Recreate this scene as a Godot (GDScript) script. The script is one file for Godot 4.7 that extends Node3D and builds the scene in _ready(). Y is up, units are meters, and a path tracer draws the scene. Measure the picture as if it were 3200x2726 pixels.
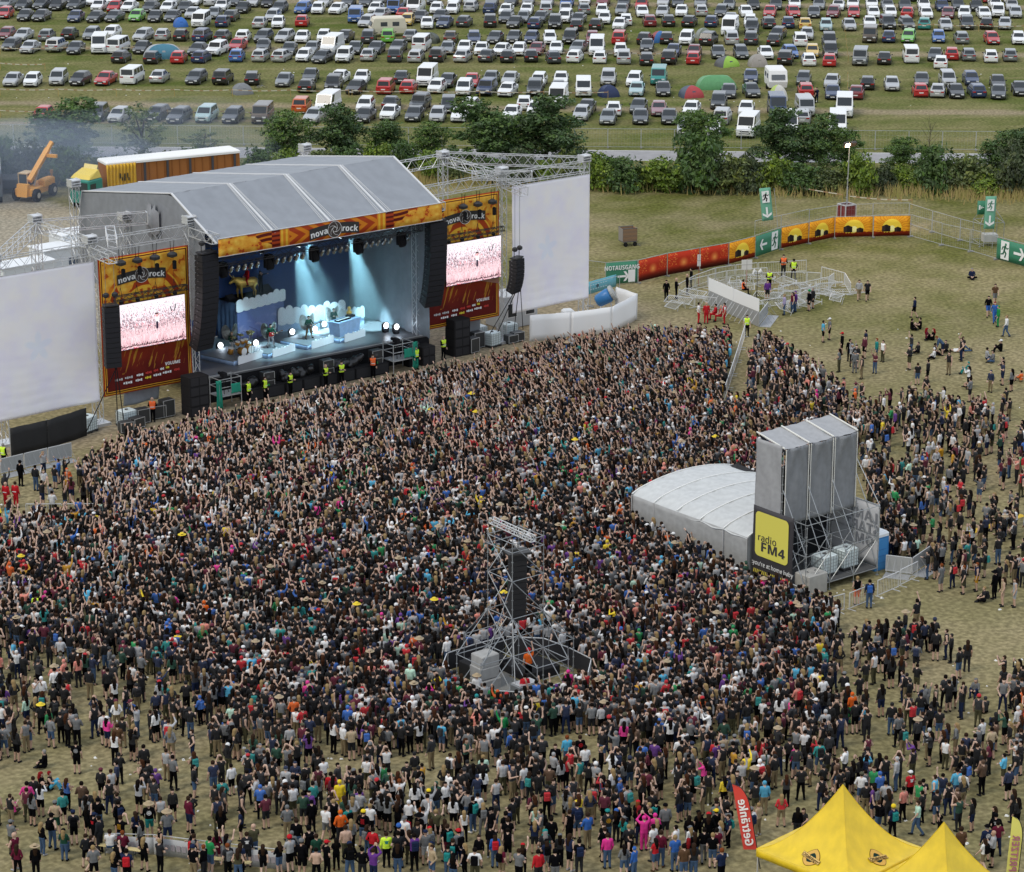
extends Node3D
# An open-air festival seen from high up: a stage under a grey roof,its crowd,and a field of parked cars behind. Metres,y up,camera over the origin.

var rng := RandomNumberGenerator.new()
var noise := FastNoiseLite.new()
var cell := FastNoiseLite.new()
var mats := {}
var taken := {}
const STAGE_AT := Vector3(-28.466,0.0,-179.14)
const STAGE_TURN := 0.67108

class G:   # collects triangles for one mesh
	var st := SurfaceTool.new()
	var n := 0
	func _init(smooth := false) -> void:
		st.begin(Mesh.PRIMITIVE_TRIANGLES)
		st.set_smooth_group(0 if smooth else -1)
	func v(p: Vector3,uv := Vector2.ZERO) -> void:
		st.set_uv(uv)
		st.add_vertex(p)
	func tri(a: Vector3,b: Vector3,c: Vector3,ua := Vector2.ZERO,ub := Vector2.ZERO,uc := Vector2.ZERO) -> void:
		v(a,ua); v(c,uc); v(b,ub)
		n += 1
	func quad(a: Vector3,b: Vector3,c: Vector3,d: Vector3,uv := false) -> void:
		if uv:
			tri(a,b,c,Vector2(0,1),Vector2(1,1),Vector2(1,0))
			tri(a,c,d,Vector2(0,1),Vector2(1,0),Vector2(0,0))
		else:
			tri(a,b,c)
			tri(a,c,d)
	func hull(p: Array) -> void:   # 8 corners: bottom ring 0-3,top ring 4-7,anticlockwise from above
		quad(p[3],p[2],p[1],p[0])
		quad(p[4],p[5],p[6],p[7])
		for i in 4:
			var j := (i + 1) % 4
			quad(p[i],p[j],p[j + 4],p[i + 4])
	func box(c: Vector3,s: Vector3,b := Basis.IDENTITY) -> void:
		var p := []
		for y in [-0.5,0.5]:
			for q in [[-0.5,0.5],[0.5,0.5],[0.5,-0.5],[-0.5,-0.5]]:
				p.append(c + b * Vector3(q[0] * s.x,y * s.y,q[1] * s.z))
		hull(p)
	func bevel(c: Vector3,s: Vector3,e: float,b := Basis.IDENTITY) -> void:   # a box whose upright and top edges are chamfered
		var rings := []
		for k in [[-0.5,0.0],[0.5,0.0],[0.5,1.0]]:
			var y: float = k[0] * s.y - (e if rings.size() == 1 else 0.0)
			var hx: float = s.x / 2 - k[1] * e
			var hz: float = s.z / 2 - k[1] * e
			var f := e * 0.7
			var r := []
			for q in [[-hx + f,hz],[hx - f,hz],[hx,hz - f],[hx,-hz + f],[hx - f,-hz],[-hx + f,-hz],[-hx,-hz + f],[-hx,hz - f]]:
				r.append(c + b * Vector3(q[0],y,q[1]))
			rings.append(r)
		loft(rings,true)
	func loft(rings: Array,caps := false) -> void:   # rings run anticlockwise seen from the end they climb to
		for k in rings.size() - 1:
			var m: int = rings[k].size()
			for i in m:
				var j := (i + 1) % m
				quad(rings[k][i],rings[k][j],rings[k + 1][j],rings[k + 1][i])
		if caps:
			fan(rings[-1],false)
			fan(rings[0],true)
	func fan(r: Array,flip: bool) -> void:
		for i in range(1,r.size() - 1):
			if flip: tri(r[0],r[i + 1],r[i])
			else: tri(r[0],r[i],r[i + 1])
	func bar(a: Vector3,b: Vector3,r: float,sides := 4,r2 := -1.0) -> void:
		var d := (b - a).normalized()
		var u := d.cross(Vector3.UP if absf(d.y) < 0.9 else Vector3.RIGHT).normalized()
		var w := u.cross(d)
		var ra := []
		var rb := []
		for i in sides:
			var t := TAU * (i + 0.5) / sides
			var o := u * cos(t) - w * sin(t)
			ra.append(a + o * r)
			rb.append(b + o * (r if r2 < 0 else r2))
		loft([ra,rb],true)
	func lathe(c: Vector3,prof: Array,sides: int,b := Basis.IDENTITY) -> void:   # prof: [radius,height] from the bottom up
		var rings := []
		for q in prof:
			var r := []
			for i in sides:
				var t := TAU * i / sides
				r.append(c + b * Vector3(cos(t) * q[0],q[1],-sin(t) * q[0]))
			rings.append(r)
		loft(rings,true)
	func truss(a: Vector3,b: Vector3,w: float,h: float,r := 0.03) -> void:   # four chords with zigzag braces; h is measured upward
		var d := (b - a).normalized()
		var up := Vector3.UP if absf(d.y) < 0.9 else Vector3.BACK
		var s := d.cross(up).normalized()
		up = s.cross(d)
		var k := [s * w / 2 - up * h / 2,s * w / 2 + up * h / 2,-s * w / 2 + up * h / 2,-s * w / 2 - up * h / 2]
		for o in k: bar(a + o,b + o,r)
		var m := maxi(2,roundi(a.distance_to(b) / (w * 1.15)))
		for i in m:
			var p := a.lerp(b,float(i) / m)
			var q := a.lerp(b,float(i + 1) / m)
			for e in 4:
				if i % 2: bar(p + k[e],q + k[(e + 1) % 4],r * 0.62,3)
				else: bar(p + k[(e + 1) % 4],q + k[e],r * 0.62,3)
		for e in 4:
			bar(a + k[e],a + k[(e + 1) % 4],r,3)
			bar(b + k[e],b + k[(e + 1) % 4],r,3)
	func done() -> ArrayMesh:
		st.generate_normals()
		return st.commit()

func mc(r: float,g: float,b: float,rough := 0.8,metal := 0.0) -> StandardMaterial3D:   # linear base colour
	var key := "%.3f %.3f %.3f %.2f %.2f" % [r,g,b,rough,metal]
	if not mats.has(key):
		var m := StandardMaterial3D.new()
		m.albedo_color = Color(r,g,b).linear_to_srgb()
		m.roughness = rough
		m.metallic = metal
		if rough >= 0.7: m.metallic_specular = 0.12
		mats[key] = m
	return mats[key]

func glow(r: float,g: float,b: float,e: float) -> StandardMaterial3D:
	var m := StandardMaterial3D.new()
	m.albedo_color = Color(0.5,0.5,0.5)
	m.emission_enabled = true
	m.emission = Color(r,g,b).linear_to_srgb()
	m.emission_energy_multiplier = e
	return m

func noise_tex(freq: float,octaves: int,lo: float,hi: float,kind := FastNoiseLite.TYPE_SIMPLEX_SMOOTH,side := 512) -> NoiseTexture2D:
	var f := FastNoiseLite.new()
	f.seed = 7
	f.noise_type = kind
	f.frequency = freq
	f.fractal_octaves = octaves
	var t := NoiseTexture2D.new()
	t.width = side
	t.height = side
	t.seamless = true
	t.noise = f
	var g := Gradient.new()
	g.set_color(0,Color(lo,lo,lo))
	g.set_color(1,Color(hi,hi,hi))
	t.color_ramp = g
	return t

func cloth(r: float,g: float,b: float,size := 3.0,rough := 0.85) -> StandardMaterial3D:   # a sheet with weave and soft uneven tone
	var m := StandardMaterial3D.new()
	m.albedo_color = Color(r,g,b).linear_to_srgb()
	m.roughness = rough
	m.albedo_texture = cloth_tex
	m.uv1_triplanar = true
	m.uv1_scale = Vector3.ONE / maxf(size,2.5)
	return m

var cloth_tex: NoiseTexture2D

func W(x: float,z: float) -> Vector3:   # a point on the ground
	return Vector3(x,0,z)

func numbered(called: String) -> String:
	if not taken.has(called):
		taken[called] = 0
		return called
	taken[called] += 1
	return "%s_%03d" % [called,taken[called]]

func obj(called: String,mesh: Mesh,m: Material,parent: Node3D = self) -> MeshInstance3D:
	var o := MeshInstance3D.new()
	o.name = numbered(called) if parent == self else called
	o.mesh = mesh
	if m: o.material_override = m
	parent.add_child(o,true)
	return o

func tag(o: Node3D,label: String,category: String,group := "") -> Node3D:
	o.set_meta("label",label)
	o.set_meta("category",category)
	if group: o.set_meta("group",group)
	return o

func thing(called: String,label: String,category: String,at := Vector3.ZERO,turn := 0.0,group := "") -> Node3D:
	var o := Node3D.new()
	o.name = numbered(called)
	add_child(o)
	o.position = at
	o.rotation.y = turn
	return tag(o,label,category,group)

func struct(called: String,mesh: Mesh,m: Material) -> MeshInstance3D:
	var o := obj(called,mesh,m)
	o.set_meta("kind","structure")
	return o

func st(s: float,h: float,b: float) -> Vector3:   # along the stage front,up,and back from it
	return STAGE_AT + Basis(Vector3.UP,STAGE_TURN) * Vector3(s,h,-b)

func on_stage(called: String,label: String,category: String,s := 0.0,h := 0.0,b := 0.0,turn := 0.0,group := "") -> Node3D:   # its own axes: x along the front,z towards the crowd
	return thing(called,label,category,st(s,h,b),STAGE_TURN + turn,group)

func dup(o: Node3D,at: Vector3,turn: float,label: String,called := "") -> Node3D:
	var r: Node3D = o.duplicate()
	r.name = numbered(called if called else String(o.name).rstrip("0123456789_"))
	add_child(r)
	r.position = at
	r.rotation.y = turn
	r.set_meta("label",label)
	return r

func letters(text: String,height: float,m: Material,parent: Node3D,at: Vector3,b := Basis.IDENTITY,called := "lettering",weight := 700,wide := 1.0) -> MeshInstance3D:
	var f := SystemFont.new()
	f.font_names = PackedStringArray(["Droid Sans"])
	f.font_weight = weight
	f.font_italic = weight == 900
	var t := TextMesh.new()
	t.font = f
	t.text = text
	t.font_size = 64
	t.pixel_size = height / 46.0
	t.depth = 0.02
	var o := obj(called,t,m,parent)
	o.transform = Transform3D(b * Basis.from_scale(Vector3(wide,1,1)),at)
	return o

func _ready() -> void:
	rng.seed = 20160610
	noise.seed = 11
	noise.frequency = 0.05
	cell.seed = 5
	cell.noise_type = FastNoiseLite.TYPE_CELLULAR
	cell.frequency = 0.06
	set_view()
	cloth_tex = noise_tex(0.008,3,0.90,1.0)
	make_ground()
	make_road_and_fences()
	make_stage()
	make_stage_cloths()
	make_stage_set()
	make_pit()
	make_backstage()
	make_tower_and_tent()
	make_delay_tower()
	make_exit_fence()
	make_field_things()
	make_front_tents()
	make_trees()
	make_cars()
	make_camp()
	make_people()

func set_view() -> void:
	var cam := Camera3D.new()
	cam.name = "camera"
	cam.position = Vector3(0,54,0)
	cam.rotation_degrees.x = -17.0
	cam.fov = 18.44
	cam.near = 1.0
	cam.far = 6000.0
	add_child(cam)
	cam.current = true
	var sky := ProceduralSkyMaterial.new()
	sky.sky_top_color = Color(0.80,0.84,0.90)
	sky.sky_horizon_color = Color(0.86,0.88,0.90)
	sky.sky_curve = 0.2
	sky.ground_bottom_color = Color(0.35,0.34,0.28)
	sky.ground_horizon_color = Color(0.6,0.6,0.58)
	sky.sky_energy_multiplier = 1.0
	var e := Environment.new()
	e.background_mode = Environment.BG_SKY
	e.sky = Sky.new()
	e.sky.sky_material = sky
	e.tonemap_mode = Environment.TONE_MAPPER_LINEAR
	e.tonemap_exposure = 1.34
	e.sdfgi_enabled = true
	e.ssao_enabled = true
	e.ssil_enabled = true
	e.volumetric_fog_enabled = true
	e.volumetric_fog_density = 0.0
	var w := WorldEnvironment.new()
	w.name = "world_environment"
	w.environment = e
	add_child(w)
	var sun := DirectionalLight3D.new()
	sun.name = "sun"
	sun.light_color = Color(1.0,0.97,0.92)
	sun.light_energy = 0.4
	sun.light_angular_distance = 20.0
	sun.shadow_enabled = true
	sun.rotation_degrees = Vector3(-52,-50,0)
	add_child(sun)

func near_line(p: Vector2,a: Vector2,b: Vector2) -> float:
	return p.distance_to(Geometry2D.get_closest_point_to_segment(p,a,b))

func make_ground() -> void:
	var far := PlaneMesh.new()
	far.size = Vector2(5000,5000)
	var o := struct("outer_ground",far,mc(0.16,0.16,0.06,1.0))
	o.position = Vector3(0,-0.05,-1500)
	var nx := 170
	var nz := 300
	var x0 := -95.0
	var z0 := -432.0
	var dx := 190.0 / nx
	var dz := 335.0 / nz
	var vs := PackedVector3Array()
	var cs := PackedColorArray()
	var ns := PackedVector3Array()
	var ix := PackedInt32Array()
	var straw := Color(0.40,0.340,0.180)
	var olive := Color(0.170,0.180,0.050)
	var green := Color(0.135,0.175,0.042)
	var soil := Color(0.45,0.365,0.25)
	var gravel := Color(0.60,0.56,0.49)
	var tracks := [[Vector2(-59.16,-308.28),Vector2(57.98,-301.82),1.7],[Vector2(-66.82,-350.32),Vector2(65.61,-343.66),1.9],[Vector2(-32.66,-393.36),Vector2(73.62,-387.68),2.2],[Vector2(-56.82,-295.41),Vector2(-14.32,-297.98),0.8]]
	var s0 := STAGE_AT
	for j in nz + 1:
		for i in nx + 1:
			var p := Vector3(x0 + i * dx,0,z0 + j * dz)
			var q := Vector2(p.x,p.z)
			var big := noise.get_noise_2d(p.x * 0.8,p.z * 0.8) * 0.5 + 0.5
			var mid := noise.get_noise_2d(p.x * 3.1 + 90,p.z * 3.1) * 0.5 + 0.5
			var fine := noise.get_noise_2d(p.x * 11 + 40,p.z * 11) * 0.5 + 0.5
			var t := clampf(big * 1.5 + mid * 1.0 + fine * 0.6 - 1.05,0,1)
			var c: Color
			if p.z < -262:
				c = green.lerp(straw,t * 0.62)
				c = c.lerp(olive,clampf((p.z + 300) / 30.0,0,1) * 0.4)
				for k in tracks:
					var d := near_line(q,k[0],k[1])
					c = c.lerp(soil,clampf(1.35 - d / k[2] + (mid - 0.5) * 1.1,0,0.8))
				var stripe := absf(fposmod(p.z + p.x * 0.07,13.0) - 6.5)
				c = c.lerp(straw,clampf(0.5 - absf(stripe - 3.2) * 0.5,0,0.35) * (0.5 + fine))
			else:
				c = olive.lerp(straw,t)
				var loc := Basis(Vector3.UP,-STAGE_TURN) * (p - s0)
				var front := loc.z
				var crowd := clampf((p.z + 212) / 12.0,0,1)   # trodden where people stand
				c = c.lerp(straw.lerp(soil,0.35),crowd * 0.55)
				if loc.x < 11 and front < 0.5:   # the yard round and behind the stage
					var e := clampf((0.5 - front) / 2.0 + (mid - 0.5),0,1) * clampf((11 - loc.x) / 4.0,0,1)
					c = c.lerp(gravel,e * clampf((p.z + 262) / -3.0 + 3.0,0,1))
				elif loc.x < 34 and front < 1:
					c = c.lerp(gravel.lerp(soil,0.4),0.8)
				var pit := 1.0 - clampf((Vector2(loc.x - 40,(loc.z + 4) * 1.3).length() - 9.0) / 9.0,0,1)
				var apron := clampf(1.2 - absf(front - 1.0) / 4.0,0,1) * clampf((46 - loc.x) / 6.0,0,1)
				c = c.lerp(soil,clampf(maxf(pit,apron) * 0.9 + (mid - 0.5) * 0.5,0,0.85))
				c = c.lerp(soil,clampf(0.5 - absf(p.z + 246.0 - p.x * 0.08) / 9.0,0,1) * mid)
			vs.append(p)
			cs.append(c)
			ns.append(Vector3.UP)
	for j in nz:
		for i in nx:
			var a := j * (nx + 1) + i
			ix.append_array([a,a + 1,a + nx + 1,a + 1,a + nx + 2,a + nx + 1])
	var arr := []
	arr.resize(Mesh.ARRAY_MAX)
	arr[Mesh.ARRAY_VERTEX] = vs
	arr[Mesh.ARRAY_NORMAL] = ns
	arr[Mesh.ARRAY_COLOR] = cs
	arr[Mesh.ARRAY_INDEX] = ix
	var me := ArrayMesh.new()
	me.add_surface_from_arrays(Mesh.PRIMITIVE_TRIANGLES,arr)
	var m := StandardMaterial3D.new()
	m.vertex_color_use_as_albedo = true
	m.roughness = 1.0
	m.metallic_specular = 0.1
	m.albedo_texture = noise_tex(0.035,5,0.62,1.0,FastNoiseLite.TYPE_SIMPLEX_SMOOTH,1024)
	m.uv1_triplanar = true
	m.uv1_world_triplanar = true
	m.uv1_scale = Vector3.ONE / 17.0
	struct("ground",me,m)

func ribbon(pts: Array,w: float,y: float) -> ArrayMesh:
	var g := G.new()
	for k in pts.size() - 1:
		var a: Vector3 = pts[k]
		var b: Vector3 = pts[k + 1]
		var s := (b - a).cross(Vector3.UP).normalized() * w / 2
		var u := Vector3.UP * y
		g.quad(a - s + u,a + s + u,b + s + u,b - s + u)
	return g.done()

func make_road_and_fences() -> void:
	var asphalt := StandardMaterial3D.new()
	asphalt.albedo_color = Color(0.60,0.595,0.60)
	asphalt.roughness = 0.9
	asphalt.albedo_texture = cloth_tex
	asphalt.uv1_triplanar = true
	asphalt.uv1_scale = Vector3.ONE / 9.0
	struct("road",ribbon([W(-64.05,-279.58),W(-30.23,-278.53),W(6.69,-277.13),W(62.92,-274.38)],5.6,0.006),asphalt)
	var edge := mc(0.7,0.7,0.68,0.8)
	for k in [-1,1]:
		var off := Vector3(0,0,k * 2.55)
		struct("road_edge_line",ribbon([W(-64.05,-279.58) + off,W(-30.23,-278.53) + off,W(6.69,-277.13) + off,W(62.92,-274.38) + off],0.12,0.010),edge)
	# the mesh fence along the road,panel by panel
	var a: Vector3 = W(-56.74,-283.71)
	var b: Vector3 = W(55.89,-279.23)
	var count := int(a.distance_to(b) / 3.5)
	for i in count:
		var p := a.lerp(b,float(i) / count)
		var q := a.lerp(b,float(i + 1) / count)
		fence_panel(p,q,2.05,"grey mesh fence panel %s along the road below the car park" % ordinal(i + 1),"mesh fence panels along the road")

var fence_protos := {}

func fence_panel(p: Vector3,q: Vector3,h: float,label: String,group: String) -> Node3D:
	var w := p.distance_to(q)
	var turn := atan2(-(q - p).z,(q - p).x)
	var key := "%.1f %.1f" % [w,h]
	if fence_protos.has(key):
		return dup(fence_protos[key],p,turn,label)
	var t := thing("mesh_fence_panel",label,"fence panel",p,turn,group)
	var galv := mc(0.46,0.48,0.50,0.45,0.4)
	var g := G.new()
	g.bar(Vector3(0.03,h,0),Vector3(w - 0.03,h,0),0.024)
	obj("rail",g.done(),galv,t)
	g = G.new()
	g.bar(Vector3(0.03,0.12,0),Vector3(w - 0.03,0.12,0),0.024)
	obj("rail",g.done(),galv,t)
	for x in [0.03,w - 0.03]:
		g = G.new()
		g.bar(Vector3(x,0.0,0),Vector3(x,h,0),0.024)
		obj("post",g.done(),galv,t)
	g = G.new()
	for k in range(1,12): g.bar(Vector3(w * k / 12,0.12,0),Vector3(w * k / 12,h,0),0.004,3)
	for k in range(1,4): g.bar(Vector3(0,h * k / 4,0),Vector3(w,h * k / 4,0),0.004,3)
	obj("wire_mesh",g.done(),galv,t)
	g = G.new()
	g.bevel(Vector3(0.03,0.06,0),Vector3(0.22,0.12,0.6),0.03)
	obj("foot",g.done(),mc(0.22,0.22,0.21,0.9),t)
	fence_protos[key] = t
	return t

const ORD := ["zeroth","first","second","third","fourth","fifth","sixth","seventh","eighth","ninth","tenth","eleventh","twelfth","thirteenth","fourteenth","fifteenth","sixteenth","seventeenth","eighteenth","nineteenth"]
const TENS := ["","","twenty","thirty","forty","fifty","sixty","seventy","eighty","ninety"]
const TENTH := ["","","twentieth","thirtieth","fortieth","fiftieth","sixtieth","seventieth","eightieth","ninetieth"]

func ordinal(n: int) -> String:
	if n >= 100: return "hundredth" if n == 100 else "hundred-" + ordinal(n - 100)
	if n < 20: return ORD[n]
	return TENTH[n / 10] if n % 10 == 0 else TENS[n / 10] + "-" + ORD[n % 10]

const ROOF_S := [8.0,12.85,17.7,22.5,27.4]

func roof_profile(k: int) -> Array:   # [back,height] from the front eave over the knee to the rear
	var up := 0.07 * k
	return [Vector2(-2.75,12.3 + up),Vector2(3.0,14.9 + up),Vector2(15.7,13.0 + up),Vector2(16.4,10.6 + up)]

func make_stage() -> void:
	var t := on_stage("concert_stage","large festival stage with grey segmented roof, steel towers and raised black floor","stage")
	var steel := mc(0.62,0.63,0.64,0.42,0.5)
	var sheet := cloth(0.265,0.285,0.315,6.0,0.6)
	var piping := mc(0.60,0.61,0.62,0.6)
	# roof: four bays of sheet between ribs
	for k in 4:
		var g := G.new(true)
		var a := roof_profile(k)
		var b := roof_profile(k + 1)
		var cols := 18
		for e in 3:
			var rows := [12,16,3][e] as int
			for r in rows:
				for c in cols:
					var p := []
					for q in [[c,r],[c + 1,r],[c + 1,r + 1],[c,r + 1]]:
						var u := float(q[0]) / cols
						var w := float(q[1]) / rows
						var f: Vector2 = a[e].lerp(a[e + 1],w).lerp(b[e].lerp(b[e + 1],w),u)
						var sag := 0.10 * sin(PI * u) * sin(PI * clampf(w,0.0,1.0)) + 0.03 * noise.get_noise_2d(u * 50 + k * 99,w * 120) + 0.012 * sin(u * 38.0 + w * 5.0) * sin(PI * u)
						p.append(Vector3(lerpf(ROOF_S[k],ROOF_S[k + 1],u),f.y - sag,-f.x))
					g.quad(p[0],p[1],p[2],p[3])
		obj("roof_sheet",g.done(),sheet,t)
	for k in 5:
		var g := G.new()
		var a := roof_profile(k)
		for e in 3:
			var p := Vector3(ROOF_S[k],a[e].y + 0.02,-a[e].x)
			var q := Vector3(ROOF_S[k],a[e + 1].y + 0.02,-a[e + 1].x)
			g.box((p + q) / 2,Vector3(0.15,0.08,p.distance_to(q) + 0.05),Basis.looking_at(q - p,Vector3.UP))
			if k in [1,2,3] and e == 0:
				for d in [-0.55,-0.38,0.38,0.55]:
					g.bar(p + Vector3(d,0.0,0),q + Vector3(d * 0.4,0.02,0),0.016,3)
		obj("roof_rib",g.done(),piping,t)
	# gable ends and rear: hanging sheets
	for k in [0,4]:
		var g := G.new(true)
		var a := roof_profile(k)
		var s: float = ROOF_S[k] + (-0.05 if k == 0 else 0.05)
		var low := 6.2 if k == 0 else 2.0
		var cols := 26
		for c in cols:
			var strip := []
			for u in [float(c) / cols,float(c + 1) / cols]:
				var b := lerpf(a[0].x + 1.4,a[3].x,u)
				var top := 0.0
				for e in 3:
					if b >= a[e].x and b <= a[e + 1].x + 0.01: top = lerpf(a[e].y,a[e + 1].y,(b - a[e].x) / (a[e + 1].x - a[e].x))
				for w in 7:
					strip.append(Vector3(s + 0.12 * sin(b * 2.1 + w * 0.4) * w / 6.0,lerpf(top - 0.08,low,w / 6.0),-b))
			for w in 6:
				g.quad(strip[w],strip[w + 1],strip[w + 8],strip[w + 7])
		obj("gable_sheet",g.done(),cloth(0.24,0.255,0.28,4.0,0.6),t)
	# the sheet bunched up at the open back corner
	var bun := G.new(true)
	for i in 10:
		for j in 6:
			var p := []
			for q in [[i,j],[i + 1,j],[i + 1,j + 1],[i,j + 1]]:
				var u: float = q[0] / 10.0
				var w: float = q[1] / 6.0
				p.append(Vector3(7.75 - 0.35 * sin(u * PI) * sin(w * PI) + 0.10 * sin(u * 21),13.6 - w * 2.1 - 0.3 * sin(u * 14 + w * 3),-(4.4 + u * 1.7)))
			bun.quad(p[0],p[1],p[2],p[3])
	obj("gathered_sheet",bun.done(),cloth(0.26,0.27,0.29,1.2,0.6),t)
	# towers
	for q in [[-0.15,-0.4,12.9],[7.8,-0.4,13.2],[27.55,-0.4,12.4],[35.65,-0.4,13.2],[43.7,-0.2,13.2],[-7.6,-0.2,12.7],[-0.5,-7.4,13.2],[36.0,-8.3,13.2],[7.6,-9.0,12.0],[28.0,-9.0,12.0],[7.3,-15.7,13.4],[28.0,-15.7,13.6]]:
		var g := G.new()
		g.truss(Vector3(q[0],0,q[1]),Vector3(q[0],q[2],q[1]),0.55,0.55,0.032)
		obj("tower",g.done(),steel,t).set_meta("kind","stuff")
		g = G.new()
		for w in 3: g.box(Vector3(q[0],q[2] + 0.12 + w * 0.2,q[1]),Vector3(0.8,0.07,0.8))
		for w in [-0.36,0.36]: g.box(Vector3(q[0] + w,q[2] + 0.32,q[1]),Vector3(0.05,0.6,0.7))
		obj("tower_head",g.done(),steel,t)
		g = G.new()
		g.box(Vector3(q[0],0.1,q[1]),Vector3(1.3,0.2,1.3))
		obj("tower_foot",g.done(),steel,t)
	# horizontal trusses of the two wings
	for q in [[-7.9,12.55,0.0,-0.15,12.55,-0.4],[-0.15,12.7,-0.4,8.2,12.75,-0.4],[27.2,12.75,-0.4,35.65,12.9,-0.4],[35.65,12.85,-0.4,44.0,12.85,-0.2],
			[-0.15,12.95,-0.4,-0.5,12.95,-7.4],[-0.5,12.95,-7.4,-7.9,12.5,0.0],[-0.5,12.9,-7.4,7.2,12.9,-5.2],[35.65,13.0,-0.4,36.0,13.1,-8.3],[36.0,13.25,-8.3,44.0,13.1,-0.4],[36.0,13.1,-8.3,28.2,13.1,-7.6],
			[-0.15,12.5,0.0,-0.2,12.4,2.7],[7.8,12.75,0.0,8.0,12.6,2.7],[27.55,12.5,0.0,27.6,12.3,2.7],[35.65,12.6,0.0,35.4,12.4,2.7],[33.2,13.35,-0.9,37.0,13.3,1.6],[0.3,13.25,1.9,1.9,13.4,-1.2]]:
		var g := G.new()
		g.truss(Vector3(q[0],q[1],q[2]),Vector3(q[3],q[4],q[5]),0.62,0.85 if absf(q[5] - q[2]) < 9 and absf(q[3] - q[0]) > 5 else 0.62,0.032)
		obj("truss",g.done(),steel,t).set_meta("kind","stuff")
	# floor,its skirt and the framing below
	var black := mc(0.018,0.018,0.020,0.75)
	var g := G.new()
	g.bevel(Vector3(18.1,1.86,-4.75),Vector3(20.6,0.18,9.5),0.03)
	var deck := obj("stage_floor",g.done(),mc(0.115,0.115,0.12,0.38),t)
	g = G.new()
	g.box(Vector3(18.1,1.93,0.03),Vector3(20.6,0.05,0.05))
	obj("floor_edge",g.done(),mc(0.4,0.4,0.4,0.5),deck)
	g = G.new()
	g.box(Vector3(18.1,0.88,-0.12),Vector3(20.6,1.75,0.06))
	obj("stage_skirt",g.done(),black,t)
	for k in 10:
		g = G.new()
		g.box(Vector3(9.2 + k * 2.0,0.88,-0.07),Vector3(0.05,1.75,0.05))
		obj("skirt_batten",g.done(),mc(0.03,0.03,0.03),t)
	# cross truss for the lamps under the roof
	for q in [[8.6,10.35,0.6,27.2,10.45,0.6],[8.6,10.6,-4.2,27.2,10.7,-4.2],[8.6,11.2,-8.6,27.2,11.2,-8.6]]:
		g = G.new()
		g.truss(Vector3(q[0],q[1],q[2]),Vector3(q[3],q[4],q[5]),0.5,0.5,0.028)
		obj("lamp_truss",g.done(),mc(0.05,0.05,0.055,0.5,0.3),t).set_meta("kind","stuff")
	# dark soffit behind the header and side masking
	g = G.new()
	g.box(Vector3(27.9,6.4,-4.9),Vector3(0.08,9.0,8.4))
	obj("side_masking",g.done(),mc(0.012,0.016,0.022,0.9),t)
	g = G.new()
	g.box(Vector3(8.3,6.4,-5.6),Vector3(0.08,9.0,7.4))
	obj("side_masking",g.done(),mc(0.03,0.034,0.05,0.9),t)
	# pipes against the right side masking
	g = G.new()
	g.bar(Vector3(27.7,8.0,-1.0),Vector3(27.7,8.0,-8.0),0.04)
	g.bar(Vector3(27.7,5.4,-1.0),Vector3(27.7,5.6,-8.0),0.04)
	obj("masking_rail",g.done(),mc(0.25,0.27,0.30,0.5,0.3),t)

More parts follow.
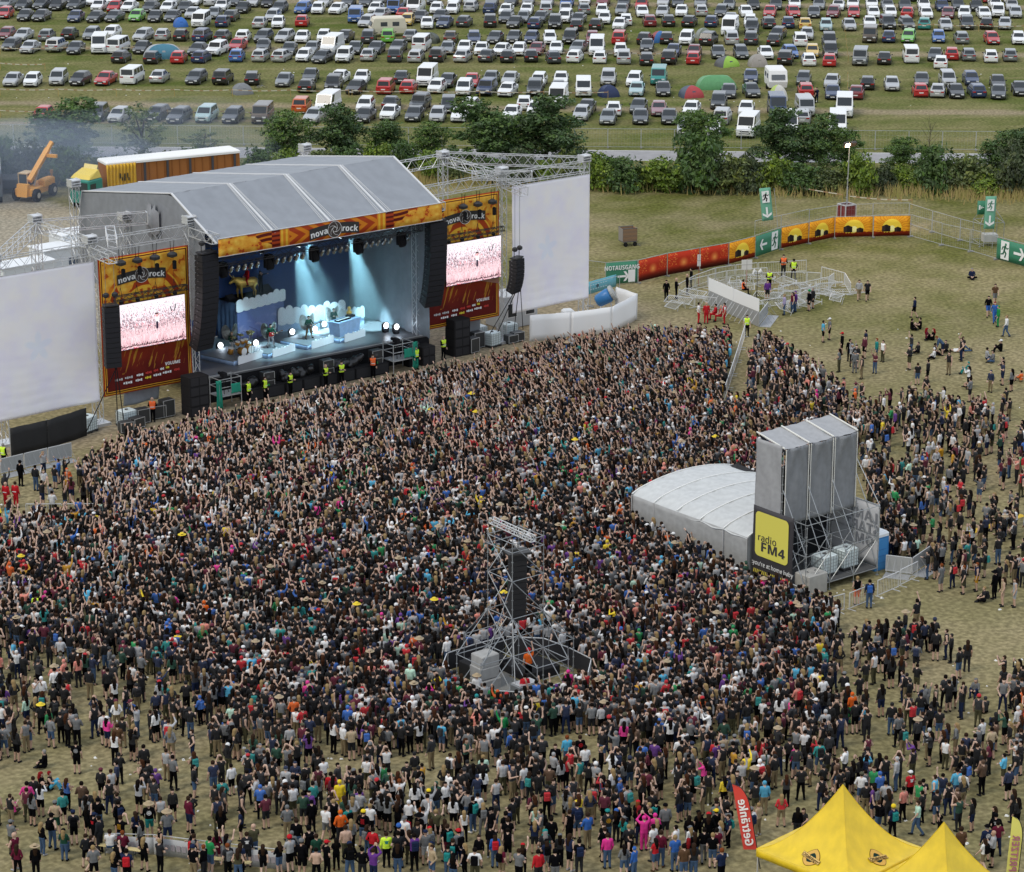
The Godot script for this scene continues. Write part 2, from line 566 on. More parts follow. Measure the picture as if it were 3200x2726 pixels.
func art(w: int,h: int,kind: int) -> ImageTexture:   # the printed pattern of the banners: clouds,rays,rings,wheat
	var im := Image.create(w,h,false,Image.FORMAT_RGB8)
	var aspect := float(w) / h
	var gold := Color(0.90,0.70,0.22)
	var amber := Color(0.84,0.50,0.13)
	var rust := Color(0.66,0.25,0.10)
	var wine := Color(0.36,0.09,0.07)
	for y in h:
		for x in w:
			var u := float(x) / w
			var v := float(y) / h
			var c := amber
			if kind == 0:      # tall side banner
				var dx := (u - 0.5) * 7.2
				var dy := (v - 0.42) * 9.8
				var r := sqrt(dx * dx + dy * dy)
				var a := atan2(dy,dx)
				c = amber.lerp(rust,clampf(absf(sin(a * 11.0)) * 1.4 - 0.75,0,1) * 0.8)
				if r < 3.1:
					c = rust.lerp(gold,clampf(sin(r * 8.5) * 2.5,0,1))
				if r < 1.6: c = gold.lerp(rust,clampf(absf(sin(a * 8.0)) * 3.0 - 2.0 + (1.6 - r) * -0.6,0,1))
				var k := cell.get_noise_2d(u * 165.0,v * 225.0)
				if v + 0.10 * sin(u * 17.0) < 0.24 - absf(u - 0.5) * 0.10 or (v < 0.42 and absf(u - 0.5) > 0.34 + 0.12 * v + 0.04 * sin(v * 30.0)):
					c = Color(0.95,0.80,0.34).lerp(amber,clampf(k * 1.5 + 1.35,0,1))
					if k > -0.42: c = Color(0.72,0.33,0.12)
				if v > 0.60:
					var wheat := noise.get_noise_2d(u * 330.0 + v * 160.0,v * 60.0)
					var ground := wine.lerp(rust,clampf(0.85 - (v - 0.60) * 3.2 + 0.25 * noise.get_noise_2d(u * 60,v * 90),0,1))
					c = c.lerp(ground,clampf((v - 0.60 + 0.06 * sin(u * 4.0)) * 9.0,0,1))
					if v < 0.86 and wheat > 0.18 + (v - 0.62) * 0.8: c = c.lerp(gold.darkened(0.2),0.75)
				var e := minf(minf(u,1 - u) * 7.2,minf(v,1 - v) * 9.8)
				if e < 0.10: c = rust
				elif e < 0.16 or (e > 0.24 and e < 0.29): c = gold
				elif e < 0.24: c = wine
			elif kind == 1:    # long header: clouds at both ends,rays and rings round the middle
				var dx := (u - 0.5) * 19.4
				var dy := (v - 0.5) * 1.25
				var k := cell.get_noise_2d(u * 420.0,v * 30.0)
				var r := absf(dx)
				c = rust.lerp(amber,clampf(sin(dx * 2.1 + dy * 3.0 * signf(dx)) * 3.0,0,1))
				if r < 3.8: c = rust.lerp(amber,clampf(sin(dx * 5.2 + absf(dy) * 9.0) * 4.0,0,1))
				elif r < 4.6: c = amber.lerp(gold,clampf(sin(r * 16.0) * 3.0,0,1))
				elif r < 5.3: c = rust.lerp(wine,clampf(sin(v * 24.0) * 3.0,0,1))
				elif r < 6.6: c = wine.lerp(amber,clampf(sin(v * 22.0 + sin(dx * 2.0)) * 3.0 - 0.4,0,1))
				if r > 5.3 and v > 0.95 - (r - 5.3) * 0.42 - 0.16 * absf(sin(dx * 2.6)):
					c = Color(0.96,0.82,0.36).lerp(amber,clampf(k * 1.6 + 1.5,0,1))
					if k > -0.42: c = Color(0.74,0.30,0.12)
				elif r > 6.6: c = amber.lerp(rust,clampf(sin(v * 26.0) * 2.0,0,1))
			elif kind == 2:    # red fence banner: a glow at the middle,leaves
				var d := Vector2((u - 0.5) * 3.4,(v - 0.52) * 1.9).length()
				c = Color(0.95,0.62,0.32).lerp(Color(0.72,0.20,0.10),clampf(d * 1.9,0,1)).lerp(Color(0.30,0.09,0.07),clampf((v - 0.62) * 3.2,0,1))
				if noise.get_noise_2d(u * 260,v * 190) > 0.25 and v < 0.62 and absf(u - 0.5) > 0.2: c = c.lerp(Color(0.92,0.60,0.28),0.7)
			else:              # yellow fence banner: sun disc,two dark huts,reddish grass
				var sun := Vector2((u - 0.5) * 3.4,(v - 0.62) * 1.9).length()
				c = Color(0.94,0.80,0.26) if sun < 0.92 else Color(0.90,0.62,0.14)
				if sun < 0.30: c = Color(0.97,0.93,0.62)
				if sun > 0.92 and sin(atan2(v - 0.62,(u - 0.5) * 1.8) * 36.0 + noise.get_noise_2d(u * 90,v * 60) * 4.0) > 0.45: c = c.lerp(Color(0.74,0.40,0.08),0.55)
				for hut in [[0.34,0.50,0.12,0.36],[0.66,0.60,0.095,0.26]]:
					var du: float = absf(u - hut[0]) / hut[2]
					var dv: float = (v - hut[1]) / hut[3]
					if du < 1.0 and dv > -0.25 * (1.0 - du) and dv < 0.75: c = Color(0.13,0.10,0.10) if u > hut[0] - hut[2] * 0.2 else Color(0.22,0.17,0.16)
				if v > 0.80 + 0.07 * noise.get_noise_2d(u * 420,3.0) - 0.10 * absf(u - 0.45): c = Color(0.55,0.17,0.07).lerp(Color(0.32,0.10,0.06),clampf((v - 0.85) * 6,0,1))
			im.set_pixel(x,y,c)
	return ImageTexture.create_from_image(im)

func printed(t: Texture2D,rough := 0.7) -> StandardMaterial3D:
	var m := StandardMaterial3D.new()
	m.albedo_texture = t
	m.roughness = rough
	m.metallic_specular = 0.3
	return m

func hanging(w: float,h: float,cols: int,rows: int,depth: float,wave: Callable) -> ArrayMesh:   # a sheet in its own x/y plane,lower left at the origin,with a back face
	var g := G.new(true)
	var grid := []
	for j in rows + 1:
		var line := []
		for i in cols + 1:
			var u := float(i) / cols
			var v := float(j) / rows
			line.append(Vector3(u * w,v * h,wave.call(u,v)))
		grid.append(line)
	for j in rows:
		for i in cols:
			var a := Vector2(float(i) / cols,1 - float(j) / rows)
			var b := Vector2(float(i + 1) / cols,1 - float(j + 1) / rows)
			g.tri(grid[j][i],grid[j][i + 1],grid[j + 1][i + 1],a,Vector2(b.x,a.y),b)
			g.tri(grid[j][i],grid[j + 1][i + 1],grid[j + 1][i],a,b,Vector2(a.x,b.y))
	var back := Vector3(0,0,-depth)
	for j in rows:
		for i in cols: g.quad(grid[j][i + 1] + back,grid[j][i] + back,grid[j + 1][i] + back,grid[j + 1][i + 1] + back)
	for i in cols:
		g.quad(grid[0][i] + back,grid[0][i + 1] + back,grid[0][i + 1],grid[0][i])
		g.quad(grid[rows][i + 1] + back,grid[rows][i] + back,grid[rows][i],grid[rows][i + 1])
	for j in rows:
		g.quad(grid[j][cols] + back,grid[j + 1][cols] + back,grid[j + 1][cols],grid[j][cols])
		g.quad(grid[j + 1][0] + back,grid[j][0] + back,grid[j][0],grid[j + 1][0])
	return g.done()

func logo(parent: Node3D,at: Vector3,w: float,tilt := 0.0) -> void:   # dark bowed plate,a ring with five curved blades,two words
	var h := w * 0.235
	var dark := mc(0.025,0.023,0.022,0.6)
	var white := mc(0.78,0.78,0.76,0.6)
	var b := Basis(Vector3.BACK,tilt)
	var g := G.new()
	var m := 14
	for i in m:
		var p := []
		for k in [[i,-1],[i + 1,-1],[i + 1,1],[i,1]]:
			var u: float = float(k[0]) / m * 2 - 1
			p.append(at + b * Vector3(u * w / 2,k[1] * h * 0.40 - u * u * h * 0.20 + h * 0.05,0.012))
		g.quad(p[0],p[1],p[2],p[3])
	var plate := obj("logo_plate",g.done(),dark,parent)
	g = G.new()
	var rr := h * 0.60
	for i in 28:
		var a := TAU * i / 28
		var c := TAU * (i + 1) / 28
		g.tri(at + Vector3(0,0,0.030),at + Vector3(cos(a),sin(a),0) * rr + Vector3(0,0,0.030),at + Vector3(cos(c),sin(c),0) * rr + Vector3(0,0,0.030))
	obj("logo_disc",g.done(),mc(0.05,0.035,0.03,0.6),plate)
	g = G.new()
	for i in 28:
		var a := TAU * i / 28
		var c := TAU * (i + 1) / 28
		var z := Vector3(0,0,0.045)
		g.quad(at + Vector3(cos(a),sin(a),0) * rr * 0.95 + z,at + Vector3(cos(a),sin(a),0) * rr + z,at + Vector3(cos(c),sin(c),0) * rr + z,at + Vector3(cos(c),sin(c),0) * rr * 0.95 + z)
	for i in 5:   # blades sweep round a pentagon hole
		var a := TAU * i / 5 + 0.3
		var pts := []
		for k in 6:
			var f := k / 5.0
			var rad := rr * lerpf(0.30,0.82,f)
			var ang := a + f * 1.25
			var wide := rr * 0.30 * (1.0 - f * 0.8)
			var o := at + Vector3(cos(ang),sin(ang),0) * rad + Vector3(0,0,0.047)
			var s := Vector3(-sin(ang - 0.6),cos(ang - 0.6),0) * wide
			pts.append([o - s,o + s])
		for k in 5: g.quad(pts[k][0],pts[k + 1][0],pts[k + 1][1],pts[k][1])
	obj("logo_wheel",g.done(),white,plate)
	letters("nova",h * 0.42,white,plate,at + b * Vector3(-w * 0.31,-h * 0.10,0.03),Basis(Vector3.BACK,tilt + 0.13),"lettering",900,1.12)
	letters("rock",h * 0.42,white,plate,at + b * Vector3(w * 0.31,-h * 0.10,0.03),Basis(Vector3.BACK,tilt - 0.13),"lettering",900,1.12)

func speaker_hang(called: String,label: String,s: float,b: float,top: float,n: int,size: Vector3,lean: float,curve: float,turn: float) -> void:
	var t := on_stage(called,label,"speaker array",s,top,b,turn,"hanging speaker arrays")
	var dark := mc(0.014,0.014,0.016,0.62)
	var face := mc(0.03,0.03,0.034,0.8)
	var g := G.new()
	g.bevel(Vector3(size.x / 2,0.12,0),Vector3(size.x * 0.92,0.12,size.z * 0.9),0.02)
	for x in [0.2,0.8]: g.bar(Vector3(size.x * x,0.15,0),Vector3(size.x * x,0.65,0),0.03)
	obj("rigging_frame",g.done(),mc(0.04,0.04,0.045,0.5,0.4),t)
	for x in [0.22,0.8]:
		g = G.new()
		g.lathe(Vector3(size.x * x,0.65,0.05),[[0.12,0.0],[0.22,0.08],[0.22,0.24],[0.1,0.34]],8)
		obj("chain_hoist",g.done(),dark,t)
		g = G.new()
		g.bar(Vector3(size.x * x,0.9,0.05),Vector3(size.x * x,12.6 - top,0.05),0.018,3)
		obj("hoist_chain",g.done(),mc(0.2,0.2,0.2,0.5,0.4),t)
	var y := 0.0
	var z := 0.0
	var a := lean
	var me := G.new()
	me.hull([Vector3(0,-size.y,size.z / 2),Vector3(size.x,-size.y,size.z / 2),Vector3(size.x,-size.y * 0.93,-size.z / 2),Vector3(0,-size.y * 0.93,-size.z / 2),Vector3(0,-0.02,size.z / 2),Vector3(size.x,-0.02,size.z / 2),Vector3(size.x,-size.y * 0.09,-size.z / 2),Vector3(0,-size.y * 0.09,-size.z / 2)])
	var body := me.done()
	me = G.new()
	me.box(Vector3(size.x / 2,-size.y * 0.5,size.z / 2 + 0.006),Vector3(size.x * 0.94,size.y * 0.84,0.012))
	var grille := me.done()
	me = G.new()
	for x in [0.03,0.97]: me.box(Vector3(size.x * x,-size.y * 0.5,-size.z * 0.2),Vector3(0.03,size.y * 0.9,0.12))
	for x in [-0.006,size.x + 0.006]: me.box(Vector3(x,-size.y * 0.3,-size.z * 0.1),Vector3(0.012,0.05,0.08))
	var lugs := me.done()
	for k in n:
		var o := obj("speaker_cabinet",body,dark,t)
		o.position = Vector3(0,y,z)
		o.rotation.x = a
		obj("grille",grille,face,o)
		obj("rigging_lug",lugs,mc(0.22,0.22,0.23,0.5,0.4),o)
		y -= size.y * cos(a)
		z -= size.y * sin(a)
		a += curve * (0.4 + 1.6 * k / n)

func crowd_picture() -> ImageTexture:   # what the two screens show: a packed,overexposed crowd
	var w := 312
	var h := 195
	var im := Image.create(w,h,false,Image.FORMAT_RGB8)
	im.fill(Color(0.95,0.91,0.94))
	var r := RandomNumberGenerator.new()
	r.seed = 42
	for k in 2600:
		var f := sqrt(k / 2600.0)
		var y := int(f * h * 1.02) - 4
		var x := r.randi_range(-4,w)
		var s := lerpf(1.6,11.0,f * f)
		var skin := Color(0.97,0.86,0.88).lerp(Color(0.84,0.62,0.66),r.randf())
		if r.randf() < 0.75:   # raised forearm
			var lean := r.randf_range(-0.5,0.5)
			for q in int(s * 2.6):
				im.fill_rect(Rect2i(int(x + lean * q),int(y - s - q),maxi(1,int(s * 0.34)),2),skin.lightened(0.25 * q / (s * 2.6)))
		var shirt := Color(0.10,0.08,0.14).lerp(Color(0.97,0.92,0.97),1.0 if r.randf() < 0.5 - 0.3 * f else r.randf() * 0.4)
		if r.randf() < 0.05: shirt = Color(0.85,0.16,0.25)
		im.fill_rect(Rect2i(x - int(s * 0.5),y,int(s * 1.5),int(s * 1.4)),shirt)
		im.fill_rect(Rect2i(x,y - int(s * 0.9),maxi(1,int(s * 0.7)),maxi(1,int(s))),skin)
		im.fill_rect(Rect2i(x,y - int(s),maxi(1,int(s * 0.7)),maxi(1,int(s * 0.4))),Color(0.12,0.07,0.10).lerp(Color(0.7,0.5,0.5),r.randf() * 0.7))
	# one person held up above the others,arms spread
	im.fill_rect(Rect2i(170,62,12,14),Color(0.88,0.66,0.66))
	im.fill_rect(Rect2i(168,58,15,6),Color(0.2,0.12,0.12))
	im.fill_rect(Rect2i(168,76,18,26),Color(0.98,0.96,0.98))
	im.fill_rect(Rect2i(140,79,28,5),Color(0.95,0.84,0.85))
	im.fill_rect(Rect2i(186,78,20,5),Color(0.95,0.84,0.85))
	im.fill_rect(Rect2i(170,96,10,30),Color(0.15,0.12,0.2))
	for k in 10:
		im.fill_rect(Rect2i(240 + k / 2,42 + k * 2,4,3),Color(0.1,0.08,0.1))
		im.fill_rect(Rect2i(266 - k,34 + k * 3,4,4),Color(0.1,0.08,0.1))
	return ImageTexture.create_from_image(im)

func make_stage_cloths() -> void:
	# header
	var hd := on_stage("header_banner","long orange printed banner with a dark logo plate under the roof eave","banner",8.15,11.35,-2.78)
	var wave := func(u: float,v: float) -> float: return 0.015 * sin(u * 60.0) * (1.0 - v)
	obj("printed_sheet",hanging(19.4,1.25,60,3,0.03,wave),printed(art(1200,80,1)),hd)
	var g := G.new()
	g.box(Vector3(9.7,1.27,0.0),Vector3(19.45,0.05,0.08))
	g.box(Vector3(9.7,-0.02,0.0),Vector3(19.45,0.04,0.05))
	obj("batten",g.done(),mc(0.6,0.6,0.6,0.5),hd)
	logo(hd,Vector3(9.75,0.62,0.03),4.3)
	# side banners
	var side := art(432,588,0)
	for k in 2:
		var left := k == 0
		var t := on_stage("side_banner",("tall orange printed banner behind the screen between left white sheet and stage" if left else "tall orange printed banner behind the screen between stage and right white sheet"),"banner",0.2 if left else 27.92,2.0 if left else 2.25,0.06,0.0,"tall printed side banners")
		obj("printed_sheet",hanging(7.2,9.8,24,24,0.03,func(u: float,v: float) -> float: return 0.03 * sin(u * 9.0 + v * 4.0) + 0.012 * sin(u * 40.0)),printed(side),t)
		logo(t,Vector3(3.35 if left else 3.9,8.25,0.06),3.9)
		letters("VOLUME",0.22,mc(0.8,0.8,0.8),t,Vector3(5.6,1.55,0.04),Basis.IDENTITY,"lettering",900)
		for q in [[1.2,1.05,0.7,3],[2.0,1.08,0.7,3],[2.9,1.12,0.6,0],[3.6,1.17,0.55,1],[4.2,1.22,0.4,1],[4.7,1.25,0.35,0],[5.15,1.28,0.3,2],[1.9,0.72,0.8,0],[2.8,0.76,0.6,0],[3.55,0.82,0.55,2],[4.3,0.88,0.7,0],[5.1,0.94,0.8,0],[5.9,1.0,0.5,1]]:
			g = G.new()   # the row of small sponsor marks
			for e in 4: g.box(Vector3(q[0] + (e - 1.5) * q[2] / 4.3,q[1],0.05),Vector3(q[2] / 6.0,0.17 if e % 2 else 0.12,0.012))
			obj("sponsor_mark",g.done(),[mc(0.75,0.75,0.75),mc(0.55,0.06,0.05),mc(0.75,0.6,0.06),mc(0.5,0.5,0.5)][q[3]],t)
		if not left:   # a lighter slanting strip
			g = G.new()
			g.quad(Vector3(3.0,3.7,0.09),Vector3(7.1,2.6,0.09),Vector3(7.1,3.7,0.09),Vector3(4.2,4.4,0.09))
			obj("pale_patch",g.done(),mc(0.33,0.16,0.11,0.6),t)
	# the two screens
	var pic := crowd_picture()
	for k in 2:
		var left := k == 0
		var t := on_stage("led_screen",("lit video screen showing a packed crowd on the left banner" if left else "lit video screen showing a packed crowd on the right banner"),"screen",1.5 if left else 29.75,5.2 if left else 5.45,-0.35,0.0,"video screens")
		g = G.new()
		g.box(Vector3(2.62,1.62,-0.08),Vector3(5.24,3.30,0.14))
		obj("screen_case",g.done(),mc(0.03,0.03,0.03,0.7),t)
		var m := StandardMaterial3D.new()
		m.albedo_color = Color(0.05,0.05,0.05)
		m.emission_enabled = true
		m.emission = Color.BLACK
		m.emission_texture = pic
		m.emission_energy_multiplier = 0.95
		g = G.new()
		g.quad(Vector3(0,0,0.0),Vector3(5.24,0,0.0),Vector3(5.24,3.24,0.0),Vector3(0,3.24,0.0),true)
		obj("screen_face",g.done(),m,t)
		var lamp := AreaLight3D.new()
		lamp.name = "screen_light"
		lamp.area_size = Vector2(5.2,3.2)
		lamp.light_color = Color(1.0,0.88,0.92)
		lamp.light_energy = 0.25
		lamp.shadow_enabled = true
		lamp.position = Vector3(2.62,1.62,0.05)
		lamp.rotation.y = PI
		t.add_child(lamp)
		# the black truss it hangs from,and its motors
		var tr := on_stage("screen_truss",("black truss on hoists above the left video screen" if left else "black truss on hoists above the right video screen"),"truss",1.3 if left else 29.6,8.95 if left else 9.2,-0.4,0.0,"screen trusses")
		g = G.new()
		g.truss(Vector3(-0.2,0,0),Vector3(5.6,0.0,0),0.34,0.34,0.03)
		obj("truss_lattice",g.done(),mc(0.03,0.03,0.032,0.5),tr).set_meta("kind","stuff")
		for x in [0.3,1.6,3.1,4.6]:
			g = G.new()
			g.bar(Vector3(x - 0.12,0.15,0),Vector3(x,0.75,0),0.02,3)
			g.bar(Vector3(x + 0.12,0.15,0),Vector3(x,0.75,0),0.02,3)
			g.bar(Vector3(x,0.75,0),Vector3(x,2.6,0),0.012,3)
			obj("sling",g.done(),mc(0.03,0.03,0.03),tr)
			g = G.new()
			g.lathe(Vector3(x,-0.42,0.05),[[0.05,0.0],[0.16,0.06],[0.16,0.22],[0.05,0.3]],8)
			obj("cable_loop",g.done(),mc(0.02,0.02,0.02),tr)
		for x in [0.4,1.7,3.1,4.5]:
			if not left and x < 1.0: continue
			var hm := on_stage("chain_hoist","black chain hoist with hanging bag, %s along the %s banner top" % [ordinal(int(x) + 1),"left" if left else "right"],"hoist",(1.3 if left else 29.6) + x,11.35,-0.45,0.0,"hoists on the banner trusses")
			g = G.new()
			g.lathe(Vector3.ZERO,[[0.12,-0.12],[0.36,-0.02],[0.36,0.16],[0.14,0.3]],9)
			obj("motor",g.done(),mc(0.016,0.016,0.018,0.5),hm)
			g = G.new()
			g.bevel(Vector3(0.1,-0.62,0.1),Vector3(0.24,0.6,0.24),0.05)
			obj("chain_bag",g.done(),mc(0.016,0.016,0.018,0.9),hm)
			g = G.new()
			g.bar(Vector3(-0.1,0.2,0),Vector3(-0.16,1.1,0.05),0.025,3)
			g.bar(Vector3(0.1,0.2,0),Vector3(0.16,1.1,0.05),0.025,3)
			obj("sling",g.done(),mc(0.02,0.02,0.02),hm)
	# the white sheets at both ends: a faint washed-out print
	var im := Image.create(160,190,false,Image.FORMAT_RGB8)
	for y in 190:
		for x in 160:
			var a := noise.get_noise_2d(x * 0.35,y * 0.28) * 0.5 + 0.5
			var b := noise.get_noise_2d(x * 0.3 + 300,y * 0.35) * 0.5 + 0.5
			var c := Color(0.955,0.95,0.975).lerp(Color(0.97,0.945,0.91),a * 0.8).lerp(Color(0.905,0.885,0.96),clampf(b * 1.4 - 0.5,0,1))
			var d := Vector2(x - 72,y - 100).length() + 6.0 * sin(atan2(y - 100.0,x - 72.0) * 5.0)
			c = c.lerp(Color(0.84,0.90,0.98),clampf(1.0 - d / 17.0,0,0.32))
			im.set_pixel(x,y,c)
	var wash := printed(ImageTexture.create_from_image(im),0.8)
	for k in 2:
		var left := k == 0
		var t := on_stage("white_screen_sheet",("huge plain whitish sheet hung from the truss at the left end" if left else "huge plain whitish sheet hung from the truss at the right end"),"sheet",-8.6 if left else 36.15,1.85 if left else 2.35,-0.25,0.0,"white sheets at the ends of the stage")
		var w := 8.3 if left else 7.75
		obj("sheet_cloth",hanging(w,9.95,40,48,0.015,func(u: float,v: float) -> float:
			var low := 1.0 - v
			return 0.10 * sin(u * 5.0 + 1.0) * low + 0.016 * sin(v * 95.0 + u * 9.0 + 2.0 * sin(u * 7.0)) * low * low * low + 0.010 * noise.get_noise_2d(u * 90,v * 300) * (0.3 + low)),wash,t)
		g = G.new()
		g.bar(Vector3(0,9.97,0),Vector3(w,9.97,0),0.03)
		obj("batten",g.done(),mc(0.6,0.6,0.6,0.5,0.4),t)
		for x in 12:
			g = G.new()
			g.bar(Vector3(0.2 + x * (w - 0.4) / 11,9.9,0),Vector3(0.2 + x * (w - 0.4) / 11,10.4,-0.15),0.015,3)
			obj("tie",g.done(),mc(0.5,0.5,0.5),t)
	# hanging arrays
	speaker_hang("speaker_array","short straight black speaker column hanging beside the left video screen",-0.75,-2.0,9.0,12,Vector3(1.08,0.355,0.7),0.0,0.004,-0.25)
	speaker_hang("speaker_array","long black main speaker array between left banner and stage opening",6.95,-2.0,11.5,16,Vector3(1.45,0.44,0.85),0.0,0.022,0.1)
	speaker_hang("speaker_array","long black main speaker array between stage opening and right banner",26.8,-2.0,11.1,15,Vector3(1.45,0.44,0.85),0.0,0.024,-0.1)
	speaker_hang("speaker_array","short curved black speaker array hanging before the right white sheet",34.65,-2.2,7.1,9,Vector3(1.2,0.29,0.65),-0.05,0.055,0.35)

func cloud_board(parent: Node3D,called: String,a: Vector3,b: Vector3,h: float,bumps: int,m: Material,both := false) -> void:   # a flat scalloped cloud edge,5 cm thick,standing between two points
	var g := G.new()
	var d := (b - a)
	var side := Vector3.UP.cross(d).normalized() * -0.025
	var top := []
	var low := []
	var steps := bumps * 8
	for i in steps + 1:
		var f := float(i) / steps
		top.append(a + d * f + Vector3.UP * h * (0.76 + 0.22 * sqrt(1.0 - pow(2.0 * fposmod(f * bumps,1.0) - 1.0,2.0) * 0.97) * (1.0 + 0.35 * sin(floorf(f * bumps) * 2.4)) + 0.05 * sin(f * 9.0)))
		low.append(a + d * f + Vector3.UP * (h * (0.10 - 0.13 * sqrt(1.0 - pow(2.0 * fposmod(f * (bumps - 1),1.0) - 1.0,2.0) * 0.97)) if both else 0.0))
	for i in steps:
		g.quad(low[i] - side,low[i + 1] - side,top[i + 1] - side,top[i] - side)
		g.quad(low[i + 1] + side,low[i] + side,top[i] + side,top[i + 1] + side)
		g.quad(top[i] - side,top[i + 1] - side,top[i + 1] + side,top[i] + side)
	obj(called,g.done(),m,parent)

func make_stage_set() -> void:
	var blue := StandardMaterial3D.new()
	var gr := Gradient.new()
	gr.set_color(0,Color(0.13,0.22,0.40))
	gr.set_color(1,Color(0.22,0.33,0.54))
	var gt := GradientTexture2D.new()
	gt.gradient = gr
	gt.fill_to = Vector2(0,1)
	blue.albedo_texture = gt
	blue.roughness = 0.9
	var bd := on_stage("backdrop","dark blue painted cloth backdrop hanging at the rear of the stage","backdrop",8.6,2.0,9.2)
	obj("painted_cloth",hanging(19.2,9.2,60,6,0.02,func(u: float,v: float) -> float: return 0.05 * sin(u * 70.0) * (1.1 - v)),blue,bd)
	var g := G.new()
	g.bar(Vector3(0,9.2,0),Vector3(19.2,9.2,0),0.03)
	obj("batten",g.done(),mc(0.1,0.1,0.1),bd)
	# tall plinth draped in sky cloth
	var skyc := StandardMaterial3D.new()
	var im := Image.create(128,96,false,Image.FORMAT_RGB8)
	for y in 96:
		for x in 128:
			var n := noise.get_noise_2d(x * 0.55,y * 0.9) * 0.5 + 0.5
			var c := Color(0.36,0.43,0.62).lerp(Color(0.50,0.52,0.72),y / 96.0)
			im.set_pixel(x,y,c.lerp(Color(0.68,0.66,0.78),clampf((n - 0.56) * 3.0,0,0.6) * clampf((y - 22) / 30.0,0,1)))
	skyc.albedo_texture = ImageTexture.create_from_image(im)
	skyc.roughness = 0.85
	var pale := mc(0.50,0.53,0.53,0.85)
	var cloud := mc(0.80,0.82,0.83,0.85)
	var ice := cloth(0.36,0.50,0.72,1.0)
	var dark := mc(0.02,0.02,0.022,0.7)
	var t := on_stage("tall_plinth","tall stage block draped in blue sky cloth with a pale cloud edge on top","plinth",15.55,1.95,6.75,0.2)
	obj("front_drape",hanging(4.9,3.0,40,4,0.02,func(u: float,v: float) -> float: return 0.03 * sin(u * 40.0) * (1.1 - v)),skyc,t)
	var sd := obj("side_drape",hanging(2.2,3.0,30,4,0.02,func(u: float,v: float) -> float: return 0.05 * sin(u * 30.0) * (1.1 - v)),cloth(0.07,0.10,0.17,1.0),t)
	sd.position = Vector3(0,0,-2.2)
	sd.rotation.y = -PI / 2
	g = G.new()
	g.box(Vector3(2.45,1.5,-1.15),Vector3(4.8,3.04,2.1))
	obj("platform",g.done(),dark,t)
	cloud_board(t,"cloud_edge",Vector3(-0.15,2.35,0.1),Vector3(5.0,2.35,0.1),0.95,8,cloud,true)
	# golden bull with its rider,a man and two floor wedges on the plinth
	bull(t.to_global(Vector3(2.0,3.03,-0.9)))
	for q in [[0.35,-1.0],[4.3,-1.2]]:
		var w := thing("floor_monitor","black wedge floor monitor at the %s end of the tall plinth" % ("left" if q[0] < 1 else "right"),"monitor",t.to_global(Vector3(q[0],3.03,q[1])),STAGE_TURN + 0.2,"floor monitors on the plinth")
		g = G.new()
		g.hull([Vector3(-0.4,0,0.25),Vector3(0.4,0,0.25),Vector3(0.4,0,-0.25),Vector3(-0.4,0,-0.25),Vector3(-0.4,0.12,0.2),Vector3(0.4,0.12,0.2),Vector3(0.4,0.42,-0.2),Vector3(-0.4,0.42,-0.2)])
		obj("cabinet",g.done(),dark,w)
		g = G.new()
		g.quad(Vector3(-0.35,0.16,0.19),Vector3(0.35,0.16,0.19),Vector3(0.35,0.42,-0.15),Vector3(-0.35,0.42,-0.15))
		obj("grille",g.done(),mc(0.04,0.04,0.045),w)
	# four low risers with cloud fronts
	var spots := [[11.75,1.5,2.9,3.2,0.5,"drum"],[14.8,1.6,2.7,2.6,0.42,"left guitarist's"],[18.4,1.8,2.7,2.6,0.42,"right guitarist's"],[21.4,1.85,2.6,2.9,0.42,"keyboard"]]
	for q in spots:
		var r := on_stage("stage_riser","low %s riser skirted in ice blue with a white cloud front" % q[5],"riser",q[0],1.95,q[1],0.26,"cloud fronted risers")
		g = G.new()
		g.bevel(Vector3(q[2] / 2,0.34,-q[3] / 2),Vector3(q[2],0.06,q[3]),0.02)
		obj("riser_top",g.done(),mc(0.17,0.18,0.19,0.6),r)
		obj("skirt_front",hanging(q[2],0.31,30,1,0.01,func(u: float,v: float) -> float: return 0.02 + 0.02 * sin(u * 45.0) * (1 - v)),ice,r)
		var sk := obj("skirt_side",hanging(q[3],0.31,30,1,0.01,func(u: float,v: float) -> float: return 0.02 + 0.02 * sin(u * 45.0) * (1 - v)),ice,r)
		sk.position = Vector3(0,0,-q[3])
		sk.rotation.y = -PI / 2
		sk = obj("skirt_side",hanging(q[3],0.31,20,1,0.01,func(u: float,v: float) -> float: return 0.02 * sin(u * 45.0) * (1 - v)),ice,r)
		sk.position = Vector3(q[2],0,0)
		sk.rotation.y = PI / 2
		cloud_board(r,"cloud_front",Vector3(0.35,0.02,0.16),Vector3(q[2] + 0.15,0.02,0.16),0.62,8,cloud)
		if q[5] == "keyboard":
			g = G.new()
			g.hull([Vector3(0.3,0.37,-0.2),Vector3(q[2] - 0.1,0.37,-0.2),Vector3(q[2] - 0.1,0.37,-1.2),Vector3(0.3,0.37,-1.2),Vector3(0.1,1.5,-0.12),Vector3(q[2] + 0.05,1.5,-0.12),Vector3(q[2] + 0.05,1.5,-1.2),Vector3(0.1,1.5,-1.2)])
			obj("draped_table",g.done(),ice,r)
			var kb := thing("keyboard","black keyboards and mixers laid out on the draped table","keyboard",r.to_global(Vector3(1.3,1.5,-0.65)),STAGE_TURN + 0.26)
			g = G.new()
			g.bevel(Vector3(-0.3,0.06,0.1),Vector3(1.5,0.1,0.4),0.02)
			obj("keyboard_case",g.done(),dark,kb)
			g = G.new()
			for e in 30: g.box(Vector3(-0.98 + e * 0.046,0.118,0.16),Vector3(0.04,0.015,0.2))
			obj("keys",g.done(),mc(0.8,0.8,0.78,0.4),kb).set_meta("kind","stuff")
			g = G.new()
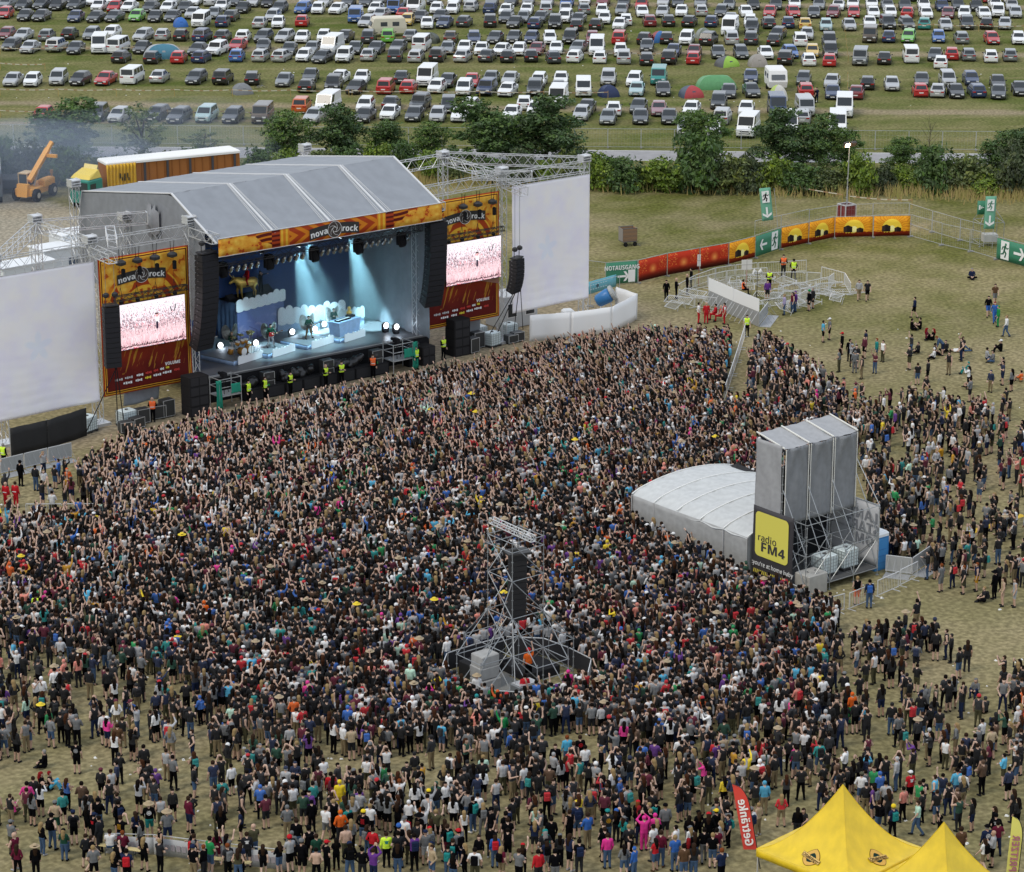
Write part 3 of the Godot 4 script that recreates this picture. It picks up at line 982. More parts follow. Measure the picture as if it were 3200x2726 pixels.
			g.bevel(Vector3(0.85,0.09,-0.1),Vector3(0.6,0.16,0.5),0.03)
			obj("mixer",g.done(),dark,kb)
			var ph := thing("table_ornament","small golden bust standing on the keyboard table","ornament",r.to_global(Vector3(2.2,1.5,-0.9)),STAGE_TURN)
			g = G.new(true)
			g.lathe(Vector3.ZERO,[[0.14,0.0],[0.10,0.1],[0.22,0.25],[0.2,0.38],[0.08,0.46],[0.14,0.58],[0.12,0.72],[0.02,0.78]],10)
			obj("bust",g.done(),mc(0.75,0.45,0.08,0.35,0.7),ph)
	# rear cloud walls and the side of a cloud flat at the left
	for q in [[19.6,7.4,25.0,6.2,1.9,"bright white cloud wall standing across the stage rear"],[23.2,6.0,26.2,5.4,1.2,"grey cloud wall behind the keyboard riser"],[10.2,4.6,11.3,7.4,1.6,"white cloud flat at the far left of the stage"]]:
		var c := on_stage("cloud_wall",q[5],"scenery",0,1.95,0)
		c.position = STAGE_AT + Vector3(0,1.95,0)
		cloud_board(c,"cloud_cut_out",Vector3(q[0],0.55,-q[1]),Vector3(q[2],0.55,-q[3]),q[4] * 0.72,9,pale if q[4] == 1.2 else cloud,true)
		g = G.new()
		g.box(Vector3((q[0] + q[2]) / 2,0.33,-(q[1] + q[3]) / 2 - 0.1),Vector3(Vector2(q[2] - q[0],q[3] - q[1]).length(),0.66,0.08),Basis(Vector3.UP,atan2(q[3] - q[1],q[2] - q[0])))
		obj("cloth_base",g.done(),ice,c)
	drum_kit(st(13.35,2.32,3.1))
	# lamps: a row of blinders and moving heads below the front truss,and floor lamps
	var chrome := mc(0.42,0.42,0.42,0.25,0.9)
	var lens := glow(0.80,0.95,1.0,4.0)
	var idx := 0
	for k in 30:
		if k % 7 == 6: continue
		idx += 1
		var lm := on_stage("par_lamp","chrome stage lamp, %s from the left in the row under the front truss" % ordinal(idx),"lamp",10.6 + k * 0.56,9.45 + k * 0.004,0.45,0.0,"chrome lamps under the front truss")
		g = G.new()
		var bb := Basis(Vector3.RIGHT,0.65)
		g.lathe(Vector3(0,0,0),[[0.06,-0.30],[0.14,-0.22],[0.17,0.24]],8,bb * Basis(Vector3.RIGHT,PI))
		obj("can",g.done(),chrome,lm)
		g = G.new()
		g.bar(Vector3(-0.2,-0.05,0),Vector3(-0.2,0.35,0),0.02,3)
		g.bar(Vector3(0.2,-0.05,0),Vector3(0.2,0.35,0),0.02,3)
		g.bar(Vector3(-0.2,0.35,0),Vector3(0.2,0.35,0),0.02,3)
		obj("yoke",g.done(),dark,lm)
	for k in 5:
		var mh := on_stage("moving_head","large black moving head lamp, %s from the left under the front truss" % ordinal(k + 1),"lamp",10.1 + k * 3.92,9.5,-0.1,0.0,"moving heads under the front truss")
		g = G.new()
		g.bevel(Vector3(0,0.55,0),Vector3(0.55,0.3,0.5),0.05)
		for x in [-0.33,0.33]: g.bevel(Vector3(x,0.15,0),Vector3(0.12,0.8,0.3),0.03)
		obj("yoke",g.done(),dark,mh)
		g = G.new()
		g.lathe(Vector3(0,0,0),[[0.16,-0.4],[0.27,-0.2],[0.29,0.35],[0.24,0.42]],10,Basis(Vector3.RIGHT,PI - 0.5))
		obj("head",g.done(),dark,mh)
	# lit beams from the rear truss down through the haze
	for q in [[10.6,10.2,2.4,12.6,6.0,8.2,0.5],[18.6,10.3,3.4,21.2,3.0,5.0,3.4],[20.0,10.3,4.0,23.5,2.5,7.0,1.6],[23.4,10.5,3.4,26.2,2.2,4.4,4.0],[25.6,10.5,0.8,22.6,2.0,2.8,1.6],[14.0,10.3,0.8,14.6,3.2,6.2,0.9],[21.0,10.4,0.8,19.6,2.0,2.6,2.4],[17.2,10.3,0.8,15.9,2.0,2.6,2.2]]:
		var at := st(q[0],q[1],q[2])
		var to := st(q[3],q[4],q[5])
		var lm := thing("beam_lamp","lit stage lamp sending a pale beam down from the truss, %s from the left" % ordinal(1 + [10.6,14.0,17.2,18.6,20.0,21.0,23.4,25.6].find(q[0])),"lamp",at,0.0,"lit lamps under the roof")
		lm.look_at_from_position(at,to)
		g = G.new()
		g.lathe(Vector3.ZERO,[[0.12,-0.35],[0.2,-0.2],[0.22,0.1]],10,Basis(Vector3.RIGHT,-PI / 2))
		obj("can",g.done(),dark,lm)
		g = G.new()
		g.lathe(Vector3(0,0,-0.11),[[0.19,0.0],[0.19,0.02]],12,Basis(Vector3.RIGHT,-PI / 2))
		obj("lens",g.done(),lens,lm)
		var sp := SpotLight3D.new()
		sp.name = "beam_light"
		sp.light_color = Color(0.72,0.93,1.0)
		sp.light_energy = (170.0 if q[2] > 3.0 else 50.0) * q[6]
		sp.spot_range = 40
		sp.spot_angle = 11 if q[2] > 3.0 else 17
		sp.spot_angle_attenuation = 0.6
		sp.spot_attenuation = 2.0
		sp.light_size = 0.15
		sp.shadow_enabled = true
		sp.position = Vector3(0,0,-0.16)
		lm.add_child(sp)
	idx = 0
	for q in [[13.04,5.3],[15.5,4.3],[19.4,5.3],[21.2,4.9],[22.6,5.7],[26.0,2.4],[26.4,1.6]]:
		idx += 1
		var lm := on_stage("floor_lamp","round lit floor lamp on the stage, %s from the left" % ordinal(idx),"lamp",q[0],1.95,q[1],0.0,"lit floor lamps")
		g = G.new()
		g.bevel(Vector3(0,0.12,0),Vector3(0.4,0.24,0.35),0.04)
		for x in [-0.26,0.26]: g.bevel(Vector3(x,0.4,0),Vector3(0.07,0.5,0.2),0.02)
		obj("base",g.done(),dark,lm)
		g = G.new()
		g.lathe(Vector3(0,0.55,0),[[0.14,-0.3],[0.24,-0.1],[0.25,0.08]],12,Basis(Vector3.RIGHT,PI / 2 - 0.15))
		obj("head",g.done(),dark,lm)
		g = G.new()
		g.lathe(Vector3(0,0.54,0.09),[[0.225,0.0],[0.225,0.02]],14,Basis(Vector3.RIGHT,PI / 2 - 0.15))
		obj("lens",g.done(),glow(0.95,0.98,1.0,3.0),lm)
		var om := OmniLight3D.new()
		om.name = "floor_light"
		om.light_color = Color(0.85,0.92,1.0)
		om.light_energy = 0.35
		om.omni_range = 30
		om.omni_attenuation = 2.0
		om.light_size = 0.2
		om.shadow_enabled = true
		om.position = Vector3(0,0.6,0.4)
		lm.add_child(om)
	# stage haze
	var fog := FogVolume.new()
	fog.name = "stage_smoke"
	fog.shape = RenderingServer.FOG_VOLUME_SHAPE_ELLIPSOID
	fog.size = Vector3(14,8.0,6.4)
	fog.position = st(22.4,5.6,5.0)
	fog.rotation.y = STAGE_TURN
	var fm := FogMaterial.new()
	fm.density = 0.05
	fm.albedo = Color(0.8,0.9,0.93)
	fog.material = fm
	add_child(fog)
	fog.set_meta("kind","stuff")

func drum_kit(at: Vector3) -> void:
	var t := thing("drum_kit","amber drum kit with cymbals on the left riser","drum kit",at,STAGE_TURN + 0.26)
	var wood := mc(0.42,0.20,0.03,0.25,0.2)
	var skin := mc(0.8,0.8,0.78,0.6)
	var chrome := mc(0.6,0.6,0.62,0.25,0.9)
	for q in [[-0.35,0.3,0.55,0.28,0.45,1],[0.35,0.3,0.55,0.28,0.45,1],[-0.45,0.85,0.2,0.18,0.25,0],[0.0,0.88,0.25,0.18,0.25,0],[0.45,0.85,0.2,0.18,0.25,0],[-0.95,0.35,0.0,0.22,0.45,0],[0.95,0.35,0.0,0.22,0.45,0]]:
		var g := G.new(true)
		var b := Basis(Vector3.RIGHT,PI / 2) if q[5] == 1 else Basis(Vector3.RIGHT,0.25)
		g.lathe(Vector3(q[0],q[1],q[2]),[[q[3],-q[4] / 2],[q[3],q[4] / 2]],14,b)
		var d := obj("drum",g.done(),wood,t)
		g = G.new()
		g.lathe(Vector3(q[0],q[1],q[2]),[[q[3] * 1.01,q[4] / 2],[q[3] * 1.01,q[4] / 2 + 0.02]],14,b)
		obj("drum_head",g.done(),skin,d)
	for q in [[-1.0,1.45,0.3],[-0.45,1.55,0.55],[0.5,1.55,0.55],[1.0,1.45,0.3],[1.25,1.15,-0.1]]:
		var g := G.new()
		g.bar(Vector3(q[0],0,q[2]),Vector3(q[0],q[1],q[2]),0.018,4)
		for a in 3: g.bar(Vector3(q[0],0.3,q[2]),Vector3(q[0] + 0.28 * cos(a * 2.1),0,q[2] + 0.28 * sin(a * 2.1)),0.014,3)
		var s := obj("cymbal_stand",g.done(),chrome,t)
		g = G.new(true)
		g.lathe(Vector3(q[0],q[1],q[2]),[[0.26,0.0],[0.06,0.03],[0.01,0.05]],16,Basis(Vector3.RIGHT,0.25))
		obj("cymbal",g.done(),mc(0.8,0.66,0.3,0.25,0.9),s)
	for q in [[-1.2,0.6],[0.2,1.0],[1.5,0.4]]:
		var g := G.new()
		g.bar(Vector3(q[0],0,q[1]),Vector3(q[0],1.5,q[1]),0.014,3)
		g.bar(Vector3(q[0],1.5,q[1]),Vector3(q[0] - 0.5,1.8,q[1] - 0.3),0.012,3)
		obj("microphone_boom",g.done(),mc(0.02,0.02,0.02),t)

func bull(at: Vector3) -> void:
	var t := thing("golden_bull","golden bull statue standing on top of the tall plinth","statue",at,STAGE_TURN - 0.15)
	var gold := mc(0.85,0.58,0.14,0.3,0.55)
	var bones := []   # it faces towards -x
	var f := Field.new()
	f.bone(Vector3(-0.62,1.15,0),Vector3(0.55,1.15,0),0.34,0.31,0)
	f.bone(Vector3(-0.55,1.02,0),Vector3(0.4,1.0,0),0.30,0.26,0)
	f.bone(Vector3(-0.65,1.3,0),Vector3(-1.05,1.42,0),0.28,0.2,0)
	f.bone(Vector3(-1.05,1.42,0),Vector3(-1.4,1.2,0),0.17,0.1,0)
	for z in [-0.18,0.18]:
		f.bone(Vector3(-0.6,1.0,z),Vector3(-0.66 + z * 0.5,0.5,z),0.16,0.085,0)
		f.bone(Vector3(-0.66 + z * 0.5,0.5,z),Vector3(-0.6 + z * 0.5,0.04,z),0.08,0.06,0)
		f.bone(Vector3(0.55,1.05,z),Vector3(0.45,0.66,z),0.22,0.1,0)
		f.bone(Vector3(0.45,0.66,z),Vector3(0.62,0.4,z),0.09,0.07,0)
		f.bone(Vector3(0.62,0.4,z),Vector3(0.58,0.04,z),0.065,0.06,0)
		f.bone(Vector3(-1.08,1.5,z),Vector3(-1.02,1.48,z * 1.9),0.05,0.04,0)
	f.bone(Vector3(0.8,1.3,0),Vector3(0.92,0.7,0),0.045,0.03,0)
	obj("body",f.mesh(0.05,[0]),gold,t)
	var g := G.new()
	for z in [-1,1]:
		g.bar(Vector3(-1.12,1.56,0.1 * z),Vector3(-1.2,1.68,0.34 * z),0.05,6,0.035)
		g.bar(Vector3(-1.2,1.68,0.34 * z),Vector3(-1.3,1.86,0.36 * z),0.035,6,0.01)
	obj("horns",g.done(),gold,t)

func make_pit() -> void:
	var dark := mc(0.02,0.02,0.022,0.75)
	var steel := mc(0.50,0.51,0.52,0.45,0.5)
	# crowd barrier in front of the stage
	for k in 22:
		var t := on_stage("pit_barrier","black front barrier section, %s from the left before the stage" % ordinal(k + 1),"barrier",5.6 + k * 1.0,0,-6.3,0.0,"barrier sections before the stage")
		var g := G.new()
		g.box(Vector3(0.5,0.6,0),Vector3(0.98,1.2,0.04))
		obj("panel",g.done(),mc(0.06,0.06,0.065,0.5,0.3),t)
		g = G.new()
		g.bar(Vector3(0,1.22,0),Vector3(1.0,1.22,0),0.03)
		obj("top_rail",g.done(),steel,t)
		g = G.new()
		g.bar(Vector3(0.5,1.1,0),Vector3(0.5,0.02,0.9),0.02)
		g.box(Vector3(0.5,0.015,0.5),Vector3(0.96,0.03,1.0))
		obj("brace",g.done(),steel,t)
	# black boxes before the stage: monitors wrapped in film,cases,flight cases on top of each other
	var i := 0
	for q in [[11.6,0.75,1.3,0.8],[15.0,0.85,1.5,0.9],[16.3,0.85,1.4,0.85],[19.6,0.8,1.3,0.85],[20.8,0.85,1.5,0.95],[26.3,0.8,1.4,0.8]]:
		i += 1
		var t := on_stage("black_bundle","black film wrapped bundle of gear, %s from the left along the stage front" % ordinal(i),"bundle",q[0],0.9,-0.75,0.0,"black bundles along the stage front")
		var f := Field.new()
		for k in 7:
			var a := Vector3(rng.randf_range(-0.4,0.4) * q[2],rng.randf_range(0.1,0.5),rng.randf_range(-0.15,0.2))
			f.bone(a,a + Vector3(rng.randf_range(-0.3,0.3),rng.randf_range(-0.1,0.25),rng.randf_range(-0.1,0.1)),0.3,0.2,0)
		obj("film",f.mesh(0.07,[0]),mc(0.012,0.012,0.014,0.3),t)
		var g := G.new()
		g.bar(Vector3(0.1,0.5,0),Vector3(0.55,0.95,0.15),0.02,3)
		g.box(Vector3(0,-0.45,0),Vector3(q[2] * 0.95,0.9,0.7))
		obj("stand",g.done(),dark,t)
	i = 0
	for q in [[13.0,3],[18.2,3],[22.6,3]]:
		i += 1
		var t := on_stage("gear_rack","black gear rack with stacked flight cases, %s from the left along the stage front" % ordinal(i),"rack",q[0],0.0,-1.0,0.0,"gear racks along the stage front")
		for k in 3:
			var g := G.new()
			g.bevel(Vector3(0,0.36 + k * 0.62,0),Vector3(0.95,0.58,0.6),0.03)
			var c := obj("flight_case",g.done(),mc(0.028,0.028,0.03,0.5),t)
			g = G.new()
			for x in [-0.45,0.45]: g.box(Vector3(x,0.36 + k * 0.62,0.295),Vector3(0.04,0.5,0.03))
			g.box(Vector3(0,0.62 + k * 0.62,0.3),Vector3(0.9,0.03,0.02))
			obj("metal_edge",g.done(),steel,c)
			if k > 0:
				g = G.new()
				g.box(Vector3(-0.1,0.32 + k * 0.62,0.31),Vector3(0.22,0.16,0.02))
				obj("display",g.done(),mc(0.03,0.30,0.06,0.4) if k == 1 else mc(0.1,0.1,0.1),c)
		var g := G.new()
		g.box(Vector3(0.2,0.22,0.31),Vector3(0.18,0.2,0.02))
		obj("yellow_label",g.done(),mc(0.7,0.55,0.03),t)
	for k in 8:
		var sw := on_stage("front_subwoofer","low black bass speaker along the stage front, %s from the left" % ordinal(k + 1),"speaker",11.2 + k * 1.55,0.0,-1.05,0.0,"bass speakers along the stage front")
		var fg := G.new()
		fg.bevel(Vector3(0.74,0.45,0),Vector3(1.5,0.86,0.8),0.03)
		obj("cabinet",fg.done(),mc(0.02,0.02,0.022,0.7),sw)
		fg = G.new()
		fg.box(Vector3(0.74,0.45,0.405),Vector3(1.3,0.7,0.012))
		obj("grille",fg.done(),mc(0.035,0.035,0.038,0.9),sw)
	# two camera scaffolds with green cloths
	for k in 2:
		var t := on_stage("camera_platform",("small scaffold platform with green cloth at the left stage corner" if k == 0 else "small scaffold platform with green cloth at the right stage corner"),"scaffold",8.4 if k == 0 else 23.6,0.0,-0.6,0.0,"camera platforms at the stage corners")
		for x in [0.0,1.8]:
			for z in [0.0,1.3]:
				var g := G.new()
				g.bar(Vector3(x,0,z),Vector3(x,2.25,z),0.035)
				obj("post",g.done(),steel,t)
		for h in [0.95,1.6,2.2]:
			var g := G.new()
			g.bar(Vector3(0,h,1.3),Vector3(1.8,h,1.3),0.03)
			g.bar(Vector3(0,h,0),Vector3(1.8,h,0),0.03)
			g.bar(Vector3(0,h,0),Vector3(0,h,1.3),0.03)
			g.bar(Vector3(1.8,h,0),Vector3(1.8,h,1.3),0.03)
			obj("rail",g.done(),steel,t)
		var g := G.new()
		g.bevel(Vector3(0.9,0.95,0.65),Vector3(1.8,0.08,1.3),0.02)
		obj("deck",g.done(),mc(0.28,0.29,0.30,0.7),t)
		var gcl := obj("green_cloth",hanging(0.5,2.1,6,8,0.01,func(u: float,v: float) -> float: return 0.08 * sin(u * 14.0 + v * 3.0)),cloth(0.015,0.30,0.20,0.8),t)
		gcl.position = Vector3(-0.35 if k == 0 else 1.7,0.1,1.37)
		gcl = obj("green_cloth",hanging(0.8,0.7,6,8,0.01,func(u: float,v: float) -> float: return 0.06 * sin(u * 14.0 + v * 3.0)),cloth(0.015,0.30,0.20,0.8),t)
		gcl.position = Vector3(0.9,1.1,1.4)
		var cm := on_stage("film_camera","black film camera on a tripod on the %s platform" % ("left" if k == 0 else "right"),"camera",9.2 if k == 0 else 24.4,0.99,-1.2)
		g = G.new()
		g.bevel(Vector3(0,1.35,0),Vector3(0.3,0.35,0.6),0.05)
		g.lathe(Vector3(0,1.35,-0.3),[[0.1,0.0],[0.12,0.3]],8,Basis(Vector3.RIGHT,-PI / 2))
		obj("camera_body",g.done(),dark,cm)
		g = G.new()
		for a in 3: g.bar(Vector3(0,1.2,0),Vector3(0.4 * cos(a * 2.1),0,0.4 * sin(a * 2.1)),0.025)
		obj("tripod",g.done(),dark,cm)
	# subwoofer stacks below the side banners
	for q in [[5.75,-1.6,1.6,"beneath the left banner"],[30.0,-0.4,1.5,"beneath the right banner"],[26.6,-0.9,1.2,"at the right foot of the stage"]]:
		var t := on_stage("subwoofer_stack","black stack of bass speakers %s" % q[3],"speaker stack",q[0],0,q[1],0.0,"bass speaker stacks")
		for k in (4 if q[2] > 1.3 else 2):
			var g := G.new()
			g.bevel(Vector3(q[2] / 2,0.36 + k * 0.72,0),Vector3(q[2],0.7,1.2),0.03)
			var c := obj("subwoofer",g.done(),mc(0.022,0.021,0.022,0.7),t)
			g = G.new()
			for x in [0.27,0.73]: g.box(Vector3(q[2] * x,0.36 + k * 0.72,0.606),Vector3(q[2] * 0.4,0.56,0.012))
			obj("grille",g.done(),mc(0.035,0.034,0.036,0.9),c)
	# flight cases standing below the banners
	i = 0
	for q in [[2.4,-1.2,1.0],[3.9,-0.9,0.9],[4.6,-0.9,1.2],[0.4,-2.4,0.7],[1.5,-2.0,0.7],[31.9,-0.7,1.1],[33.1,0.2,1.2],[36.0,-0.3,0.6],[36.7,-0.2,0.7]]:
		i += 1
		var t := on_stage("flight_case","dark flight case with metal edges, %s from the left below the banners" % ordinal(i),"flight case",q[0],0.0,q[1],rng.randf_range(-0.2,0.2),"flight cases below the banners")
		var g := G.new()
		g.bevel(Vector3(0,q[2] * 0.5 + 0.1,0),Vector3(0.95,q[2],0.7),0.04)
		obj("shell",g.done(),mc(0.03,0.032,0.034,0.45),t)
		g = G.new()
		for x in [-0.46,0.46]:
			g.box(Vector3(x,q[2] * 0.5 + 0.1,0.34),Vector3(0.04,q[2],0.04))
			g.box(Vector3(x,q[2] * 0.5 + 0.1,-0.34),Vector3(0.04,q[2],0.04))
		for y in [0.12,q[2] + 0.08]: g.box(Vector3(0,y,0.345),Vector3(0.95,0.035,0.03))
		obj("metal_edge",g.done(),steel,t)
		g = G.new()
		for x in [-0.38,0.38]: g.box(Vector3(x,0.05,0),Vector3(0.1,0.1,0.5))
		obj("caster",g.done(),dark,t)
	# slack grey sheet under each banner
	for q in [[2.0,"left",2.9],[31.2,"right",2.4]]:
		var t := on_stage("grey_tarpaulin","slack grey tarpaulin hanging beneath the %s banner" % q[1],"tarpaulin",q[0],0.9,0.6)
		obj("tarpaulin",hanging(q[2],1.3,16,8,0.01,func(u: float,v: float) -> float: return 0.15 * sin(u * 6.0 + v * 2.0)),cloth(0.24,0.26,0.28,1.0),t)
	# water tanks used as ballast
	for q in [[-1.6,-0.6,0.3,"at the left tower foot"],[1.3,-1.0,0.1,"beneath the left banner"],[34.3,-0.1,0.2,"at the right tower foot"],[37.0,1.2,0.0,"behind the right tower foot"],[34.6,2.0,0.0,"under the right banner's far end"]]:
		water_tank(st(q[0],0.0,q[1]),STAGE_TURN + q[2],"white caged water tank %s" % q[3])
	# bracing cables from the right hanging array
	var ti := 0
	for q in [[35.0,33.8],[35.15,34.6],[35.4,36.3],[35.6,37.2],[0.0,0.3],[0.1,0.8],[0.2,-2.2]]:
		var r := q[0] as float > 10.0
		ti += 1
		var t := on_stage("tether","black tether from the %s hanging array to the ground, %s from the left" % ["right" if r else "left",ORD[(ti - 1) % 4 + 1]],"cable",0,0,0,0.0,"tethers of the hanging arrays")
		var g := G.new()
		g.bar(Vector3(q[0],4.6 if r else 4.75,2.0),Vector3(q[1],0.9 if r else 0.3,0.3 if r else 1.5),0.035,4)
		obj("cable",g.done(),dark,t)
	# black fence sheet at the far left
	var lf := [W(-33.56,-171.86),W(-31.41,-173.74),W(-29.21,-176.70)]
	for k in 2:
		var a: Vector3 = lf[k]
		var b: Vector3 = lf[k + 1]
		var t := thing("black_fence_sheet","black sheeted fence panel, %s below the left white sheet" % ["nearer one","farther one"][k],"fence panel",a,atan2(-(b - a).z,(b - a).x),"black sheeted panels")
		obj("black_sheet",hanging(a.distance_to(b),2.0,12,4,0.02,func(u: float,v: float) -> float: return 0.04 * sin(u * 12.0 + v)),cloth(0.016,0.016,0.017,1.0),t)
		var g := G.new()
		for x in [0.0,a.distance_to(b)]: g.bar(Vector3(x,0,-0.05),Vector3(x,2.05,-0.05),0.03)
		obj("post",g.done(),steel,t)
	# low grey barrier in front of it
	var gb := [W(-33.57,-167.80),W(-32.21,-169.04),W(-30.84,-170.30),W(-29.43,-171.50)]
	for k in 3: barrier_panel(gb[k],gb[k + 1],"grey solid barrier panel at far left, %s from the edge" % ordinal(k + 1),"grey barrier panels at far left",true)

func water_tank(at: Vector3,turn: float,label: String) -> Node3D:
	var t := thing("water_tank",label,"water tank",at,turn,"caged water tanks")
	var g := G.new()
	g.bevel(Vector3(0,0.66,0),Vector3(1.14,0.98,0.94),0.09)
	obj("plastic_tank",g.done(),mc(0.62,0.70,0.70,0.35),t)
	g = G.new()
	g.lathe(Vector3(0,1.14,0),[[0.12,0.0],[0.12,0.06]],10)
	obj("screw_cap",g.done(),mc(0.1,0.1,0.1),t)
	g = G.new()
	for y in [0.2,0.38,0.56,0.74,0.92,1.10]:
		for z in [-0.49,0.49]: g.bar(Vector3(-0.59,y,z),Vector3(0.59,y,z),0.012,3)
		for x in [-0.59,0.59]: g.bar(Vector3(x,y,-0.49),Vector3(x,y,0.49),0.012,3)
	for x in 7:
		for z in [-0.49,0.49]: g.bar(Vector3(-0.59 + x * 0.197,0.16,z),Vector3(-0.59 + x * 0.197,1.12,z),0.012,3)
	for z in 6:
		for x in [-0.59,0.59]: g.bar(Vector3(x,0.16,-0.49 + z * 0.196),Vector3(x,1.12,-0.49 + z * 0.196),0.012,3)
	obj("cage",g.done(),mc(0.30,0.33,0.34,0.4,0.5),t).set_meta("kind","stuff")
	g = G.new()
	g.box(Vector3(0,0.12,0),Vector3(1.2,0.05,1.0))
	for x in [-0.5,0,0.5]: g.box(Vector3(x,0.05,0),Vector3(0.12,0.1,1.0))
	obj("pallet",g.done(),mc(0.06,0.06,0.06,0.8),t)
	return t

var barrier_protos := {}

func barrier_panel(a: Vector3,b: Vector3,label: String,group: String,solid := false,sort := "") -> Node3D:   # steel crowd barrier between two points,1.1 m tall
	var w := a.distance_to(b)
	var turn := atan2(-(b - a).z,(b - a).x)
	var key := "%.1f %s %s" % [w,solid,sort]
	if barrier_protos.has(key):
		var r := dup(barrier_protos[key],a,turn,label)
		r.set_meta("group",group)
		return r
	var t := thing("crowd_barrier",label,"crowd barrier",a,turn,group)
	var steel := mc(0.62,0.63,0.64,0.45,0.2)
	var g := G.new()
	g.bar(Vector3(0.05,0.12,0),Vector3(0.05,1.08,0),0.026)
	g.bar(Vector3(w - 0.05,0.12,0),Vector3(w - 0.05,1.08,0),0.022)
	g.bar(Vector3(0.05,1.1,0),Vector3(w - 0.05,1.1,0),0.03)
	g.bar(Vector3(0.05,0.18,0),Vector3(w - 0.05,0.18,0),0.022)
	obj("frame",g.done(),steel,t)
	if solid:
		g = G.new()
		g.box(Vector3(w / 2,0.62,0),Vector3(w - 0.06,1.0,0.02))
		obj("sheet",g.done(),mc(0.33,0.34,0.34,0.6),t)
		g = G.new()
		for k in 4: g.bar(Vector3(0.2 + k * (w - 0.4) / 3,1.0,0),Vector3(0.2 + k * (w - 0.4) / 3,0.03,0.8),0.015,3)
		g.box(Vector3(w / 2,0.015,0.45),Vector3(w - 0.1,0.03,0.9))
		obj("foot_plate",g.done(),mc(0.36,0.37,0.38,0.6,0.3),t)
	else:
		g = G.new()
		for k in range(1,14): g.bar(Vector3(w * k / 14,0.18,0),Vector3(w * k / 14,1.1,0),0.011,3)
		obj("bars",g.done(),steel,t)
		g = G.new()
		for x in [0.3,w - 0.3]: g.box(Vector3(x,0.02,0),Vector3(0.05,0.03,0.6))
		obj("foot",g.done(),steel,t)
	barrier_protos[key] = t
	return t

func make_backstage() -> void:
	telehandler(W(-46.42,-254.95))
	lorry()
	# dark lorry cut by the left edge
	var t := thing("grey_lorry","dark grey lorry with white box front at the far left edge","lorry",W(-50.16,-253.47),0.25)
	var g := G.new()
	g.bevel(Vector3(0,1.9,0),Vector3(2.4,2.4,2.1),0.18)
	obj("cab",g.done(),mc(0.10,0.12,0.14,0.35),t)
	g = G.new()
	g.box(Vector3(0,2.3,1.06),Vector3(2.05,0.8,0.03))
	g.box(Vector3(1.21,2.3,0.3),Vector3(0.03,0.7,1.0))
	obj("windscreen",g.done(),mc(0.05,0.06,0.07,0.12),t)
	g = G.new()
	g.bevel(Vector3(0,2.4,-4.4),Vector3(2.5,3.4,6.6),0.06)
	obj("box_body",g.done(),mc(0.75,0.76,0.77,0.5),t)
	for x in [-1.0,1.0]:
		for z in [0.2,-4.0,-6.4]:
			g = G.new()
			g.lathe(Vector3(x,0.5,z),[[0.5,-0.15],[0.5,0.15]],14,Basis(Vector3.BACK,PI / 2))
			obj("wheel",g.done(),mc(0.02,0.02,0.02,0.9),t)
	# dark trailer beside it
	t = thing("dark_trailer","low dark trailer standing between lorry and telehandler","trailer",W(-49.10,-258.57),0.25)
	g = G.new()
	g.bevel(Vector3(0,1.0,0),Vector3(1.8,1.0,2.6),0.1)
	obj("trailer_body",g.done(),mc(0.05,0.055,0.06,0.5),t)
	g = G.new()
	for x in [-0.85,0.85]: g.lathe(Vector3(x,0.35,0),[[0.35,-0.1],[0.35,0.1]],12,Basis(Vector3.BACK,PI / 2))
	obj("wheel",g.done(),mc(0.02,0.02,0.02,0.9),t)
	# white event containers and tents glimpsed behind the left wing
	for q in [[190,862,4.5,2.6,2.5,"white cabin behind the left truss, nearest the rear tower"],[225,835,3.0,2.4,3.0,"white cabin behind the left truss, beside the grey gable"],[75,905,5.0,2.4,2.2,"pale grey cabin behind the left white sheet"]]:
		t = thing("site_cabin",q[5],"cabin",Vector3.ZERO,STAGE_TURN,"site cabins behind the left wing")
		t.position = ground_at(q[0],q[1])
		g = G.new()
		g.bevel(Vector3(0,q[4] / 2 + 0.1,0),Vector3(q[2],q[4],q[3]),0.05)
		obj("wall",g.done(),mc(0.66,0.69,0.71,0.5),t)
		g = G.new()
		g.box(Vector3(0.6,1.4,q[3] / 2 + 0.01),Vector3(1.0,0.9,0.03))
		obj("window",g.done(),mc(0.08,0.11,0.16,0.15),t)
		g = G.new()
		g.box(Vector3(0,q[4] + 0.16,0),Vector3(q[2] + 0.2,0.1,q[3] + 0.2))
		obj("roof",g.done(),mc(0.72,0.74,0.75,0.5),t)
	# smoke drifting over the yard
	for q in [[60,600,30.0,9.0,20.0,0.034],[330,560,36.0,9.0,14.0,0.016],[620,510,26.0,9.0,10.0,0.014]]:
		var fog := FogVolume.new()
		fog.name = "drifting_smoke"
		fog.shape = RenderingServer.FOG_VOLUME_SHAPE_ELLIPSOID
		fog.size = Vector3(q[2],q[3],q[4])
		fog.position = ground_at(q[0],q[1]) + Vector3(0,2.5,0)
		var fm := FogMaterial.new()
		fm.density = q[5]
		fm.albedo = Color(0.80,0.86,0.95)
		fog.material = fm
		fog.set_meta("kind","stuff")
		add_child(fog,true)

func ground_at(x: float,y: float) -> Vector3:   # where the survey sighting (x,y),taken from the camera mast,meets the ground
	var u := (x - 1600.0) / 8400.0
	var v := (y - 1363.0) / 8400.0
	var t := 54.0 / (v * cos(deg_to_rad(17.0)) + sin(deg_to_rad(17.0)))
	return Vector3(u * t,0,-(cos(deg_to_rad(17.0)) - v * sin(deg_to_rad(17.0))) * t)

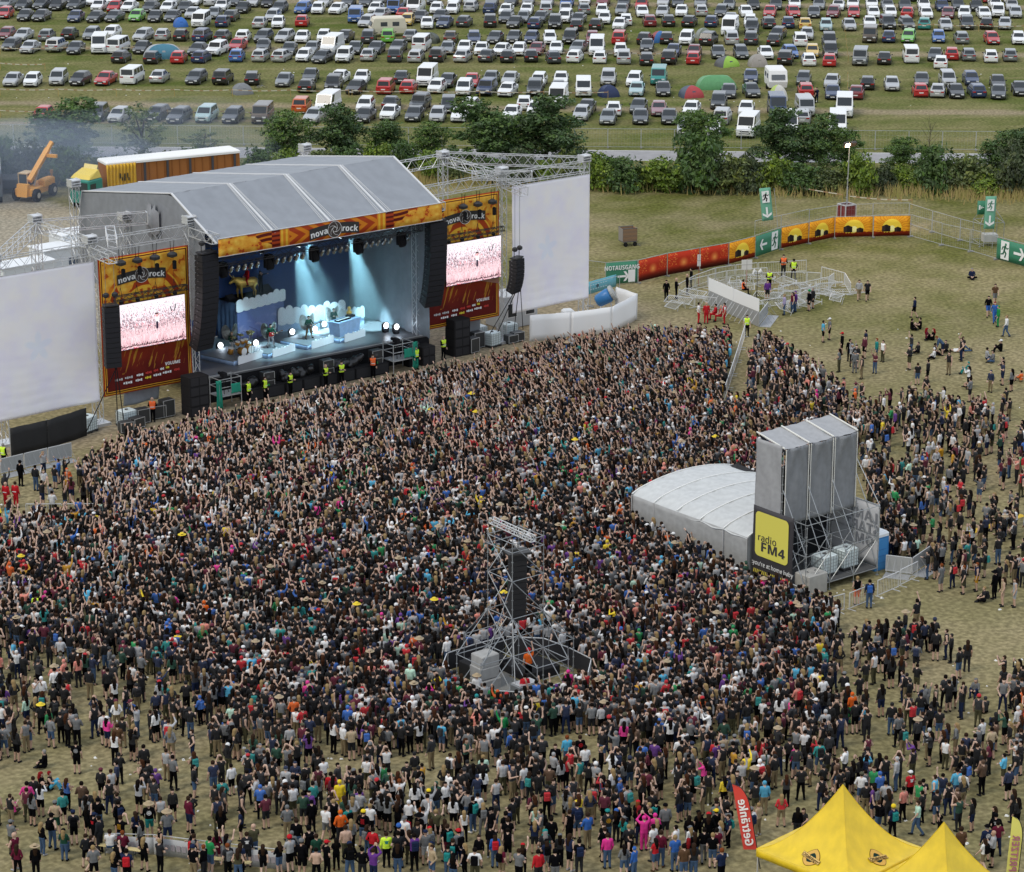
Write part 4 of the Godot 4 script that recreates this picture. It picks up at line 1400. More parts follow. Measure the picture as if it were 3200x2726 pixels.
func telehandler(at: Vector3) -> void:
	var t := thing("telehandler","yellow telescopic handler with raised boom parked in the yard","telehandler",at,-0.35)
	var yellow := mc(0.72,0.33,0.05,0.45)
	var black := mc(0.02,0.02,0.022,0.8)
	var g := G.new()
	g.bevel(Vector3(0,0.95,-0.6),Vector3(1.9,0.7,4.2),0.1)
	g.bevel(Vector3(0.75,1.5,-1.7),Vector3(0.8,0.7,2.0),0.12)
	obj("chassis",g.done(),yellow,t)
	g = G.new()
	g.hull([Vector3(-0.55,0.55,1.85),Vector3(0.55,0.55,1.85),Vector3(0.6,0.55,1.4),Vector3(-0.6,0.55,1.4),Vector3(-0.6,1.75,1.65),Vector3(0.6,1.75,1.65),Vector3(0.6,1.75,1.2),Vector3(-0.6,1.75,1.2)])
	obj("front_plate",g.done(),yellow,t)
	for x in [-1.1,1.1]:
		for z in [0.9,-2.2]:
			g = G.new()
			g.lathe(Vector3(x,0.62,z),[[0.45,-0.24],[0.62,-0.18],[0.62,0.18],[0.45,0.24]],16,Basis(Vector3.BACK,PI / 2))
			var w := obj("wheel",g.done(),black,t)
			g = G.new()
			g.lathe(Vector3(x * 1.1,0.62,z),[[0.28,-0.16],[0.28,0.16]],12,Basis(Vector3.BACK,PI / 2))
			obj("rim",g.done(),mc(0.55,0.5,0.42,0.6),w)
	g = G.new()
	g.box(Vector3(-0.62,2.52,-0.3),Vector3(1.05,0.1,1.5))
	for x in [-1.1,-0.14]:
		for z in [0.4,-1.0]: g.box(Vector3(x,1.85,z),Vector3(0.08,1.35,0.08))
	obj("cab_frame",g.done(),mc(0.62,0.45,0.25,0.5),t)
	g = G.new()
	g.box(Vector3(-0.62,1.9,-0.3),Vector3(0.9,1.15,1.35))
	obj("cab_glass",g.done(),mc(0.05,0.065,0.075,0.12),t)
	g = G.new()
	var a := Vector3(0.2,1.9,0.6)
	var b := Vector3(0.95,4.6,-1.9)
	var up := (b - a).normalized()
	g.box((a + b) / 2,Vector3(0.45,0.5,a.distance_to(b)),Basis.looking_at(b - a,Vector3.BACK))
	var boom := obj("boom",g.done(),yellow,t)
	g = G.new()
	g.box(b + up * 0.4,Vector3(0.34,0.4,0.9),Basis.looking_at(b - a,Vector3.BACK))
	g.box(b - up * 0.6 + Vector3(0.65,-0.1,0),Vector3(1.3,0.3,0.3))
	obj("boom_head",g.done(),yellow,boom)
	g = G.new()
	g.bar(Vector3(0.45,1.4,0.2),a.lerp(b,0.45) + Vector3(0.2,-0.2,0),0.07,6)
	obj("lift_ram",g.done(),mc(0.5,0.5,0.5,0.3,0.8),t)
	g = G.new()
	g.lathe(Vector3(0.95,1.9,-2.4),[[0.1,0.0],[0.1,0.25],[0.16,0.3],[0.16,0.6]],8)
	obj("exhaust",g.done(),mc(0.35,0.2,0.1,0.6),t)

func lorry() -> void:
	# green and yellow tractor cab,and the curtain trailer behind the roof
	var t := thing("lorry_cab","green lorry cab with yellow roof fairing behind the stage","lorry",W(-40.47,-251.14),-0.55)
	var green := mc(0.03,0.22,0.17,0.4)
	var g := G.new()
	g.bevel(Vector3(0,1.75,0),Vector3(2.45,2.3,2.1),0.16)
	obj("cab",g.done(),green,t)
	g = G.new()
	g.hull([Vector3(-1.15,2.9,0.9),Vector3(1.15,2.9,0.9),Vector3(1.15,2.9,-0.9),Vector3(-1.15,2.9,-0.9),Vector3(-1.0,3.25,0.5),Vector3(1.0,3.25,0.5),Vector3(1.0,3.65,-0.7),Vector3(-1.0,3.65,-0.7)])
	obj("roof_fairing",g.done(),mc(0.68,0.52,0.10,0.45),t)
	g = G.new()
	g.box(Vector3(0,3.75,-0.75),Vector3(1.6,0.6,0.1),Basis(Vector3.RIGHT,-0.4))
	obj("air_deflector",g.done(),mc(0.75,0.62,0.25,0.5),t)
	g = G.new()
	g.box(Vector3(0,2.2,1.06),Vector3(2.1,0.8,0.03))
	g.box(Vector3(1.235,2.1,0.45),Vector3(0.03,0.75,0.8))
	obj("window",g.done(),mc(0.035,0.05,0.05,0.12),t)
	for x in [-1.05,1.05]:
		g = G.new()
		g.lathe(Vector3(x,0.5,0.3),[[0.5,-0.15],[0.5,0.15]],14,Basis(Vector3.BACK,PI / 2))
		obj("wheel",g.done(),mc(0.02,0.02,0.02,0.9),t)
	var a: Vector3 = W(-38.62,-252.30)
	var b: Vector3 = W(-26.57,-258.72)
	var len := a.distance_to(b)
	t = thing("curtain_trailer","long curtain side trailer with white roof and gathered yellow curtain","trailer",a,atan2(-(b - a).z,(b - a).x))
	g = G.new()
	g.box(Vector3(len / 2,2.5,-1.25),Vector3(len,2.6,2.4))
	obj("load_wall",g.done(),mc(0.33,0.135,0.045,0.7),t)
	g = G.new()
	g.bevel(Vector3(len / 2,3.95,-1.25),Vector3(len + 0.1,0.30,2.7),0.10)
	obj("roof",g.done(),mc(0.80,0.80,0.78,0.5),t)
	for k in 5:
		g = G.new()
		g.box(Vector3(len * (0.28 + k * 0.17),2.5,0.03),Vector3(0.22,2.7,0.08))
		obj("stanchion",g.done(),mc(0.05,0.05,0.06,0.6),t)
	for k in 14:
		g = G.new()
		g.box(Vector3(len * 0.2 + k * len * 0.057,2.5,-0.03),Vector3(0.05,2.5,0.06))
		obj("wall_batten",g.done(),mc(0.25,0.10,0.035,0.7),t)
	var cu := obj("curtain",hanging(3.0,2.95,60,6,0.05,func(u: float,v: float) -> float: return 0.12 * sin(u * 55.0 + 0.6 * sin(v * 4.0)) + 0.2),cloth(0.72,0.43,0.03,1.0),t)
	cu.position = Vector3(-0.1,0.95,0)
	g = G.new()
	for q in [[1.3,2.75,0.14,0.5],[1.5,2.45,0.12,0.35],[1.75,2.6,0.16,0.7],[2.05,2.75,0.12,0.45],[2.15,2.4,0.14,0.3]]:
		g.box(Vector3(q[0] - 0.1,q[1],0.34),Vector3(q[2],q[3],0.03))
	obj("broken_lettering",g.done(),mc(0.06,0.045,0.02),t)
	g = G.new()
	g.box(Vector3(len / 2,1.05,-1.25),Vector3(len,0.25,2.5))
	obj("chassis",g.done(),mc(0.03,0.03,0.03),t)
	for x in [0.12,0.72,0.82,0.92]:
		g = G.new()
		g.lathe(Vector3(len * x,0.5,-0.3),[[0.5,-0.2],[0.5,0.2]],14,Basis(Vector3.RIGHT,PI / 2))
		obj("wheel",g.done(),mc(0.02,0.02,0.02,0.9),t)

func scaffold_bars(t: Node3D,called: String,m: Material,list: Array,r := 0.024) -> void:   # one part for each tube
	for q in list:
		var g := G.new()
		g.bar(Vector3(q[0],q[1],q[2]),Vector3(q[3],q[4],q[5]),r,5)
		obj(called,g.done(),m,t)

func scaffold_post(t: Node3D,m: Material,x: float,z: float,h: float) -> void:
	var g := G.new()
	g.bar(Vector3(x,0,z),Vector3(x,h,z),0.026,5)
	var y := 0.5
	while y < h:
		g.lathe(Vector3(x,y,z),[[0.055,-0.02],[0.055,0.02]],5)
		y += 0.52
	g.box(Vector3(x,0.02,z),Vector3(0.16,0.04,0.16))
	obj("post",g.done(),m,t)

const TOWER_AT := Vector3(14.17,0,-148.38)

func make_tower_and_tent() -> void:
	var steel := mc(0.40,0.42,0.43,0.42,0.6)
	var t := thing("sound_tower","tall scaffold sound tower wrapped in grey sheets beside the arched tent","scaffold tower",TOWER_AT,STAGE_TURN)
	var xs := [0.0,1.96,3.92,5.9]
	for i in 4:
		for z in [0.0,2.2]: scaffold_post(t,steel,xs[i],z,8.2 if z > 1 else 8.6)
		scaffold_post(t,steel,xs[i],4.3,4.2 if i in [0,3] else 3.4)
	var list := []
	for h in [0.45,2.4,4.3]:
		for z in [0.0,2.2,4.3]:
			for i in 3: list.append([xs[i],h,z,xs[i + 1],h,z])
		for i in 4:
			list.append([xs[i],h,0.0,xs[i],h,2.2])
			list.append([xs[i],h,2.2,xs[i],h,4.3])
	scaffold_bars(t,"ledger",steel,list)
	list = []
	for i in 3:
		list.append([xs[i],0.45,2.2,xs[i + 1],2.4,2.2])
		list.append([xs[i + 1],2.4,2.2,xs[i],4.3,2.2])
		list.append([xs[i],0.45,4.3,xs[i + 1],2.4,4.3])
		list.append([xs[i + 1],0.45,0.0,xs[i],2.4,0.0])
	for i in 4:
		list.append([xs[i],5.9,2.25,xs[i],2.4,4.3])   # raking shores up the front
		list.append([xs[i],4.3,2.25,xs[i],0.45,4.3])
		list.append([xs[i],0.45,2.2,xs[i],2.4,4.3])
	list.append([5.9,4.3,4.3,5.9,6.7,2.3])
	scaffold_bars(t,"brace",steel,list,0.027)
	var shaded_sheet_mat := cloth(0.225,0.235,0.25,1.6,0.6)  # front sheets: the shade on this face is put into the colour
	var lit_sheet_mat := cloth(0.36,0.365,0.375,1.6,0.6)  # same grey sheet, coloured lighter on roof and sides as if lit
	var edge := mc(0.72,0.71,0.66,0.7)
	# roof bays sloping to the front,front drops,side drops
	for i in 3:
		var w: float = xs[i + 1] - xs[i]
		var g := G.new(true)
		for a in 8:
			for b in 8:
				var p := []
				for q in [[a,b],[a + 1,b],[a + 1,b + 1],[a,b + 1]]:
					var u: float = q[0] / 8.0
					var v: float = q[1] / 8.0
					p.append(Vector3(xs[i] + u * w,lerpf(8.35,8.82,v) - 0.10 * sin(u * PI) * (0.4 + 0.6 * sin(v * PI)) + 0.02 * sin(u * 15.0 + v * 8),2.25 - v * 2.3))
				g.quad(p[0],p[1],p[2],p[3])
		obj("roof_sheet",g.done(),lit_sheet_mat,t)
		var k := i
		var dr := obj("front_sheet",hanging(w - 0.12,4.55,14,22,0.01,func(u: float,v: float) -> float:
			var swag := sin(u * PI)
			return 0.05 + 0.14 * swag * (0.5 + 0.5 * sin(v * 5.0 + 1.5 * absf(u - 0.5) + k)) + 0.07 * sin(absf(u - 0.5) * 14.0 + v * 13.0) * v * v + 0.02 * sin(u * 30.0)),shaded_sheet_mat,t)
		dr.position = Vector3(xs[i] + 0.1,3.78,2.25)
	for x in [0.0,5.9]:
		var sd := obj("side_sheet",hanging(2.1,4.6,12,20,0.01,func(u: float,v: float) -> float: return 0.03 * sin(u * 9.0 + v * 7.0) + 0.03 * sin(u * 4.0)),lit_sheet_mat,t)
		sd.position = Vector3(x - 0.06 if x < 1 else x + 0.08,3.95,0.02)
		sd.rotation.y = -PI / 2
	for i in 4:
		var g := G.new()
		g.bar(Vector3(xs[i],8.42,2.3),Vector3(xs[i],8.88,-0.05),0.045,4)
		obj("roof_edge",g.done(),edge,t)
		g = G.new()
		g.bar(Vector3(xs[i] + (0.07 if i == 0 else -0.07),8.35,2.36),Vector3(xs[i] + (0.07 if i == 0 else -0.07),3.75,2.36),0.028,4)
		obj("sheet_edge",g.done(),edge,t)
		if i in [1,2]:
			g = G.new()
			g.bar(Vector3(xs[i] + 0.09,8.35,2.36),Vector3(xs[i] + 0.09,3.75,2.36),0.028,4)
			obj("sheet_edge",g.done(),edge,t)
	var g := G.new()
	g.box(Vector3(2.95,3.2,0.03),Vector3(5.9,6.4,0.02))
	obj("black_back_sheet",g.done(),mc(0.03,0.032,0.035,0.9),t)
	g = G.new()
	g.bevel(Vector3(2.95,0.42,2.15),Vector3(5.9,0.1,4.2),0.02)
	obj("deck",g.done(),mc(0.10,0.10,0.10,0.8),t)
	g = G.new()   # ladder
	for x in [2.3,2.7]: g.bar(Vector3(x,0.5,1.5),Vector3(x,4.6,0.8),0.025)
	for k in 12: g.bar(Vector3(2.3,0.8 + k * 0.33,1.5 - k * 0.06),Vector3(2.7,0.8 + k * 0.33,1.5 - k * 0.06),0.02,3)
	obj("ladder",g.done(),steel,t)
	# banner on the tower's side: black with a yellow rounded field
	var bn := thing("radio_banner","tall black banner with yellow rounded square on the sound tower's side","banner",t.to_global(Vector3(-0.14,0.25,0.0)),STAGE_TURN - PI / 2)
	obj("banner_sheet",hanging(3.35,4.25,12,12,0.015,func(u: float,v: float) -> float: return 0.02 * sin(u * 6.0 + v * 5.0)),mc(0.035,0.032,0.036,0.6),bn)
	g = G.new()
	var c := Vector3(1.62,2.62,0.045)
	var pts := []
	for k in 24:
		var a := TAU * (k + 0.5) / 24
		pts.append(c + Vector3(signf(cos(a)) * (1.07 + 0.30 * absf(cos(a))),signf(sin(a)) * (1.06 + 0.30 * absf(sin(a))),0))
	g.fan(pts,false)
	obj("yellow_field",g.done(),mc(0.66,0.60,0.10,0.6),bn)
	var ink := mc(0.035,0.032,0.036,0.6)
	letters("radio",0.42,ink,bn,Vector3(1.25,2.42,0.06),Basis.IDENTITY,"lettering",400,1.15)
	letters("FM4",0.56,ink,bn,Vector3(1.72,1.88,0.06),Basis.IDENTITY,"lettering",800,1.3)
	letters(":you're at home baby",0.26,mc(0.75,0.75,0.75),bn,Vector3(1.75,0.80,0.06),Basis.IDENTITY,"lettering",400)
	g = G.new()
	for k in 22: g.quad(Vector3(0.15 + k * 0.14,0.18,0.045),Vector3(0.22 + k * 0.14,0.18,0.045),Vector3(0.27 + k * 0.14,0.42,0.045),Vector3(0.20 + k * 0.14,0.42,0.045))
	obj("yellow_hatching",g.done(),mc(0.66,0.55,0.08,0.6),bn)
	# white mesh banner,seen from behind,at the far end
	var wb := thing("white_banner","white banner with reversed grey lettering at the sound tower's right end","banner",t.to_global(Vector3(5.98,0.45,4.25)),STAGE_TURN + PI / 2)
	obj("banner_sheet",hanging(4.2,3.85,12,8,0.012,func(u: float,v: float) -> float: return 0.03 * sin(u * 7.0 + v * 3.0)),mc(0.50,0.51,0.53,0.8),wb)
	var grey := mc(0.20,0.21,0.23,0.8)
	for k in 3: letters(["LANT","START","OM"][k],0.62,grey,wb,Vector3([1.25,1.35,1.15][k],[2.95,2.2,1.45][k],-0.06),Basis(Vector3.UP,0.0),"lettering",800,1.1)
	# ballast: concrete block,two tanks
	var cb := thing("concrete_block","grey concrete ballast block at the foot of the sound tower banner","block",t.to_global(Vector3(0.85,0,3.9)),STAGE_TURN)
	g = G.new()
	g.bevel(Vector3(0,0.62,0),Vector3(1.5,1.2,1.2),0.05)
	obj("block",g.done(),cloth(0.42,0.41,0.38,1.0,0.95),cb)
	g = G.new()
	for x in [-0.3,0.3]:
		g.bar(Vector3(x - 0.08,1.2,0),Vector3(x,1.32,0),0.02,4)
		g.bar(Vector3(x + 0.08,1.2,0),Vector3(x,1.32,0),0.02,4)
	obj("lifting_eye",g.done(),mc(0.2,0.2,0.2,0.5,0.5),cb)
	water_tank(t.to_global(Vector3(2.6,0.48,3.2)),STAGE_TURN,"white caged water tank on the tower deck nearer the concrete block").scale = Vector3.ONE * 1.1
	water_tank(t.to_global(Vector3(4.4,0.48,3.1)),STAGE_TURN,"white caged water tank on the tower deck beside the white banner").scale = Vector3.ONE * 1.1
	# portable toilet
	var wc := thing("portable_toilet","blue portable toilet with white roof beside the sound tower","toilet cabin",t.to_global(Vector3(6.75,0,3.3)),STAGE_TURN)
	g = G.new()
	g.bevel(Vector3(0,1.05,0),Vector3(1.1,2.1,1.1),0.05)
	obj("cabin",g.done(),mc(0.04,0.20,0.46,0.4),wc)
	g = G.new()
	g.bevel(Vector3(0,2.2,0),Vector3(1.14,0.28,1.14),0.12)
	obj("roof",g.done(),mc(0.75,0.76,0.76,0.5),wc)
	g = G.new()
	g.bevel(Vector3(0,1.02,0.555),Vector3(0.75,1.85,0.05),0.02)
	var door := obj("door",g.done(),mc(0.05,0.23,0.50,0.4),wc)
	g = G.new()
	for y in [0.5,0.9,1.3]: g.box(Vector3(0,y,0.585),Vector3(0.6,0.04,0.02))
	obj("door_rib",g.done(),mc(0.035,0.17,0.40,0.4),door)
	# barriers round the tower foot
	var idx := 0
	for q in [[W(15.79,-144.37),W(16.85,-142.97)],[W(17.39,-141.60),W(18.88,-142.61)],[W(19.06,-142.61),W(20.68,-144.26)],[W(20.92,-144.68),W(22.42,-146.27)],[W(22.49,-146.48),W(23.75,-147.99)]]:
		idx += 1
		barrier_panel(q[0],q[1],"steel crowd barrier round the sound tower foot, %s from the banner" % ordinal(idx),"crowd barriers round the sound tower")
	barrier_panel(W(21.98,-149.09),W(23.49,-148.54),"grey solid barrier beside the blue portable toilet","solid barriers by the toilet",true)
	barrier_panel(W(23.49,-148.54),W(24.84,-150.65),"grey solid barrier beyond the blue portable toilet","solid barriers by the toilet",true)
	arched_tent(t)
	# black pop-up tent peeking over the arched one
	var bt := thing("black_gazebo","black gazebo with peaked roof behind the arched tent","tent",W(14.17,-161.26),STAGE_TURN)
	pagoda(bt,3.0,2.0,2.9,cloth(0.02,0.02,0.022,1.0),mc(0.3,0.3,0.3,0.4,0.5),0.3)
	g = G.new()
	g.box(Vector3(0,1.1,1.45),Vector3(2.9,2.0,0.02))
	g.box(Vector3(1.45,1.1,0),Vector3(0.02,2.0,2.9))
	obj("side_wall",g.done(),mc(0.015,0.015,0.016,0.9),bt)

func arched_tent(tower: Node3D) -> void:
	var t := thing("arched_tent","long pale grey tent with arched roof on white ribs","tent",tower.to_global(Vector3(-0.32,0,-10.55)),STAGE_TURN)
	var len := 10.3
	var w := 8.9
	var eave := 2.45
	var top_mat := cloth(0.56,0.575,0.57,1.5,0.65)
	var rise := func(u: float) -> float: return eave + 0.72 * pow(sin(PI * clampf(u,0,1)),0.72)
	var g: G
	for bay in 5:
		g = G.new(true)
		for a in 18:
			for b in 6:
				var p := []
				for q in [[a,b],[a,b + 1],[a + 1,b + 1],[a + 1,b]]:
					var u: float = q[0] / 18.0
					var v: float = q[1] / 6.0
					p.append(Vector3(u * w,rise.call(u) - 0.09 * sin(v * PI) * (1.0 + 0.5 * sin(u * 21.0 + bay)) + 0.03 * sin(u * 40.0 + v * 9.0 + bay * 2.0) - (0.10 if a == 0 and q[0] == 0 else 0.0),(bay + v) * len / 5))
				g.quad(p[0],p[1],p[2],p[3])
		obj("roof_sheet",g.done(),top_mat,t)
	for k in 6:
		g = G.new()
		for a in 18:
			g.bar(Vector3(a * w / 18,rise.call(a / 18.0) + 0.015,k * len / 5),Vector3((a + 1) * w / 18,rise.call((a + 1) / 18.0) + 0.015,k * len / 5),0.045,4)
		obj("rib",g.done(),mc(0.74,0.74,0.71,0.6),t)
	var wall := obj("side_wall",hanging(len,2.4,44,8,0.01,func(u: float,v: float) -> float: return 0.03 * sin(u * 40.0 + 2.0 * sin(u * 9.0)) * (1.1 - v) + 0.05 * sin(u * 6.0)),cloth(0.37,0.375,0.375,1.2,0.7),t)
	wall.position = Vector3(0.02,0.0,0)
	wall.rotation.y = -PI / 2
	for k in [0.0,1.0,4.0,5.0]:
		g = G.new()
		g.box(Vector3(-0.03,1.2,k * len / 5),Vector3(0.05,2.4,0.05))
		obj("wall_seam",g.done(),mc(0.42,0.42,0.42,0.7),t)
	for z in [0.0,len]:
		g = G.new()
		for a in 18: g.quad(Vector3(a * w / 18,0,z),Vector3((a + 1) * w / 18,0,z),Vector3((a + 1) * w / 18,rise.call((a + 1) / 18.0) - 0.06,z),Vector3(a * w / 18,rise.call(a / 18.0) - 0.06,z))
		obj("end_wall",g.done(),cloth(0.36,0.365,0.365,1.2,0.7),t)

func pagoda(t: Node3D,side: float,eave: float,peak: float,m: Material,frame: Material,valance: float,curve := 1.0) -> void:   # square tent with a peaked roof,concave when curve > 1
	var h := side / 2
	for f in 4:
		var b := Basis(Vector3.UP,f * PI / 2)
		var g := G.new(true)
		var rows := 14
		for r in rows:
			for c in 8:
				var p := []
				for q in [[c,r],[c + 1,r],[c + 1,r + 1],[c,r + 1]]:
					var v: float = q[1] / float(rows)
					var u: float = q[0] / 8.0 * 2 - 1
					p.append(b * pagoda_point(u,v,h,eave,peak,curve))
				g.quad(p[0],p[1],p[2],p[3])
		obj("roof_panel",g.done(),m,t)
		var va := obj("valance",hanging(side,valance,16,2,0.008,func(u: float,v: float) -> float: return 0.01 + 0.01 * sin(u * 30.0)),m,t)
		va.transform = Transform3D(b,b * Vector3(-h,eave - valance,h))
		g = G.new()
		for r in rows: g.bar(b * pagoda_point(1,r / float(rows),h,eave,peak,curve),b * pagoda_point(1,(r + 1) / float(rows),h,eave,peak,curve),0.018,4)
		obj("roof_seam",g.done(),m,t)
		g = G.new()
		g.bar(b * Vector3(-h + 0.05,0,h - 0.05),b * Vector3(-h + 0.05,eave,h - 0.05),0.035)
		obj("leg",g.done(),frame,t)

func pagoda_point(u: float,v: float,h: float,eave: float,peak: float,curve: float) -> Vector3:
	var s := 1.0 - v
	return Vector3(u * h * s,eave + (peak - eave) * pow(v,curve) - (0.03 * sin((u + 1) * PI / 2) + 0.012 * sin(u * 17.0 + v * 9.0) * s) * (0.0 if curve == 1.0 else 1.0) * sin(v * PI),h * s)

func make_delay_tower() -> void:
	var steel := mc(0.30,0.315,0.325,0.45,0.5)
	var d := 2.07
	var t := thing("delay_tower","open steel scaffold tower with braced base in the middle of the crowd","scaffold tower",W(0.02,-130.53) - Basis(Vector3.UP,STAGE_TURN) * Vector3(0,0,2.07),STAGE_TURN)
	var cells := [[0,0],[1,0],[0,1],[1,1],[-1,0],[-1,1],[2,0],[2,1],[0,-1],[1,-1],[0,2],[1,2]]
	for q in cells: scaffold_post(t,steel,q[0] * d,q[1] * d,4.12 * d if q[0] in [0,1] and q[1] in [0,1] else 1.08 * d)
	var led := []
	var br := []
	for k in range(1,5):
		var y := k * d
		for e in [[0,0,1,0],[1,0,1,1],[1,1,0,1],[0,1,0,0]]:
			led.append([e[0] * d,y,e[1] * d,e[2] * d,y,e[3] * d])
			if k > 0: br.append([e[0] * d,y - d,e[1] * d,e[2] * d,y,e[3] * d])
			if k == 4: led.append([e[0] * d,y - 0.5,e[1] * d,e[2] * d,y - 0.5,e[3] * d])
	for h in [0.25,d]:
		for e in [[-1,0,-1,1],[-1,0,0,0],[-1,1,0,1],[2,0,2,1],[1,0,2,0],[1,1,2,1],[0,-1,1,-1],[0,-1,0,0],[1,-1,1,0],[0,2,1,2],[0,1,0,2],[1,1,1,2]]:
			led.append([e[0] * d,h,e[1] * d,e[2] * d,h,e[3] * d])
	for e in [[0,0,-1,0],[0,1,-1,1],[1,0,2,0],[1,1,2,1],[0,0,0,-1],[1,0,1,-1],[0,1,0,2],[1,1,1,2]]:
		br.append([e[0] * d,2 * d,e[1] * d,e[2] * d,d,e[3] * d])
		br.append([e[0] * d,d,e[1] * d,e[2] * d,0.2,e[3] * d])
	br.append([0,3 * d,d,-1.3 * d,0.2,1.0 * d])
	br.append([0,2 * d,d,-0.6 * d,0.2,1.9 * d])
	scaffold_bars(t,"ledger",steel,led)
	scaffold_bars(t,"brace",steel,br,0.027)
	var g := G.new()
	g.truss(Vector3(0.5 * d,4.13 * d,-1.0),Vector3(0.5 * d,4.08 * d,2.5),0.3,0.3,0.028)
	obj("top_truss",g.done(),mc(0.70,0.71,0.71,0.4,0.4),t).set_meta("kind","stuff")
	# the black speaker column hung inside
	var sp := thing("speaker_array","black speaker column hanging inside the scaffold tower in the crowd","speaker array",t.to_global(Vector3(0.72,7.3,1.0)),STAGE_TURN - 0.3)
	g = G.new()
	g.bevel(Vector3(0.4,0.05,0),Vector3(1.3,0.12,0.9),0.02)
	g.bevel(Vector3(0.2,0.2,0.1),Vector3(0.4,0.22,0.3),0.05)
	g.bar(Vector3(0.4,0.1,0),Vector3(0.4,1.4,0),0.02,3)
	obj("rigging_frame",g.done(),mc(0.03,0.03,0.03,0.5),sp)
	var y := 0.0
	for k in 12:
		g = G.new()
		g.hull([Vector3(0,-0.3,0.35),Vector3(0.8,-0.3,0.35),Vector3(0.8,-0.28,-0.35),Vector3(0,-0.28,-0.35),Vector3(0,-0.01,0.35),Vector3(0.8,-0.01,0.35),Vector3(0.8,-0.03,-0.35),Vector3(0,-0.03,-0.35)])
		var o := obj("speaker_cabinet",g.done(),mc(0.014,0.014,0.016,0.65),sp)
		o.position = Vector3(0,y,0.012 * k * k * -0.12)
		o.rotation.x = 0.008 * k
		y -= 0.31
	# ballast blocks,cases and boards on the base
	var idx := 0
	for q in [[-0.6,0.30,0.55,1.05,1.0],[-0.62,0.98,0.5,1.0,0.95],[-0.58,1.62,0.5,0.95,0.9]]:
		idx += 1
		var b := thing("ballast_block","pale ballast block in the scaffold tower base, %s in the stack from below" % ordinal(idx),"block",t.to_global(Vector3(q[0],q[1] - 0.3,q[2])),STAGE_TURN,"ballast blocks stacked in the tower base")
		g = G.new()
		g.bevel(Vector3(0,0.31,0),Vector3(q[3] * 1.2,0.62,q[4] * 1.1),0.05)
		obj("block",g.done(),cloth(0.38,0.38,0.37,1.0,0.9),b)
	g = G.new()
	g.bevel(Vector3(-0.5,0.02,1.0),Vector3(3.6,0.04,3.0),0.01)
	g.bevel(Vector3(1.0,0.022,-1.0),Vector3(2.4,0.04,2.2),0.01)
	obj("ground_boards",g.done(),mc(0.20,0.20,0.19,0.8),t)
	g = G.new()
	g.bevel(Vector3(2.6,0.25,0.2),Vector3(2.2,0.5,2.6),0.03)
	g.bevel(Vector3(0.6,0.4,-1.2),Vector3(2.4,0.8,1.2),0.03)
	obj("cable_boxes",g.done(),mc(0.025,0.025,0.027,0.8),t)
	var fc := thing("flight_case","grey metal flight case at the near corner of the scaffold tower base","flight case",t.to_global(Vector3(-0.4,0,3.6)),STAGE_TURN)
	g = G.new()
	g.bevel(Vector3(0,0.75,0),Vector3(1.3,0.9,0.8),0.04)
	obj("shell",g.done(),mc(0.20,0.21,0.22,0.4,0.3),fc)
	g = G.new()
	for x in [-0.6,0.6]:
		for z in [-0.35,0.35]: g.box(Vector3(x,0.15,z),Vector3(0.1,0.3,0.1))
	g.box(Vector3(0,1.22,0),Vector3(1.2,0.03,0.7))
	obj("metal_edge",g.done(),mc(0.5,0.5,0.5,0.4,0.5),fc)
	# barriers with dark sheeting round the base
	idx = 0
	var ring := [Vector3(-2.4,0,3.0),Vector3(-1.0,0,4.5),Vector3(1.2,0,4.6),Vector3(3.2,0,4.4),Vector3(4.6,0,3.0),Vector3(4.7,0,1.0),Vector3(4.5,0,-0.9),Vector3(3.0,0,-2.4),Vector3(1.1,0,-2.5),Vector3(-0.9,0,-2.4),Vector3(-2.4,0,-0.9),Vector3(-2.5,0,1.1)]
	for k in ring.size():
		idx += 1
		if k == 2: continue
		var a: Vector3 = t.to_global(ring[k])
		var b: Vector3 = t.to_global(ring[(k + 1) % ring.size()])
		var p := barrier_panel(a,b,"steel barrier round the scaffold tower in the crowd, %s from its near corner" % ordinal(idx),"barriers round the tower in the crowd",false,"sheeted")
		if not p.has_node("dark_sheet"):
			g = G.new()
			g.box(Vector3(a.distance_to(b) / 2,0.6,-0.03),Vector3(a.distance_to(b) - 0.1,0.95,0.012))
			obj("dark_sheet",g.done(),mc(0.035,0.035,0.038,0.9),p)

func running_figure(parent: Node3D,at: Vector3,h: float,field: Material,ink: Material) -> void:   # emergency exit pictogram: a white doorway with a running figure
	var g := G.new()
	g.box(at,Vector3(h * 0.62,h,0.02))
	var f := obj("doorway_sign",g.done(),field,parent)
	g = G.new()
	var z := Vector3(0,0,0.02)
	var p := func(x: float,y: float) -> Vector3: return at + Vector3(x * h,y * h,0) + z
	g.lathe(p.call(0.06,0.33),[[0.07 * h,-0.008],[0.07 * h,0.008]],12,Basis(Vector3.RIGHT,PI / 2))
	for q in [[0.02,0.24,-0.04,-0.02,0.062],[-0.04,-0.02,0.10,-0.16,0.05],[0.10,-0.16,0.02,-0.38,0.045],[-0.04,-0.02,-0.12,-0.20,0.05],[-0.12,-0.20,-0.27,-0.24,0.04],[0.03,0.22,0.16,0.10,0.036],[0.16,0.10,0.26,0.16,0.032],[0.0,0.2,-0.16,0.16,0.036],[-0.16,0.16,-0.22,0.02,0.032]]:
		var a: Vector3 = p.call(q[0],q[1])
		var b: Vector3 = p.call(q[2],q[3])
		var s: Vector3 = (b - a).cross(Vector3.BACK).normalized() * q[4] * h
		var e: Vector3 = (b - a).normalized() * 0.02 * h
		g.quad(a - s - e,a + s - e,b + s + e,b - s + e)
		g.quad(a + s - e,a - s - e,b - s + e,b + s + e)
	obj("running_figure",g.done(),ink,f)

